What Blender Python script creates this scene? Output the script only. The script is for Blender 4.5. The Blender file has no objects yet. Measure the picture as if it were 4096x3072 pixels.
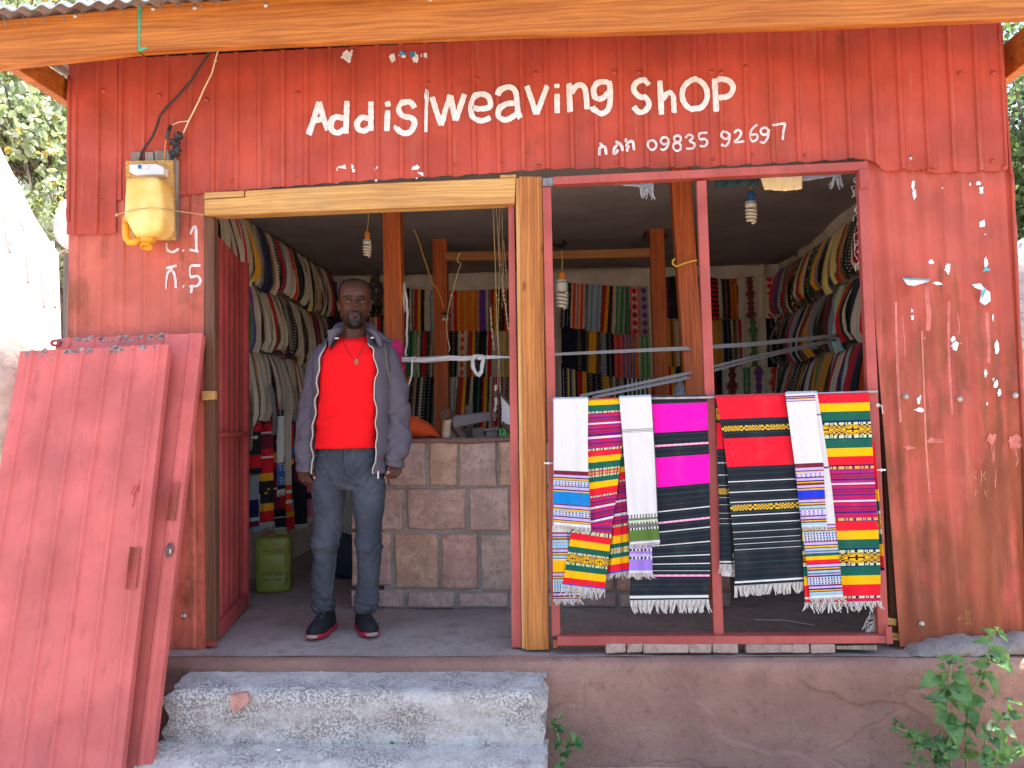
import bpy, math, random
import numpy as np
from mathutils import Vector, noise as mnoise

SC = bpy.context.scene
COL = SC.collection
rnd = random.Random(7)

# ------------------------------------------------------------------ camera
CAM_F = 3300.0            # focal length in photograph pixels (4096 wide)
PITCH, YAW, ROLL = math.radians(3.0365), math.radians(-3.7577), math.radians(-0.988)
EYE = np.array([0.0, -3.880, 1.03])
_F = np.array([math.sin(YAW)*math.cos(PITCH), math.cos(YAW)*math.cos(PITCH), math.sin(PITCH)])
_R = np.array([math.cos(YAW), -math.sin(YAW), 0.0]); _U = np.cross(_R, _F)
_R, _U = _R*math.cos(ROLL)+_U*math.sin(ROLL), _U*math.cos(ROLL)-_R*math.sin(ROLL)
cam_data = bpy.data.cameras.new('camera'); cam = bpy.data.objects.new('camera', cam_data); COL.objects.link(cam)
from mathutils import Matrix
cam.matrix_world = Matrix(((_R[0], _U[0], -_F[0], EYE[0]), (_R[1], _U[1], -_F[1], EYE[1]), (_R[2], _U[2], -_F[2], EYE[2]), (0, 0, 0, 1)))
cam_data.sensor_width = 36.0; cam_data.sensor_fit = 'HORIZONTAL'; cam_data.lens = 36.0*CAM_F/4096.0
cam_data.clip_start = 0.05; cam_data.clip_end = 500.0
SC.camera = cam

# ------------------------------------------------------------------ sky, sun, exposure
SUN_EL, SUN_DIR = math.radians(74.0), (0.72, 0.69)    # toward the sun, plan view
world = bpy.data.worlds.new('World'); SC.world = world; world.use_nodes = True
wn = world.node_tree.nodes; wl = world.node_tree.links
bg = wn['Background']; sky = wn.new('ShaderNodeTexSky'); sky.sky_type = 'NISHITA'; sky.sun_disc = False
sky.sun_elevation = SUN_EL; sky.sun_rotation = math.atan2(SUN_DIR[0], SUN_DIR[1])
sky.air_density = 1.0; sky.dust_density = 2.0; sky.ozone_density = 1.0
wl.new(sky.outputs[0], bg.inputs[0]); bg.inputs[1].default_value = 0.15
sun_data = bpy.data.lights.new('sun', 'SUN'); sun = bpy.data.objects.new('sun', sun_data); COL.objects.link(sun)
sun_data.energy = 4.6; sun_data.angle = math.radians(0.5); sun_data.color = (1.0, 0.95, 0.88)
_sd = Vector((SUN_DIR[0]*math.cos(SUN_EL), SUN_DIR[1]*math.cos(SUN_EL), math.sin(SUN_EL)))
sun.rotation_euler = _sd.to_track_quat('Z', 'Y').to_euler()
SC.view_settings.view_transform = 'Standard'; SC.view_settings.look = 'None'
SC.view_settings.gamma = 1.0; SC.view_settings.use_curve_mapping = False
SC.view_settings.exposure = 1.8
SC.render.engine = 'CYCLES'
SC.cycles.max_bounces = 10; SC.cycles.diffuse_bounces = 6

# ------------------------------------------------------------------ measuring helpers (photograph pixel -> point on a plane)
def rays(px, py):
    px = np.asarray(px, float)[..., None]; py = np.asarray(py, float)[..., None]
    return _F + _R*(px-2048.0)/CAM_F - _U*(py-1536.0)/CAM_F
def at(px, py, Y=0.0):
    r = rays(px, py); Y = np.asarray(Y, float)[..., None] if np.ndim(Y) else Y
    return EYE + r*((Y-EYE[1])/r[..., 1:2])
def atz(px, py, Z=0.0):
    r = rays(px, py); return EYE + r*((Z-EYE[2])/r[..., 2:3])
def atx(px, py, X=0.0):
    r = rays(px, py); return EYE + r*((X-EYE[0])/r[..., 0:1])
def interp(pts, n):
    """resample a pixel polyline to n points, even in arc length"""
    p = np.array(pts, float); d = np.r_[0, np.cumsum(np.linalg.norm(np.diff(p, axis=0), axis=1))]
    t = np.linspace(0, d[-1], n); return np.stack([np.interp(t, d, p[:, k]) for k in range(p.shape[1])], 1)

# ------------------------------------------------------------------ object helpers
ROOT = {}
def tag(o, label=None, cat=None, group=None, kind=None):
    if label: o['label'] = label
    if cat: o['category'] = cat
    if group: o['group'] = group
    if kind: o['kind'] = kind
    return o
def thing(name, label, cat, loc=(0, 0, 0), group=None):
    o = bpy.data.objects.new(name, None); COL.objects.link(o); o.location = loc; o.empty_display_size = 0.1
    ROOT[o] = np.array(loc, float)
    return tag(o, label, cat, group)
def rootloc(o):
    while o.parent is not None: o = o.parent
    return ROOT.get(o, np.zeros(3))
class MB:
    def __init__(s): s.v = []; s.f = []; s.c = []; s.n = 0
    def add(s, v, f, c=None):
        v = np.asarray(v, float).reshape(-1, 3); s.v.append(v)
        s.f += [tuple(int(i)+s.n for i in q) for q in f]
        s.c += (list(c) if c is not None and np.ndim(c) == 2 else [c]*len(f)) if c is not None else [(1, 1, 1)]*len(f)
        s.n += len(v); return s
    def box(s, x0, x1, y0, y1, z0, z1, c=None):
        v = [(x, y, z) for z in (z0, z1) for y in (y0, y1) for x in (x0, x1)]
        return s.add(v, [(0, 2, 3, 1), (4, 5, 7, 6), (0, 1, 5, 4), (2, 6, 7, 3), (0, 4, 6, 2), (1, 3, 7, 5)], c)
    def beam(s, p0, p1, w, d, side=(1, 0, 0), c=None):
        p0 = np.array(p0, float); p1 = np.array(p1, float); a = p1-p0; a /= np.linalg.norm(a)
        sd = np.array(side, float); sd -= a*(sd@a); sd /= np.linalg.norm(sd); n = np.cross(a, sd)
        v = [p+sd*i*w/2+n*j*d/2 for p in (p0, p1) for j in (-1, 1) for i in (-1, 1)]
        return s.add(v, [(0, 2, 3, 1), (4, 5, 7, 6), (0, 1, 5, 4), (2, 6, 7, 3), (0, 4, 6, 2), (1, 3, 7, 5)], c)
    def tube(s, path, r, n=8, c=None, cap=True, flat=1.0):
        P = np.array(path, float); m = len(P); r = np.full(m, r) if np.ndim(r) == 0 else np.array(r, float)
        T = np.gradient(P, axis=0); T /= np.linalg.norm(T, axis=1)[:, None]+1e-9
        up = np.array([0, 0, 1.0]) if abs(T[0][2]) < .9 else np.array([1.0, 0, 0]); V = []
        u = np.cross(T[0], up); u /= np.linalg.norm(u)
        for i in range(m):
            u = u-T[i]*(u@T[i]); u /= np.linalg.norm(u)+1e-9; w = np.cross(T[i], u)
            a = np.linspace(0, 2*np.pi, n, endpoint=False)
            V.append(P[i]+r[i]*(np.cos(a)[:, None]*u+flat*np.sin(a)[:, None]*w))
        return s.rings(V, c, cap)
    def rings(s, V, c=None, cap=True, closed=True):
        V = [np.asarray(q, float) for q in V]; n = len(V[0]); m = len(V); f = []
        for i in range(m-1):
            for j in range(n if closed else n-1):
                k = (j+1) % n; f.append((i*n+j, i*n+k, (i+1)*n+k, (i+1)*n+j))
        if cap and closed: f += [tuple(range(n))[::-1], tuple((m-1)*n+j for j in range(n))]
        return s.add(np.concatenate(V), f, c)
    def grid(s, P, c=None, wrap=False):
        """P: (rows, cols, 3)"""
        P = np.asarray(P, float); a, b = P.shape[:2]
        i = np.arange(a-1)[:, None]*b+np.arange(b-1)[None]; q = np.stack([i, i+1, i+b+1, i+b], -1).reshape(-1, 4)
        return s.add(P.reshape(-1, 3), q, None if c is None else np.asarray(c).reshape(-1, 3))
    def ball(s, ctr, r, nu=14, nv=9, c=None):
        r = np.array([r]*3 if np.ndim(r) == 0 else r, float); V = []
        for i in range(nv+1):
            t = np.pi*(0.02+0.96*i/nv); a = np.linspace(0, 2*np.pi, nu, endpoint=False)
            V.append(np.stack([np.cos(a)*np.sin(t), np.sin(a)*np.sin(t), np.full(nu, np.cos(t))], 1)*r+np.array(ctr))
        return s.rings(V, c)
    def lathe(s, prof, ctr, n=16, c=None, axis=None):
        V = []
        for (r, z) in prof:
            a = np.linspace(0, 2*np.pi, n, endpoint=False)
            V.append(np.stack([r*np.cos(a), r*np.sin(a), np.full(n, z)], 1))
        if axis is not None:
            q = Vector((0, 0, 1)).rotation_difference(Vector(axis)).to_matrix(); q = np.array(q)
            V = [x@q.T for x in V]
        return s.rings([x+np.array(ctr) for x in V], c)
    def verts(s): return np.concatenate(s.v)
    def warp(s, fn):
        v = fn(s.verts()); s.v = [v]; return s
    def jitter(s, amp, sc, seed=0.0):
        v = s.verts(); o = np.array([mnoise.noise_vector(Vector(p*sc)+Vector((seed, seed*.7, 0))) for p in v]); s.v = [v+o*amp]; return s
def mesh(name, mb, mat, smooth=False, off=(0, 0, 0), cols=False):
    me = bpy.data.meshes.new(name); v = mb.verts()-np.array(off)
    me.from_pydata(v.tolist(), [], mb.f); 
    mats = mat if isinstance(mat, (list, tuple)) else [mat]
    for m in mats: me.materials.append(m)
    if cols:
        at_ = me.attributes.new('Col', 'FLOAT_COLOR', 'FACE')
        cc = np.ones((len(mb.f), 4), np.float32); cc[:, :3] = np.array(mb.c, np.float32); at_.data.foreach_set('color', cc.ravel())
    if smooth: me.polygons.foreach_set('use_smooth', [True]*len(me.polygons))
    me.update(); return me
def obj(name, mb, mat, parent=None, smooth=False, bevel=0.0, cols=False, label=None, cat=None, group=None, kind=None, seg=2, solid=0.0, subd=0):
    off = rootloc(parent) if parent is not None else None
    loc = None
    if parent is None:
        v = mb.verts(); loc = np.array([(v[:, 0].min()+v[:, 0].max())/2, (v[:, 1].min()+v[:, 1].max())/2, v[:, 2].min()]); off = loc
    o = bpy.data.objects.new(name, mesh(name, mb, mat, smooth, off, cols)); COL.objects.link(o)
    if parent is not None: o.parent = parent
    else: o.location = loc; ROOT[o] = loc
    if solid:
        m = o.modifiers.new('solid', 'SOLIDIFY'); m.thickness = solid; m.offset = 0
    if bevel:
        m = o.modifiers.new('bevel', 'BEVEL'); m.width = bevel; m.segments = seg; m.limit_method = 'ANGLE'; m.angle_limit = math.radians(40)
    if subd:
        m = o.modifiers.new('sub', 'SUBSURF'); m.levels = subd; m.render_levels = subd
    return tag(o, label, cat, group, kind)

# ------------------------------------------------------------------ materials
def lin(h):
    c = [int(h[i:i+2], 16)/255.0 for i in (0, 2, 4)]
    return tuple(x/12.92 if x <= .04045 else ((x+.055)/1.055)**2.4 for x in c)
class NT:
    def __init__(s, name):
        s.m = bpy.data.materials.new(name); s.m.use_nodes = True; s.t = s.m.node_tree; s.b = s.t.nodes['Principled BSDF']
        s.pos = s.t.nodes.new('ShaderNodeNewGeometry').outputs['Position']
    def n(s, k): return s.t.nodes.new('ShaderNode'+k)
    def put(s, sock, v):
        if isinstance(v, bpy.types.NodeSocket): s.t.links.new(v, sock)
        elif v is not None:
            if sock.type == 'RGBA' and np.ndim(v) == 1 and len(v) == 3: v = (*v, 1)
            sock.default_value = v
    def map(s, scale=(1, 1, 1), rot=(0, 0, 0), loc=(0, 0, 0), vec=None):
        n = s.n('Mapping'); s.put(n.inputs['Vector'], vec if vec is not None else s.pos)
        n.inputs['Scale'].default_value = scale; n.inputs['Rotation'].default_value = rot; n.inputs['Location'].default_value = loc; return n.outputs[0]
    def noise(s, sc, detail=4, rough=.55, vec=None, dist=0.0, out=0):
        n = s.n('TexNoise'); s.put(n.inputs['Vector'], vec if vec is not None else s.pos)
        n.inputs['Scale'].default_value = sc; n.inputs['Detail'].default_value = detail; n.inputs['Roughness'].default_value = rough; n.inputs['Distortion'].default_value = dist
        return n.outputs[out]
    def voro(s, sc, vec=None, feature='F1', out=0, rand=1.0):
        n = s.n('TexVoronoi'); n.feature = feature; s.put(n.inputs['Vector'], vec if vec is not None else s.pos); n.inputs['Scale'].default_value = sc
        n.inputs['Randomness'].default_value = rand; return n.outputs[out]
    def ramp(s, v, a, b, lo=0.0, hi=1.0):
        n = s.n('MapRange'); n.interpolation_type = 'SMOOTHSTEP'; s.put(n.inputs[0], v)
        for i, x in enumerate((a, b, lo, hi)): n.inputs[i+1].default_value = x
        return n.outputs[0]
    def mix(s, f, a, b, mode='MIX'):
        n = s.n('Mix'); n.data_type = 'RGBA'; n.blend_type = mode; s.put(n.inputs[0], f); s.put(n.inputs[6], a); s.put(n.inputs[7], b); return n.outputs[2]
    def math(s, op, a, b=0.0):
        n = s.n('Math'); n.operation = op; s.put(n.inputs[0], a); s.put(n.inputs[1], b); return n.outputs[0]
    def sep(s, v=None):
        n = s.n('SeparateXYZ'); s.put(n.inputs[0], v if v is not None else s.pos); return n.outputs
    def bump(s, h, strength=.3, dist=.01):
        n = s.n('Bump'); s.put(n.inputs['Height'], h); n.inputs['Strength'].default_value = strength; n.inputs['Distance'].default_value = dist
        s.t.links.new(n.outputs[0], s.b.inputs['Normal'])
    def fin(s, col, rough=.7, metal=0.0, spec=.5):
        s.put(s.b.inputs['Base Color'], col); s.put(s.b.inputs['Roughness'], rough); s.put(s.b.inputs['Metallic'], metal); s.put(s.b.inputs['Specular IOR Level'], spec); return s.m
def sc3(c, k): return tuple(min(1.0, x*k) for x in c)
def m_plain(name, col, rough=.6, var=.18, sc=9, metal=0.0, bump=0.0, bsc=60, spec=.5, col2=None):
    t = NT(name); f = t.noise(sc, 5); c = t.mix(t.ramp(f, .3, .7), sc3(col, 1-var), col2 if col2 else sc3(col, 1+var))
    if bump: t.bump(t.noise(bsc, 4), bump, .004)
    return t.fin(c, rough, metal, spec)
def m_red(name, base=(.40, .045, .026), rust=.0, fade=.0, seed=0.0, rust_z=None):
    """painted corrugated iron: mottled paint, vertical streaks, rust blooms, sun-bleached patches"""
    t = NT(name); v = t.map((1, 1, 1), loc=(seed, seed*1.7, seed*.3))
    c = t.mix(t.ramp(t.noise(3.2, 5, vec=v), .3, .72), sc3(base, .80), sc3(base, 1.16))
    st = t.noise(1.0, 5, .6, vec=t.map((26, 26, 1.1), loc=(seed, 0, 0)))
    c = t.mix(t.math('MULTIPLY', t.ramp(st, .52, .75), .55), c, sc3(base, .62))
    c = t.mix(t.math('MULTIPLY', t.ramp(t.noise(1.0, 4, .6, vec=t.map((34, 34, 2.2), loc=(3+seed, 0, 1))), .58, .72), .40+fade*.6), c, (.50, .16, .11))
    c = t.mix(t.math('MULTIPLY', t.ramp(t.noise(1.7, 4, vec=v), .5, .8), .25+fade), c, (.55, .13, .10))
    rcol = t.mix(t.ramp(t.noise(1.0, 5, .6, vec=t.map((9, 9, 2.2))), .3, .7), (.16, .042, .018), (.32, .085, .03))
    if rust:
        rn = t.noise(2.1, 7, .66, vec=t.map((1.6, 1.6, .8), loc=(seed*2, 1, 4))); 
        if rust_z is not None:
            z = t.sep()[2]; rn = t.math('ADD', rn, t.math('ADD', t.ramp(z, rust_z[1], rust_z[0], -.14, .06), t.math('MULTIPLY', t.math('SUBTRACT', t.noise(1.0, 4, .6, vec=t.map((16, 16, .7), loc=(seed, 4, 2))), .5), .55)))
        c = t.mix(t.math('MULTIPLY', t.ramp(rn, .62-.22*rust, .74-.16*rust), .85), c, rcol)
    sp = t.noise(95, 3, .7); c = t.mix(t.ramp(sp, .70, .78), c, t.mix(.5, rcol, (.10, .03, .02)))
    t.bump(t.math('ADD', t.noise(7, 4), t.math('MULTIPLY', t.noise(70, 4), .22)), .30, .012)
    return t.fin(c, t.ramp(t.noise(6, 4), .3, .7, .42, .72), 0, .35)
def m_wood(name, light, dark, axis=0, scale=1.0, rough=.62, knots=True, weather=0.0):
    t = NT(name); s = [28.0*scale]*3; s[axis] = 1.3*scale
    v = t.map(tuple(s)); w = t.noise(1.0, 6, .62, vec=v, dist=.9)
    s2 = [9.0*scale]*3; s2[axis] = .7*scale
    big = t.noise(1.0, 3, .5, vec=t.map(tuple(s2), loc=(5, 2, 1)), dist=1.5)
    wav = t.n('TexWave'); wav.wave_type = 'BANDS'; wav.bands_direction = 'Z' if axis == 0 else 'X'
    s3 = [1.0]*3; s3[axis] = .10
    t.put(wav.inputs['Vector'], t.map(tuple(s3))); wav.inputs['Scale'].default_value = 16*scale; wav.inputs['Distortion'].default_value = 14; wav.inputs['Detail'].default_value = 3; wav.inputs['Detail Scale'].default_value = 1.1
    f = t.math('ADD', t.math('MULTIPLY', w, .5), t.math('MULTIPLY', big, .30)); f = t.math('ADD', f, t.math('MULTIPLY', wav.outputs[1], .10))
    c = t.mix(t.ramp(f, .28, .66), dark, light)
    c = t.mix(t.math('MULTIPLY', t.ramp(t.noise(2.3, 5), .55, .8), .5), c, sc3(dark, .75))
    if knots:
        s4 = [7.0*scale]*3; s4[axis] = 3.6*scale
        k = t.voro(1.0, vec=t.map(tuple(s4), loc=(.3, .2, .6)))
        c = t.mix(t.math('MULTIPLY', t.ramp(t.math('ADD', k, t.math('MULTIPLY', w, .12)), .20, .10), .8), c, sc3(dark, .42))
    if weather:
        c = t.mix(t.math('MULTIPLY', t.ramp(t.noise(3.1, 5, vec=t.map((1, 1, 1), loc=(9, 3, 2))), .45, .7), weather), c, (.20, .17, .15))
    t.bump(w, .35, .004)
    return t.fin(c, rough, 0, .35)
def m_cloth(name, rough=.9, weave=520, bump=.25):
    t = NT(name); a = t.n('Attribute'); a.attribute_name = 'Col'
    n = t.noise(weave, 2, .6); c = t.mix(t.ramp(n, .25, .75), t.mix(.16, a.outputs[0], (0, 0, 0)), a.outputs[0])
    c = t.mix(t.math('MULTIPLY', t.ramp(t.noise(11, 4), .5, .8), .12), c, t.mix(.5, c, (.3, .28, .26)))
    t.bump(t.math('ADD', t.noise(weave, 2), t.math('MULTIPLY', t.noise(35, 3), 1.6)), bump, .003)
    t.b.inputs['Sheen Weight'].default_value = .15
    return t.fin(c, rough, 0, .15)
def m_rough(name, cols, scs=(2, 9, 40), rough=.92, bump=.7, bdist=.02, pits=0.0, pit_sc=60):
    t = NT(name); c = t.mix(t.ramp(t.noise(scs[0], 6), .35, .65), cols[0], cols[1])
    c = t.mix(t.ramp(t.noise(scs[1], 6, .65), .45, .7), c, cols[2]); c = t.mix(t.math('MULTIPLY', t.ramp(t.noise(scs[2], 5, .7), .5, .72), .6), c, cols[3] if len(cols) > 3 else sc3(cols[0], .55))
    h = t.math('ADD', t.noise(scs[1]*1.5, 6, .65), t.math('MULTIPLY', t.noise(scs[2]*2, 5, .7), .4))
    if pits:
        p = t.math('MULTIPLY', t.ramp(t.noise(pit_sc, 4, .65), .48, .62), t.ramp(t.noise(4.5, 5, .6, vec=t.map((1, 1, 2.2), loc=(7, 1, 3))), .38, .62, .15, 1.0)); c = t.mix(t.math('MULTIPLY', p, pits), c, sc3(cols[0], .40)); h = t.math('SUBTRACT', h, t.math('MULTIPLY', p, .5))
    t.bump(h, bump, bdist); return t.fin(c, rough, 0, .2)

MT = {}
MT['red_upper'] = m_red('red_paint_upper', (.47, .070, .040), rust=.14, fade=.18, seed=0)
MT['red_left'] = m_red('red_paint_left', (.58, .135, .092), rust=.5, fade=.1, seed=3)
MT['red_rust'] = m_red('red_paint_rusty', (.46, .085, .055), rust=.95, fade=.15, seed=8, rust_z=(.2, 2.1))
MT['red_shutter'] = m_red('red_paint_bleached', (.60, .135, .118), rust=.0, fade=.25, seed=5)
MT['red_frame'] = m_red('red_paint_frame', (.40, .082, .070), rust=.3, fade=.1, seed=11)
MT['red_door'] = m_red('red_paint_door', (.52, .080, .075), rust=.15, seed=14)
MT['wood_fascia'] = m_wood('stained_pine_fascia', (.60, .21, .035), (.32, .085, .012), 0)
MT['wood_lintel'] = m_wood('raw_pine_lintel', (.70, .42, .14), (.42, .19, .055), 0, weather=.2)
MT['wood_post'] = m_wood('stained_pine_post', (.60, .24, .055), (.30, .095, .02), 2, weather=.10)
MT['wood_pale'] = m_wood('pale_sapwood', (.70, .43, .18), (.50, .24, .07), 2, knots=False)
MT['wood_inner'] = m_wood('inner_pine_post', (.58, .135, .028), (.28, .055, .012), 2)
MT['wood_innerx'] = m_wood('inner_pine_beam', (.50, .22, .075), (.27, .10, .03), 0)
MT['wood_grey'] = m_wood('grey_old_wood', (.36, .32, .27), (.16, .13, .11), 2, knots=False)
MT['chip'] = m_plain('chipboard', (.55, .30, .09), .8, .35, 120, bump=.3, bsc=150)
MT['white_paint'] = m_plain('white_brush_paint', (.80, .78, .79), .55, .14, 40, bump=.25, bsc=120)
MT['pink_white'] = m_plain('thin_white_paint', (.72, .62, .62), .6, .22, 45)
MT['galv'] = m_plain('galvanised_sheet', (.55, .55, .56), .42, .2, 5, metal=.6)
MT['roof_under'] = m_rough('rusting_roof_sheet', [(.22, .17, .15), (.34, .30, .29), (.15, .08, .06)], (3, 12, 50), rough=.7, bump=.2)
MT['screw'] = m_plain('zinc_screw', (.45, .43, .42), .4, .2, 30, metal=.8)
MT['screw_red'] = m_plain('painted_screw', (.40, .06, .035), .5, .2, 30)
MT['plaster'] = m_rough('mud_plaster', [(.21, .112, .088), (.37, .215, .16), (.26, .147, .115), (.19, .105, .088)], (.9, 5, 34), bump=.6, bdist=.02)
MT['floor'] = m_rough('dusty_floor', [(.33, .265, .23), (.42, .345, .305), (.28, .22, .19), (.20, .16, .14)], (1.8, 7, 34), bump=.5, bdist=.015)
MT['concrete'] = m_rough('crumbling_concrete', [(.54, .50, .46), (.66, .61, .56), (.46, .41, .38), (.32, .27, .245)], (2.2, 9, 55), bump=.8, bdist=.016, pits=.72, pit_sc=100)
MT['tread'] = m_rough('worn_tread', [(.42, .38, .365), (.50, .455, .44), (.36, .32, .30), (.28, .245, .23)], (2.2, 9, 45), bump=.6, bdist=.012)
MT['mortar'] = m_rough('grey_mortar', [(.27, .235, .21), (.34, .30, .27), (.22, .19, .17)], (4, 18, 60), bump=.7, bdist=.012)
MT['mortar_cap'] = m_rough('brown_mortar_cap', [(.24, .13, .11), (.28, .16, .13), (.20, .11, .09)], (4, 18, 60), bump=.6, bdist=.01)
for i, (a, b) in enumerate([((.43, .275, .225), (.50, .33, .27)), ((.43, .295, .24), (.50, .35, .29)), ((.46, .29, .205), (.53, .34, .24)), ((.41, .27, .23), (.47, .315, .27)), ((.42, .30, .235), (.48, .355, .28)), ((.44, .26, .21), (.50, .31, .25))]):
    MT['stone%d' % i] = m_rough('tuff_stone_%s' % 'abcdef'[i], [sc3(a, 1.06), sc3(b, 1.22), sc3(a, .95), sc3(a, .68)], (7, 22, 70), bump=.7, bdist=.010, pits=.18, pit_sc=75)
MT['brick'] = m_rough('sill_brick', [(.36, .27, .23), (.44, .33, .28), (.30, .21, .18), (.2, .14, .12)], (6, 25, 90), bump=.8, bdist=.01)
MT['ceiling'] = m_plain('grey_ceiling_cloth', (.32, .28, .275), .95, .10, 3.5, bump=.35, bsc=14, spec=.1)
MT['calico'] = m_plain('calico_lining', (.74, .67, .56), .95, .14, 5, bump=.5, bsc=16, spec=.1)
MT['cloth'] = m_cloth('woven_cotton')
MT['cloth_hero'] = m_cloth('woven_scarf', weave=430, bump=.3)
MT['ground'] = m_rough('dry_earth', [(.40, .31, .23), (.48, .38, .29), (.33, .25, .19), (.24, .18, .13)], (.8, 5, 30), bump=.8, bdist=.03)
# ================================================================== GROUND
def ground_mesh():
    mb = MB(); n = 60
    xs = np.r_[-60, -30, -15, np.linspace(-6, 6, n), 15, 30, 60]; ys = np.r_[-60, -30, -12, np.linspace(-6, 1, 40), 8, 15, 30, 70]
    P = np.zeros((len(ys), len(xs), 3)); P[..., 0] = xs; P[..., 1] = ys[:, None]; P[..., 2] = -.462
    for i in range(len(ys)):
        for j in range(len(xs)):
            P[i, j, 2] += .022*mnoise.noise(Vector((xs[j]*1.7, ys[i]*1.7, 0)))
    return mb.grid(P)
obj('ground', ground_mesh(), MT['ground'], smooth=True, kind='structure')
# ================================================================== THE SHOP
shop = thing('weaving_shop', 'red corrugated iron weaving shop with open doorway and big open window under a plank fascia', 'shop', (0, 0, 0))
RIBP = .1172; RIB0 = float(at(1321, 450)[0])
def trapz(X, pitch=RIBP, w=.030, h=.010, ph=RIB0):
    t = ((np.asarray(X)-ph)/pitch+.5) % 1.0-.5
    return h*np.clip((w/2-np.abs(t)*pitch)/.007, 0, 1)
def rib_xs(x0, x1, pitch=RIBP, w=.030, ph=RIB0):
    k0, k1 = int((x0-ph)/pitch)-1, int((x1-ph)/pitch)+1
    xs = [x0, x1]
    for k in range(k0, k1+1):
        c = ph+k*pitch; xs += [c-w/2, c-w/2+.007, c+w/2-.007, c+w/2, c+pitch/2-.02, c+pitch/2+.02]
    return np.array(sorted(x for x in xs if x0 <= x <= x1))
def slab(px, Y, d, mb=None):
    """prism: pixel outline (clockwise seen from the camera) laid on plane Y and run back by d"""
    mb = mb or MB(); p = np.array(px, float); A = at(p[:, 0], p[:, 1], Y); B = A+np.array([0, d, 0]); n = len(A)
    f = [tuple(range(n))[::-1], tuple(range(n, 2*n))]+[(i, (i+1) % n, n+(i+1) % n, n+i) for i in range(n)]
    return mb.add(np.r_[A, B], f)
def flatXZ(x, y, Y=0.0):
    p = at(x, y, Y); return float(p[0]), float(p[2])
# ---- upper sheets (separate panels, overlapped)
panels = [  # px left, px right, bottom polyline, plane offset
    (283, 470, [(270, 940), (470, 936)], -.0032), (462, 822, [(460, 803), (822, 772)], 0.0), (818, 1196, [(815, 774), (1196, 742)], 0.0006),
    (1186, 2000, [(1186, 745), (1500, 722), (1800, 706), (2000, 694)], -.0032), (1994, 2850, [(1994, 690), (2200, 676), (2850, 668)], 0.0),
    (2840, 3742, [(2840, 668), (3200, 652), (3465, 634), (3490, 652), (3528, 686), (3742, 676)], -.0032), (3680, 4036, [(3680, 694), (4036, 681)], 0.0012)]
sheets = []
def sheet_y(X):
    return -trapz(X)
for k, (xa, xb, bot, dy) in enumerate(panels):
    x0 = flatXZ(xa, 500)[0]; x1 = flatXZ(xb, 500)[0]
    if k == 6: x1 = 2.045
    if k == 0: x0 = -2.445
    xs = rib_xs(x0, x1); bp = np.array([flatXZ(*q) for q in bot]); zb = np.interp(xs, bp[:, 0], bp[:, 1])
    zb = zb+np.array([.004*mnoise.noise(Vector((x*9, k, 0)))+.003*math.sin(x*53) for x in xs])
    rows = np.linspace(0, 1, 9); P = np.zeros((len(rows), len(xs), 3))
    for i, t in enumerate(rows):
        P[i, :, 0] = xs; P[i, :, 2] = 2.90+(zb-2.90)*t
        w = np.array([.0035*mnoise.noise(Vector((x*3, P[i, j, 2]*3, k*5))) for j, x in enumerate(xs)])
        P[i, :, 1] = dy-trapz(xs)+w*.5-(.006*t**6 if k in (0, 3, 5) else 0)*np.abs(np.sin(xs*31))
    mb = MB().grid(P[:, ::-1]); sheets.append(obj('wall_sheet', mb, MT['red_upper'], shop, solid=.0009))
# ---- lower sheets left of the door and right of the window
SURF = []
def side_sheet(xl, xr, ztop, zbotf, mat, pitch, h, dy, w=.03, nrow=14, sinus=False, wav=.004):
    """xl/xr: pixel polylines of the edges from top to bottom"""
    L = at(*np.array(xl, float).T); R = at(*np.array(xr, float).T); P = []
    def surf(X, Z):
        ph = np.asarray(X)-np.interp(-np.asarray(Z), -L[:, 2], L[:, 0]); y = -h*(.5+.5*np.cos(2*np.pi*ph/pitch)) if sinus else -trapz(ph, pitch, w, h, pitch*.35)
        return dy+y+np.array([wav*mnoise.noise(Vector((a*4, b*2.5, dy*50))) for a, b in zip(np.ravel(X), np.ravel(Z))])
    SURF.append(surf)
    xs01 = np.linspace(0, 1, 74)
    for i in range(nrow):
        t = i/(nrow-1); zl = ztop+(zbotf(0)-ztop)*t
        row = []
        for u in xs01:
            z = ztop+(zbotf(u)-ztop)*t
            x0 = np.interp(-z, -L[:, 2], L[:, 0]); x1 = np.interp(-z, -R[:, 2], R[:, 0]); x = x0+(x1-x0)*u
            ph = (x1-x0)*u
            y = -h*(.5+.5*math.cos(2*math.pi*ph/pitch)) if sinus else -float(trapz(ph, pitch, w, h, pitch*.35))
            row.append((x, dy+y+wav*mnoise.noise(Vector((x*4, z*2.5, dy*50))), z))
        P.append(row[::-1])
    return obj('wall_sheet', MB().grid(np.array(P)), mat, shop, solid=.0009)
low_left = side_sheet([(275, 900), (268, 1322), (262, 2560)], [(812, 760), (813, 1330), (821, 2560)], 2.36, lambda u: -.006+.01*math.sin(9*u), MT['red_left'], .1172, .009, .010)
low_right = side_sheet([(3462, 690), (3468, 800), (3557, 1994), (3604, 2610)], [(4034, 680), (4092, 1885), (4122, 2600)], 2.27, lambda u: .012+.028*u+.012*mnoise.noise(Vector((u*7, 1, 1))), MT['red_rust'], .088, .0145, .022, sinus=True, wav=.007)
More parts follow.
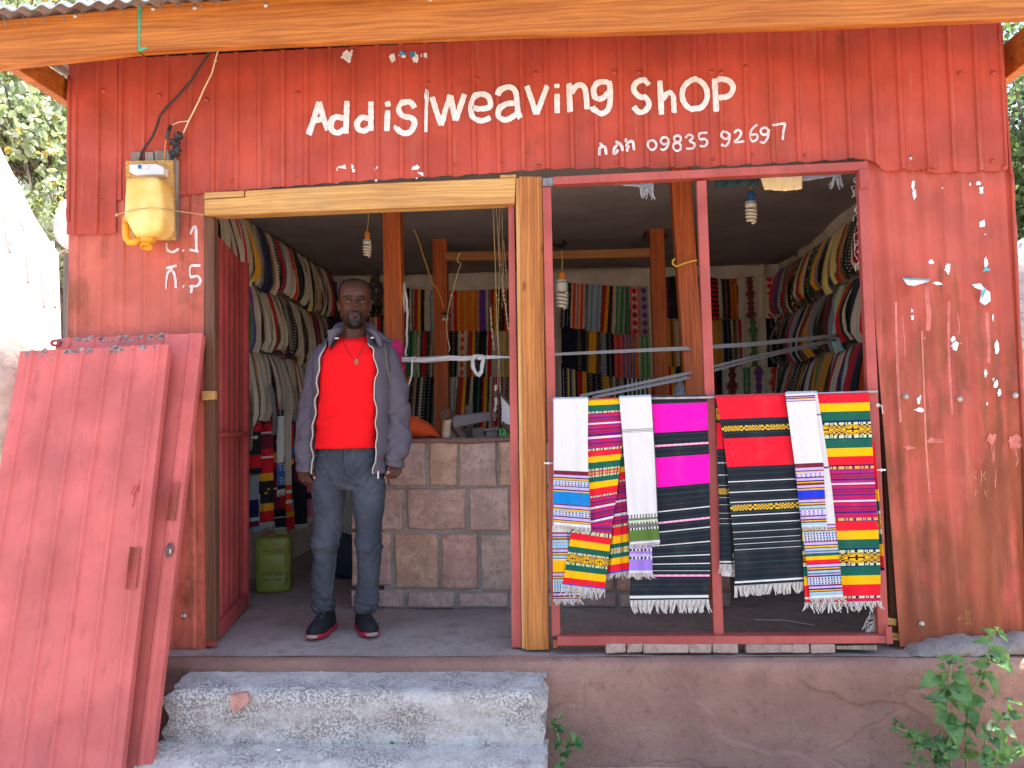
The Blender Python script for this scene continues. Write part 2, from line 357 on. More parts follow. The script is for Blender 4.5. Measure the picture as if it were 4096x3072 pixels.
# ---- corner strips
def strip(pxs, w, Y, dirx, mat, amp=.006):
    p = at(*interp(pxs, 26).T, Y); P = []
    for i, q in enumerate(p):
        k = amp*mnoise.noise(Vector((i*.45, dirx, 3)))
        P.append([q, q+np.array([dirx*w*.55+k, -.006+k, 0]), q+np.array([dirx*w+k*1.6, .014+k*.7, 0])])
    P = np.array(P); return obj('corner_strip', MB().grid(P if dirx > 0 else P[:, ::-1]), mat, shop, smooth=True, solid=.001)
strip([(283, 305), (282, 600), (280, 885)], .028, -.006, -1, MT['red_upper'])
strip([(3990, 120), (4012, 350), (4034, 640), (4040, 700)], .020, -.004, 1, MT['red_upper'])
strip([(4040, 690), (4050, 900), (4094, 1885), (4122, 2560)], .024, -.002, 1, MT['red_rust'], .008)
# ---- sides, back, lining
def wallgrid(P0, du, dv, nu, nv, nrm, amp, sc, seed=0):
    P = np.zeros((nv, nu, 3))
    for i in range(nv):
        for j in range(nu):
            p = np.array(P0)+np.array(du)*j/(nu-1)+np.array(dv)*i/(nv-1)
            P[i, j] = p+np.array(nrm)*amp*mnoise.noise(Vector(p*sc)+Vector((seed, 0, 0)))
    return P
obj('outer_wall', MB().box(-2.445, -2.43, .012, 4.2, -.2, 2.86), MT['red_left'], shop)
obj('outer_wall', MB().box(2.048, 2.062, .012, 4.2, -.2, 2.86), MT['red_rust'], shop)
obj('outer_wall', MB().box(-2.43, 2.048, 4.19, 4.205, -.2, 2.86), MT['red_left'], shop)
obj('lining', MB().grid(wallgrid((-2.25, .03, 0), (0, 3.9, 0), (0, 0, 2.56), 40, 24, (1, 0, 0), .03, 1.6)), MT['calico'], shop, smooth=True)
obj('lining', MB().grid(wallgrid((2.0, .03, 0), (0, 3.9, 0), (0, 0, 2.56), 40, 24, (1, 0, 0), .03, 1.6)), MT['calico'], shop, smooth=True)
obj('lining', MB().grid(wallgrid((-2.27, 3.87, 0), (4.29, 0, 0), (0, 0, 2.56), 50, 30, (0, 1, 0), .03, 2.0)), MT['calico'], shop, smooth=True)
obj('ceiling', MB().grid(wallgrid((-2.30, .03, 2.505), (4.36, 0, 0), (0, 3.9, 0), 60, 50, (0, 0, 1), .035, .9, 5)), MT['ceiling'], shop, smooth=True)
# calico valance along the back wall under the ceiling
P = np.zeros((10, 90, 3))
for i in range(10):
    for j in range(90):
        x = -2.1+3.95*j/89; t = i/9; P[i, j] = (x, 3.80-.02*t+.012*math.sin(x*19+t)+.012*mnoise.noise(Vector((x*3, t*2, 9))), 2.497-(.20+.03*math.sin(x*2.2+1.0))*t)
obj('valance', MB().grid(P[:, ::-1]), MT['calico'], shop, smooth=True, solid=.002)
# corner lining flaps at the ceiling
for (cx, cy) in ((-2.03, 3.0), (1.84, 2.7)):
    s = 1 if cx < 0 else -1
    P = wallgrid((cx-.16*s, cy, 2.49), (.02*s, .55, 0), (0, 0, -.24), 8, 6, (1, 0, 0), .03, 4); obj('lining_flap', MB().grid(P), MT['calico'], shop, smooth=True, solid=.002)
# ---- floor and plinth
def plinth():
    prof = [(-.085, -.003), (-.115, -.006), (-.138, -.016), (-.152, -.04), (-.158, -.10), (-.160, -.2), (-.160, -.3), (-.163, -.4), (-.172, -.47)]
    xs = np.r_[np.linspace(-2.6, 2.3, 560), np.linspace(2.33, 4.2, 40)]; pr = interp(prof, 90); P = np.zeros((len(pr), len(xs), 3))
    for i, (y, z) in enumerate(pr):
        for j, x in enumerate(xs):
            d = .012*mnoise.noise(Vector((x*2.2, z*5, 1)))+.005*mnoise.noise(Vector((x*11, z*13, 4)))
            # flaked plaster: a shallow lost layer with its own crisp edge
            m = mnoise.noise(Vector((x*1.5, z*3.4, 7.3)))+.22*mnoise.noise(Vector((x*6, z*9, 2.3))); fz = max(0, min(1, (-.05-z)/.07)); d += .009*fz*max(0, min(1, (m-.10)*30)); d += .006*fz*max(0, 1-abs(mnoise.noise(Vector((x*1.1+z*.6, z*2.2, 21.0)))+.1*mnoise.noise(Vector((x*9, z*9, 2.0))))*75)
            P[i, j] = (x, y+d*(.4 if z > -.02 else 1), z+(.006*mnoise.noise(Vector((x*5, y*20, 2))) if z > -.05 else 0))
    return MB().grid(P)
obj('plinth', plinth(), MT['plaster'], shop, smooth=True)
P = np.zeros((60, 90, 3))
for i in range(60):
    for j in range(90):
        x = -2.45+4.52*j/89; y = -.098+4.1*(i/59)**1.6; P[i, j] = (x, y, -.001+.006*mnoise.noise(Vector((x*3.1, y*3.1, 0)))-.003*max(0, mnoise.noise(Vector((x*9, y*9, 3)))))
obj('floor', MB().grid(P), MT['floor'], shop, smooth=True)
P = np.zeros((4, 90, 3))
for i in range(4):
    for j in range(90): x = 2.0+2.2*j/89; P[i, j] = (x, -.09+.4*i, -.006)
obj('floor', MB().grid(P), MT['floor'], shop)
# mortar lump under the right sheet
V = []
for k, px in enumerate(np.linspace(3622, 4260, 40)):
    t = k/39; top = np.interp(px, [3622, 3660, 3740, 3850, 4000, 4100, 4260], [2615, 2585, 2556, 2545, 2556, 2532, 2530])+7*mnoise.noise(Vector((k*.7, 0, 0)))
    bot = np.interp(px, [3622, 3680, 3800, 3950, 4260], [2620, 2630, 2640, 2628, 2610])+5*mnoise.noise(Vector((k*.6, 5, 0)))
    a = at(px, top, -.03); b = at(px, bot, -.085); m = (a+b)/2; out = .045*min(1, .3+t*8)
    V.append([a+np.array([0, .05, 0]), a, m*.5+a*.5+np.array([0, -out*.8, 0.003]), m+np.array([0, -out, 0]), b*.6+m*.4+np.array([0, -out*.8, 0]), b, b+np.array([0, .08, 0])])
obj('mortar_lump', MB().rings(V, cap=False, closed=False).jitter(.014, 26), MT['mortar'], shop, subd=1)
# ---- posts, lintel, jambs
obj('post', slab([(2076, 704), (2168, 706), (2196, 2600), (2102, 2602)], -.028, .10), MT['wood_post'], shop, bevel=.004)
obj('jamb_batten', slab([(2062, 712), (2078, 712), (2106, 2596), (2088, 2596)], -.014, .06), MT['wood_pale'], shop, bevel=.003)
obj('lintel', slab([(980, 762), (1500, 733), (2062, 710), (2058, 812), (1500, 834), (816, 862), (816, 798), (980, 788)], -.030, .085), MT['wood_lintel'], shop, bevel=.004)
obj('lintel_packer', slab([(816, 770), (976, 762), (976, 786), (816, 796)], -.024, .06), MT['wood_lintel'], shop, bevel=.002)
obj('lintel_packer', slab([(2000, 700), (2064, 697), (2064, 709), (2000, 711)], -.020, .06), MT['wood_lintel'], shop, bevel=.002)
obj('door_jamb', slab([(815, 862), (856, 861), (862, 2566), (822, 2562)], -.004, .05), m_wood('dark_jamb_wood', (.19, .080, .042), (.095, .038, .02), 2), shop, bevel=.003)
obj('door_jamb', slab([(2033, 812), (2056, 812), (2088, 2592), (2046, 2590)], .012, .045), MT['red_frame'], shop, bevel=.003)
for a in ((3478, 2470), (3500, 2530)):
    obj('jamb_batten', slab([(a[0]+48, a[1]), (a[0]+110, a[1]+6), (a[0]+108, a[1]+34), (a[0]+48, a[1]+28)], .03, .06), MT['wood_lintel'], shop, bevel=.003)
obj('jamb_batten', slab([(3484, 760), (3506, 760), (3600, 2600), (3570, 2600)], .06, .05), m_wood('dark_brown_stud', (.16, .08, .04), (.08, .04, .02), 2), shop, bevel=.003)  # stud in dark brown wood
# ---- door leaf, opened inwards
door = obj('door', MB().grid(np.array([[(-1.735-.18*u-(.0055*max(0, min(1, (.22-abs(((u*6) % 1)-.5))*12))), .05+.85*u, 2.03*t+.012) for u in np.linspace(0, 1, 181)] for t in (0, .25, .5, .75, 1)])), MT['red_door'], shop, solid=.002)
mb = MB().beam((-1.728, .035, .01), (-1.728, .035, 2.05), .050, .035); obj('frame_edge', mb, MT['red_door'], door, bevel=.003)
mb = MB().beam((-1.905, .915, .01), (-1.905, .915, 2.05), .03, .035); obj('frame_edge', mb, MT['red_door'], door, bevel=.003)
obj('cross_rail', MB().beam((-1.727, .06, 1.02), (-1.895, .89, 1.02), .02, .035, (0, 0, 1)), MT['red_door'], door, bevel=.002)
obj('cross_rail', MB().beam((-1.727, .06, .05), (-1.895, .89, .05), .02, .08, (1, 0, 0)), MT['red_door'], door, bevel=.002)
obj('latch', MB().tube([(-1.86, .86, 1.0), (-1.83, .865, 1.0)], .009, 10).ball((-1.825, .866, 1.0), .014), MT['screw'], door, smooth=True)
obj('door_stop', slab([(806, 1565), (856, 1563), (858, 1598), (808, 1602)], -.022, .035), MT['wood_lintel'], shop, bevel=.003)
# ---- window frame (steel tube), stands on sill bricks in front of the opening
FY = -.060
wf = thing('window_frame_root', '', '') if False else None
frame = obj('window_frame', slab([(2170, 748), (2204, 746), (2242, 2544), (2208, 2546)], FY, .04), MT['red_frame'], shop, bevel=.003)
obj('stile', slab([(3432, 696), (3474, 694), (3556, 2540), (3514, 2542)], FY, .04), MT['red_frame'], frame, bevel=.003)
obj('mullion', slab([(2787, 722), (2826, 720), (2896, 2541), (2856, 2541)], FY+.003, .04), MT['red_frame'], frame, bevel=.003)
obj('top_rail', slab([(2212, 706), (3470, 644), (3470, 678), (2212, 738)], FY-.012, .06), MT['red_frame'], frame, bevel=.003)
obj('corner_cleat', slab([(3437, 676), (3476, 674), (3480, 748), (3441, 752)], FY-.016, .05), MT['red_frame'], frame, bevel=.003)
obj('corner_cleat', slab([(2170, 712), (2212, 708), (2212, 742), (2172, 744)], FY-.010, .05), m_plain('bare_steel_plate', (.20, .19, .22), .6, .3, 40), frame, bevel=.003)
obj('bottom_rail', slab([(2228, 2546), (3552, 2543), (3552, 2574), (2228, 2584)], FY-.028, .075), MT['red_frame'], frame, bevel=.004)
obj('corner_cleat', slab([(3542, 2508), (3568, 2507), (3574, 2576), (3548, 2578)], FY-.034, .012), MT['red_frame'], frame, bevel=.003)
obj('corner_cleat', slab([(2210, 2560), (2230, 2560), (2230, 2592), (2212, 2594)], FY-.020, .05), MT['red_rust'], frame, bevel=.003)
# sill bricks
for (a, b) in ((310, 403), (407, 478), (482, 688), (692, 793), (797, 913), (950, 1158), (1162, 1238), (1242, 1352)):
    x0, x1 = 2150+.88*a, 2150+.88*b
    mb = slab([(x0, 2578), (x1, 2577), (x1, 2612), (x0, 2613)], -.092, .10); obj('brick', mb.jitter(.006, 30, a), MT['brick'], shop, bevel=.006, seg=3)
obj('packing_board', slab([(3345, 2583), (3508, 2580), (3508, 2602), (3345, 2598)], -.07, .09), MT['wood_grey'], shop, bevel=.003)
# ---- inner posts and beam
def post(pa, pb, wpx, Y, d=.10, tilt=0):
    (xa, ya), (xb, yb) = pa, pb
    return slab([(xa, ya), (xa+wpx, ya), (xb+wpx, yb), (xb, yb)], Y, d)
obj('inner_post', post((1526, 700), (1556, 2350), 72, 1.16), MT['wood_inner'], shop, bevel=.004)
obj('inner_post', post((1728, 905), (1742, 2160), 57, 2.40), MT['wood_inner'], shop, bevel=.004)
obj('inner_post', post((2680, 640), (2800, 2400), 80, .80), MT['wood_inner'], shop, bevel=.004)
obj('inner_post', post((2598, 890), (2640, 2160), 58, 2.35), MT['wood_inner'], shop, bevel=.004)
obj('tie_beam', slab([(1780, 1006), (2200, 1004), (2602, 992), (2602, 1026), (2200, 1036), (1780, 1042)], 2.38, .07), MT['wood_innerx'], shop, bevel=.004)
for px in (1728, 2598):
    a = at(px+26, 920, 2.45); mb = MB().beam(a+np.array([-.085, -.07, 0]), a+np.array([-.085, .1, 0]), .01, .12).beam(a+np.array([.075, -.07, 0]), a+np.array([.075, .1, 0]), .01, .12)
    obj('post_cap', mb.beam(a+np.array([0, -.075, .0]), a+np.array([0, -.06, .0]), .17, .10), m_wood('dark_post_cap', (.13, .045, .018), (.07, .025, .012), 0), shop, bevel=.004)
# ---- stone partition wall
ws = obj('stone_wall', MB().box(-1.075, .90, .893, 1.10, 0, .965), MT['mortar'], shop)
rowsS = [[(60, 375, 20, 428), (392, 710, 12, 430), (745, 993, 14, 430), (1010, 1334, 26, 430), (1364, 1720, 30, 428)],
         [(62, 296, 452, 806), (312, 512, 455, 820), (538, 1066, 455, 815), (1100, 1448, 450, 820), (1484, 1850, 452, 818)],
         [(60, 408, 842, 1312), (440, 820, 848, 1338), (856, 1176, 856, 1346), (1206, 1640, 864, 1358)],
         [(48, 522, 1352, 1510), (555, 968, 1368, 1522), (1000, 1446, 1376, 1534), (1474, 1900, 1380, 1540)]]
for r, row in enumerate(rowsS):
    last = row[-1][1]
    x = last+30
    while 1380+.452*x < 3000:
        w = rnd.uniform(300, 480); row.append((x, x+w, row[-1][2]+2, row[-1][3]+2)); x += w+32
    for (a, b, c, d) in row:
        q = [(1380+.452*a, 1750+.452*c), (1380+.452*b, 1750+.452*c), (1380+.452*b, 1750+.452*d), (1380+.452*a, 1750+.452*d)]
        A = at(*np.array(q).T, .878); x0, x1, z0, z1 = A[:, 0].min(), min(A[:, 0].max(), .895), A[:, 2].min(), A[:, 2].max()
        if x1-x0 < .06: continue
        z0 = max(z0, .008); us_ = [0, .015, .06, .25, .5, .75, .94, .985, 1]; vs_ = [0, .02, .08, .35, .65, .92, .98, 1]; nx, nz = 9, 8; P = np.zeros((nz, nx, 3)); sd = rnd.uniform(0, 90)
        for i in range(nz):
            for j in range(nx):
                u, v = us_[j], vs_[i]; e = min(u, 1-u, v, 1-v)
                ex = .013*mnoise.noise(Vector((u*3, v*3, sd)))+.006*mnoise.noise(Vector((u*11, v*11, sd)))
                P[i, j] = (x0+(x1-x0)*u+ex*(1 if 0 < u < 1 else .8), .876+(.020 if e == 0 else 0)+.006*mnoise.noise(Vector((u*5, v*5, sd+9))), z0+(z1-z0)*v+.010*mnoise.noise(Vector((u*3, v*3, sd+20))))
        obj('stone_block', MB().grid(P), MT['stone%d' % rnd.choice([0, 0, 1, 1, 3, 5, 2, 4] if r < 3 else [3, 3, 1])], ws, smooth=True, subd=1)
# brown mortar cap with drips
P = []
for j, x in enumerate(np.linspace(-1.10, .92, 110)):
    zb = .955-.018*max(0, mnoise.noise(Vector((x*7, 2, 2))))-.022*max(0, mnoise.noise(Vector((x*2.6, 6, 2))))
    P.append([(x, 1.12, .972), (x, .90, .976), (x, .868, .972), (x, .862, .962), (x, .868, zb)])
obj('mortar_cap', MB().grid(np.transpose(np.array(P), (1, 0, 2))), MT['mortar_cap'], ws, smooth=True, solid=.006)
# ---- fascia boards
FB = -.44
fb2 = np.array([(556, 206), (800, 192), (1150, 174), (2048, 139), (3250, 104), (4180, 66)], float)
up = fb2[::-1].copy(); up[:, 1] -= 186
obj('fascia_board', slab([(-110, 92), (552, 28), (552, 207), (-110, 279)], FB, .045), MT['wood_fascia'], shop, bevel=.004)
obj('fascia_board', slab(np.r_[up[::-1], fb2[::-1]], FB, .045), MT['wood_fascia'], shop, bevel=.004)
obj('paint_line', MB().add(at(*np.array([(551, 26), (563, 26), (562, 110), (560, 190), (590, 188), (592, 194), (553, 208)]).T, FB-.0026), [tuple(range(7))[::-1]]), m_plain('green_paint_line', (.04, .36, .20), .6, .2, 40), shop)
# nails and screw heads on the fascia
nail_me = None
def screw(p, parent, r=.006, mat='screw', name='screw'):
    global nail_me
    off = rootloc(parent)
    key = mat
    if key not in SCREW:
        SCREW[key] = mesh('screw', MB().lathe([(.0001, -1.0), (.55, -.9), (.95, -.45), (1.0, 0), (1.25, .02), (1.3, .2)], (0, 0, 0), 10, axis=(0, 1, 0)), MT[mat], True)
    o = bpy.data.objects.new(name, SCREW[key]); COL.objects.link(o); o.parent = parent; o.location = np.array(p)-off; o.scale = (r, r*.8, r); return o
SCREW = {}
fas = [o for o in shop.children if o.name.startswith('fascia_board')]
for (x, y, k) in ((300, 62, 0), (612, 34, 1), (778, 30, 1), (1063, 20, 1), (1720, -4, 1)):
    screw(at(x, y, FB), fas[k], .011)
for (x, y) in ((520, 375), (655, 575), (1005, 605), (1305, 630), (1885, 588), (642, 1262), (1470, 1148), (1882, 1126), (1920, 1105)):
    px, py = x*.633, y*.633; p = at(px, py); p[1] = float(sheet_y(p[0]))-.004; screw(p, sheets[1 if px < 820 else 2 if px < 1190 else 3], .0095, 'screw_red')
for (x, y) in ((45, 288), (798, 228), (1045, 205), (1376, 200), (1480, 200), (1788, 197), (1827, 204), (705, 593), (902, 590), (1060, 595), (1386, 582), (1795, 566), (1957, 550), (2180, 549), (70, 632), (595, 247)):
    px, py = 1150+x*.949, 100+y*.949; p = at(px, py); p[1] = float(sheet_y(p[0]))-.004; screw(p, sheets[3 if px < 1995 else 4 if px < 2845 else 5], .0095, 'screw_red')
for (x, y) in ((820, 983), (1485, 1000), (1800, 467), (2013, 463), (2010, 1020), (2080, 1062), (443, 432), (486, 985)):
    px, py = 2700+x*.633, y*.633; p = at(px, py); p[1] = float(sheet_y(p[0]))-.005; screw(p, sheets[6 if px > 3740 else 5], .0095, 'screw' if x == 1485 else 'screw_red')
for (x, y) in ((449, 1086), (748, 1101), (1055, 1080)): screw(at(3300+x*.7236, 800+y*.7236, -.012), low_right, .010)
screw(at(3688, 2497, -.012), low_right, .010); screw(at(734, 2465, -.006), low_left, .011)
# ---- roof
zt = float(at(300, 56, FB)[2])+.014
nx = 560; xs = np.linspace(-2.66, 2.22, nx); ys = [-.545, -.53, -.50, -.44, -.2, .2, 1, 2, 3, 4.35]
P = np.zeros((len(ys), nx, 3))
for i, y in enumerate(ys):
    P[i, :, 0] = xs; P[i, :, 1] = y+.012*np.sin(xs*1.7)*(i < 3); P[i, :, 2] = zt+(y+.44)*.06+.010*np.cos(xs*2*np.pi/.086)+(xs+2.6)*.012+(-.026 if i == 0 else -.008 if i == 1 else 0)
rs = obj('roof_sheet', MB().grid(P), [MT['galv'], MT['roof_under']], shop, smooth=True)
md = rs.modifiers.new('solid', 'SOLIDIFY'); md.thickness = .0015; md.offset = -1; md.material_offset = 1; md.material_offset_rim = 0
for x, hh in ((-2.50, .115), (2.15, .17)):
    obj('rafter', MB().beam((x, -.394, 2.82-hh/2), (x, 4.1, 2.85-hh/2), .055, hh), MT['wood_fascia'], shop, bevel=.004)
# drip pins under the eave sheet
for k in range(12):
    x = 20+k*78; a = at(x, 92-.094*x-6, FB-.012); obj('roof_nail', MB().tube([a+np.array([0, -.01, .012]), a+np.array([.012, -.008, -.032])], .0022, 6), MT['screw'], shop)
# ================================================================== HAND PAINTED LETTERING (brush strokes that follow the corrugation)
_lay = [0]
def stroke_mesh(mb, pts, w, org, s, smooth=True, surf=None, seed=0.0):
    """one brush stroke: pixel polyline -> ribbon 1-2 mm proud of the sheet"""
    p = np.array(pts, float)*s+np.array(org)
    if smooth and len(p) > 2:
        q = []
        for i in range(len(p)-1):
            p0, p1, p2, p3 = p[max(i-1, 0)], p[i], p[i+1], p[min(i+2, len(p)-1)]
            for t in np.linspace(0, 1, 7, endpoint=False):
                q.append(.5*((2*p1)+(-p0+p2)*t+(2*p0-5*p1+4*p2-p3)*t*t+(-p0+3*p1-3*p2+p3)*t**3))
        q.append(p[-1]); p = np.array(q)
    d = np.r_[0, np.cumsum(np.linalg.norm(np.diff(p, axis=0), axis=1))]; n = max(6, int(d[-1]/4.0)); t = np.linspace(0, d[-1], n)
    p = np.stack([np.interp(t, d, p[:, 0]), np.interp(t, d, p[:, 1])], 1)
    T = np.gradient(p, axis=0); T /= np.linalg.norm(T, axis=1)[:, None]+1e-9; N = np.stack([-T[:, 1], T[:, 0]], 1)
    ww = w*s/2*np.array([1+.13*mnoise.noise(Vector((i*.35, seed, 1)))-(.22 if i in (0, n-1) else 0) for i in range(n)]); _lay[0] += 1
    dy = (-.0030-.00025*(_lay[0] % 9)) if surf is None or surf is lyl else (-.0012-.0001*(_lay[0] % 9)); c = np.linspace(-1, 1, 6); P = np.zeros((n, 6, 3))
    for j, k in enumerate(c):
        e = p+N*(ww*k)[:, None]+ (np.array([[.9*mnoise.noise(Vector((i*.8, k*5, seed)))*s for _ in (0, 1)] for i in range(n)]) if abs(k) == 1 else 0)
        A = at(e[:, 0], e[:, 1], 0.0); A[:, 1] = (surf(A[:, 0], A[:, 2]) if surf else sheet_y(A[:, 0]))+dy-(.003 if not surf else 0); P[:, j] = A
    return mb.grid(P)
def arc(cx, cy, rx, ry, a0, a1, n=14):
    return [(cx+rx*math.cos(math.radians(a)), cy+ry*math.sin(math.radians(a))) for a in np.linspace(a0, a1, n)]
O2 = (1150, 100); S2 = .9494
TITLE = {
 'A': [[(92, 466), (112, 400), (135, 326)], [(135, 326), (152, 390), (172, 446)], [(116, 405), (158, 396)]],
 'd': [[(240, 396), (205, 390), (186, 415), (190, 446), (215, 456), (242, 440)], [(252, 322), (250, 390), (247, 460)]],
 'd.': [[(348, 398), (315, 392), (297, 415), (300, 440), (325, 448), (350, 432)], [(353, 325), (353, 385), (353, 448)]],
 'i': [[(424, 362), (422, 400), (420, 450)], [(420, 324), (424, 334), (426, 346)]],
 's': [[(537, 352), (520, 328), (490, 330), (470, 355), (485, 385), (520, 392), (537, 412), (520, 450), (485, 458), (460, 435), (462, 428)]],
 'bar': [[(590, 278), (587, 360), (585, 456)]],
 'W': [[(610, 305), (628, 365), (648, 425)], [(648, 425), (668, 360), (688, 300)], [(688, 300), (698, 350), (708, 405)], [(708, 405), (728, 350), (747, 293)]],
 'e': [[(782, 356), (850, 350), (850, 310), (822, 294), (790, 305), (774, 345), (782, 392), (820, 406), (856, 392)]],
 'a': [[(884, 302), (900, 276), (935, 264), (960, 282), (968, 330), (972, 370), (982, 398)], [(966, 332), (925, 334), (894, 356), (890, 388), (918, 402), (950, 388), (970, 370)]],
 'v': [[(1008, 258), (1028, 315), (1048, 378)], [(1048, 378), (1072, 320), (1095, 260)]],
 'i.': [[(1136, 292), (1136, 374)], [(1134, 250), (1135, 258), (1136, 268)]],
 'n': [[(1186, 250), (1188, 310), (1191, 372)], [(1194, 292), (1220, 258), (1248, 262), (1258, 300), (1262, 358)]],
 'g': [[(1352, 244), (1315, 244), (1290, 272), (1298, 312), (1328, 310), (1352, 285)], [(1355, 238), (1360, 300), (1352, 355), (1322, 376), (1290, 360), (1284, 346)]],
 'S': [[(1522, 256), (1500, 236), (1470, 244), (1458, 275), (1480, 302), (1512, 314), (1522, 340), (1505, 366), (1478, 368), (1458, 345)]],
 'h': [[(1568, 236), (1572, 310), (1575, 380)], [(1578, 318), (1600, 292), (1622, 300), (1626, 340), (1628, 374)]],
 'O': [arc(1715, 296, 53, 62, -80, 285, 22)],
 'P': [[(1798, 228), (1802, 300), (1805, 368)], [(1808, 236), (1850, 234), (1876, 262), (1862, 298), (1814, 314)]]}
def letters(defs, w, org, s, mat, parent, name='letter', surf=None, thin=None):
    for k, (ch, st) in enumerate(defs.items()):
        mb = MB()
        for i, q in enumerate(st): stroke_mesh(mb, q, (thin or {}).get(ch, w), org, s, len(q) > 3 or ch in 'n', surf, k*3.1+i)
        obj(name, mb, mat, parent)
sign = sheets[3]
letters(TITLE, 23.5, O2, S2, MT['white_paint'], sign, thin={'bar': 13})
ETH = {'se': [[(158, 500), (158, 400), (172, 312), (225, 282), (288, 296), (304, 372), (318, 468)], [(165, 200), (195, 232), (225, 268)]],
 'le': [[(530, 160), (610, 212), (668, 290), (690, 400)], [(572, 240), (512, 300), (488, 380), (492, 445), (545, 415), (580, 372), (548, 345)]],
 'ke': [[(764, 90), (768, 135), (774, 180)], [(812, 200), (776, 262), (838, 278), (800, 332), (805, 392)], [(812, 200), (872, 152), (930, 176), (946, 280), (962, 370)]]}
letters(ETH, 66, (2370, 540), .1732, MT['pink_white'], sheets[4])
PH = {
 '0': [arc(1535, 508, 18, 20, 0, 360, 18)],
 '9': [arc(1588, 490, 16, 15, -20, 340, 16), [(1604, 480), (1602, 510), (1585, 528), (1570, 524)]],
 '8': [arc(1642, 482, 15, 14, 0, 360, 14), arc(1640, 516, 17, 17, 0, 360, 16)],
 '3': [[(1674, 478), (1692, 464), (1708, 474), (1692, 492)], [(1692, 492), (1714, 504), (1706, 522), (1678, 522)]],
 '5': [[(1768, 456), (1736, 460), (1734, 484), (1756, 482), (1768, 496), (1756, 512), (1734, 512)]],
 '9.': [arc(1842, 468, 17, 15, -20, 340, 16), [(1862, 458), (1858, 494), (1842, 514), (1824, 508)]],
 '2': [[(1880, 458), (1896, 444), (1910, 456), (1900, 478), (1882, 496), (1924, 492)]],
 '6': [[(1978, 422), (1956, 440), (1946, 470), (1956, 492), (1976, 484), (1976, 464), (1952, 466)]],
 '9..': [arc(2008, 450, 16, 15, -20, 340, 16), [(2026, 442), (2022, 474), (2006, 498), (1988, 494)]],
 '7': [[(2040, 428), (2068, 420), (2096, 416)], [(2096, 416), (2088, 450), (2085, 486)]]}
letters(PH, 10, O2, S2, MT['pink_white'], sheets[4])
# door number on the left sheet (partly behind the meter board)
def ly(X, Z): return SURF[1](X, Z)
def lyl(X, Z): return SURF[0](X, Z)
def sy2(X, Z): return sheet_y(X)
Z4 = (0, 900); S4 = .6028
NUM = {'er': [[(1104, 118), (1108, 160), (1140, 178), (1184, 156)]], 'dot': [[(1208, 166), (1216, 170)]],
 '1': [[(1260, 62), (1294, 8), (1298, 90), (1300, 168)], [(1256, 164), (1316, 174)]],
 'she': [[(1100, 424), (1108, 340), (1134, 300), (1156, 335), (1164, 418)], [(1104, 290), (1136, 276), (1170, 268)], [(1134, 300), (1136, 276)]], 'dot2': [[(1209, 404), (1217, 408)]],
 '5': [[(1326, 266), (1262, 278), (1266, 344), (1304, 336), (1326, 366), (1306, 400), (1258, 408)], [(1276, 408), (1268, 452)]]}
letters(NUM, 17, Z4, S4, MT['pink_white'], low_left, surf=lyl)
# ---- flakes of torn posters and white paint
def blob(mb, cx, cy, rx, ry, seed, surf, Y=-.0035, n=24):
    a = np.linspace(0, 2*np.pi, n, endpoint=False)
    r = np.array([1+.55*mnoise.noise(Vector((math.cos(t)*1.7, math.sin(t)*1.7, seed)))+.32*mnoise.noise(Vector((math.cos(t)*4.5, math.sin(t)*4.5, seed+9))) for t in a])
    p = np.stack([cx+rx*r*np.cos(a), cy+ry*r*np.sin(a)], 1); p = np.r_[[[cx, cy]], p]
    A = at(p[:, 0], p[:, 1], 0.0); A[:, 1] = surf(A[:, 0], A[:, 2])+Y-(.003 if surf is sy2 else 0)
    mb.add(A, [(0, 1+(i+1) % n, 1+i) for i in range(n)])
fl = {sheets[3]: ([(258, 134, 26, 22), (442, 142, 14, 18), (484, 130, 13, 13), (540, 142, 14, 20), (583, 134, 8, 10), (565, 132, 4, 8), (228, 612, 20, 20), (275, 600, 7, 9), (282, 618, 7, 7), (330, 640, 10, 16), (380, 615, 11, 14), (376, 656, 8, 6), (210, 664, 8, 5), (485, 618, 8, 7), (546, 620, 26, 26), (580, 626, 4, 18), (588, 300, 7, 22)], O2, S2, sy2),
      low_right: ([(1518, 1165, 12, 30), (1524, 1220, 13, 30), (1875, 1158, 7, 10), (1925, 1155, 15, 12), (1940, 1200, 12, 22), (1693, 1188, 4, 5), (1948, 1408, 15, 20), (1965, 1478, 4, 4), (1625, 1648, 12, 8), (1972, 1648, 9, 12)], (2700, 0), .633, ly)}
fl2 = [(684, 378, 14, 26), (592, 342, 14, 11), (896, 346, 10, 26), (880, 130, 10, 16), (485, 610, 5, 12), (488, 650, 8, 13), (714, 770, 12, 16), (724, 804, 20, 20), (954, 815, 13, 30), (899, 955, 9, 22), (932, 650, 5, 16), (950, 1020, 9, 26), (966, 1066, 8, 24), (938, 990, 4, 8), (520, 1110, 9, 20), (526, 1160, 25, 12), (903, 1126, 5, 10), (630, 458, 26, 9), (760, 790, 3, 3), (528, 1085, 4, 8), (562, 760, 3, 3)]
for sh, (lst, og, s, sf) in fl.items():
    mb = MB()
    for i, (x, y, rx, ry) in enumerate(lst): blob(mb, og[0]+x*s, og[1]+y*s, rx*s, ry*s, i*3.3, sf)
    if sh is low_right:
        for i, (x, y, rx, ry) in enumerate(fl2): blob(mb, 3300+x*.7236, 800+y*.7236, rx*.7236, ry*.7236, i*2.7, sf)
    obj('paint_flakes', mb, MT['white_paint'], sh, kind='stuff')
mb = MB()
for (x, y, rx, ry) in ((486, 124, 14, 10), (528, 128, 10, 14)): blob(mb, 1150+x*S2, 100+y*S2, rx, ry, x, sy2, -.0045)
obj('poster_scrap', mb, m_plain('blue_poster_scrap', (.05, .28, .55), .7, .2), sheets[3])
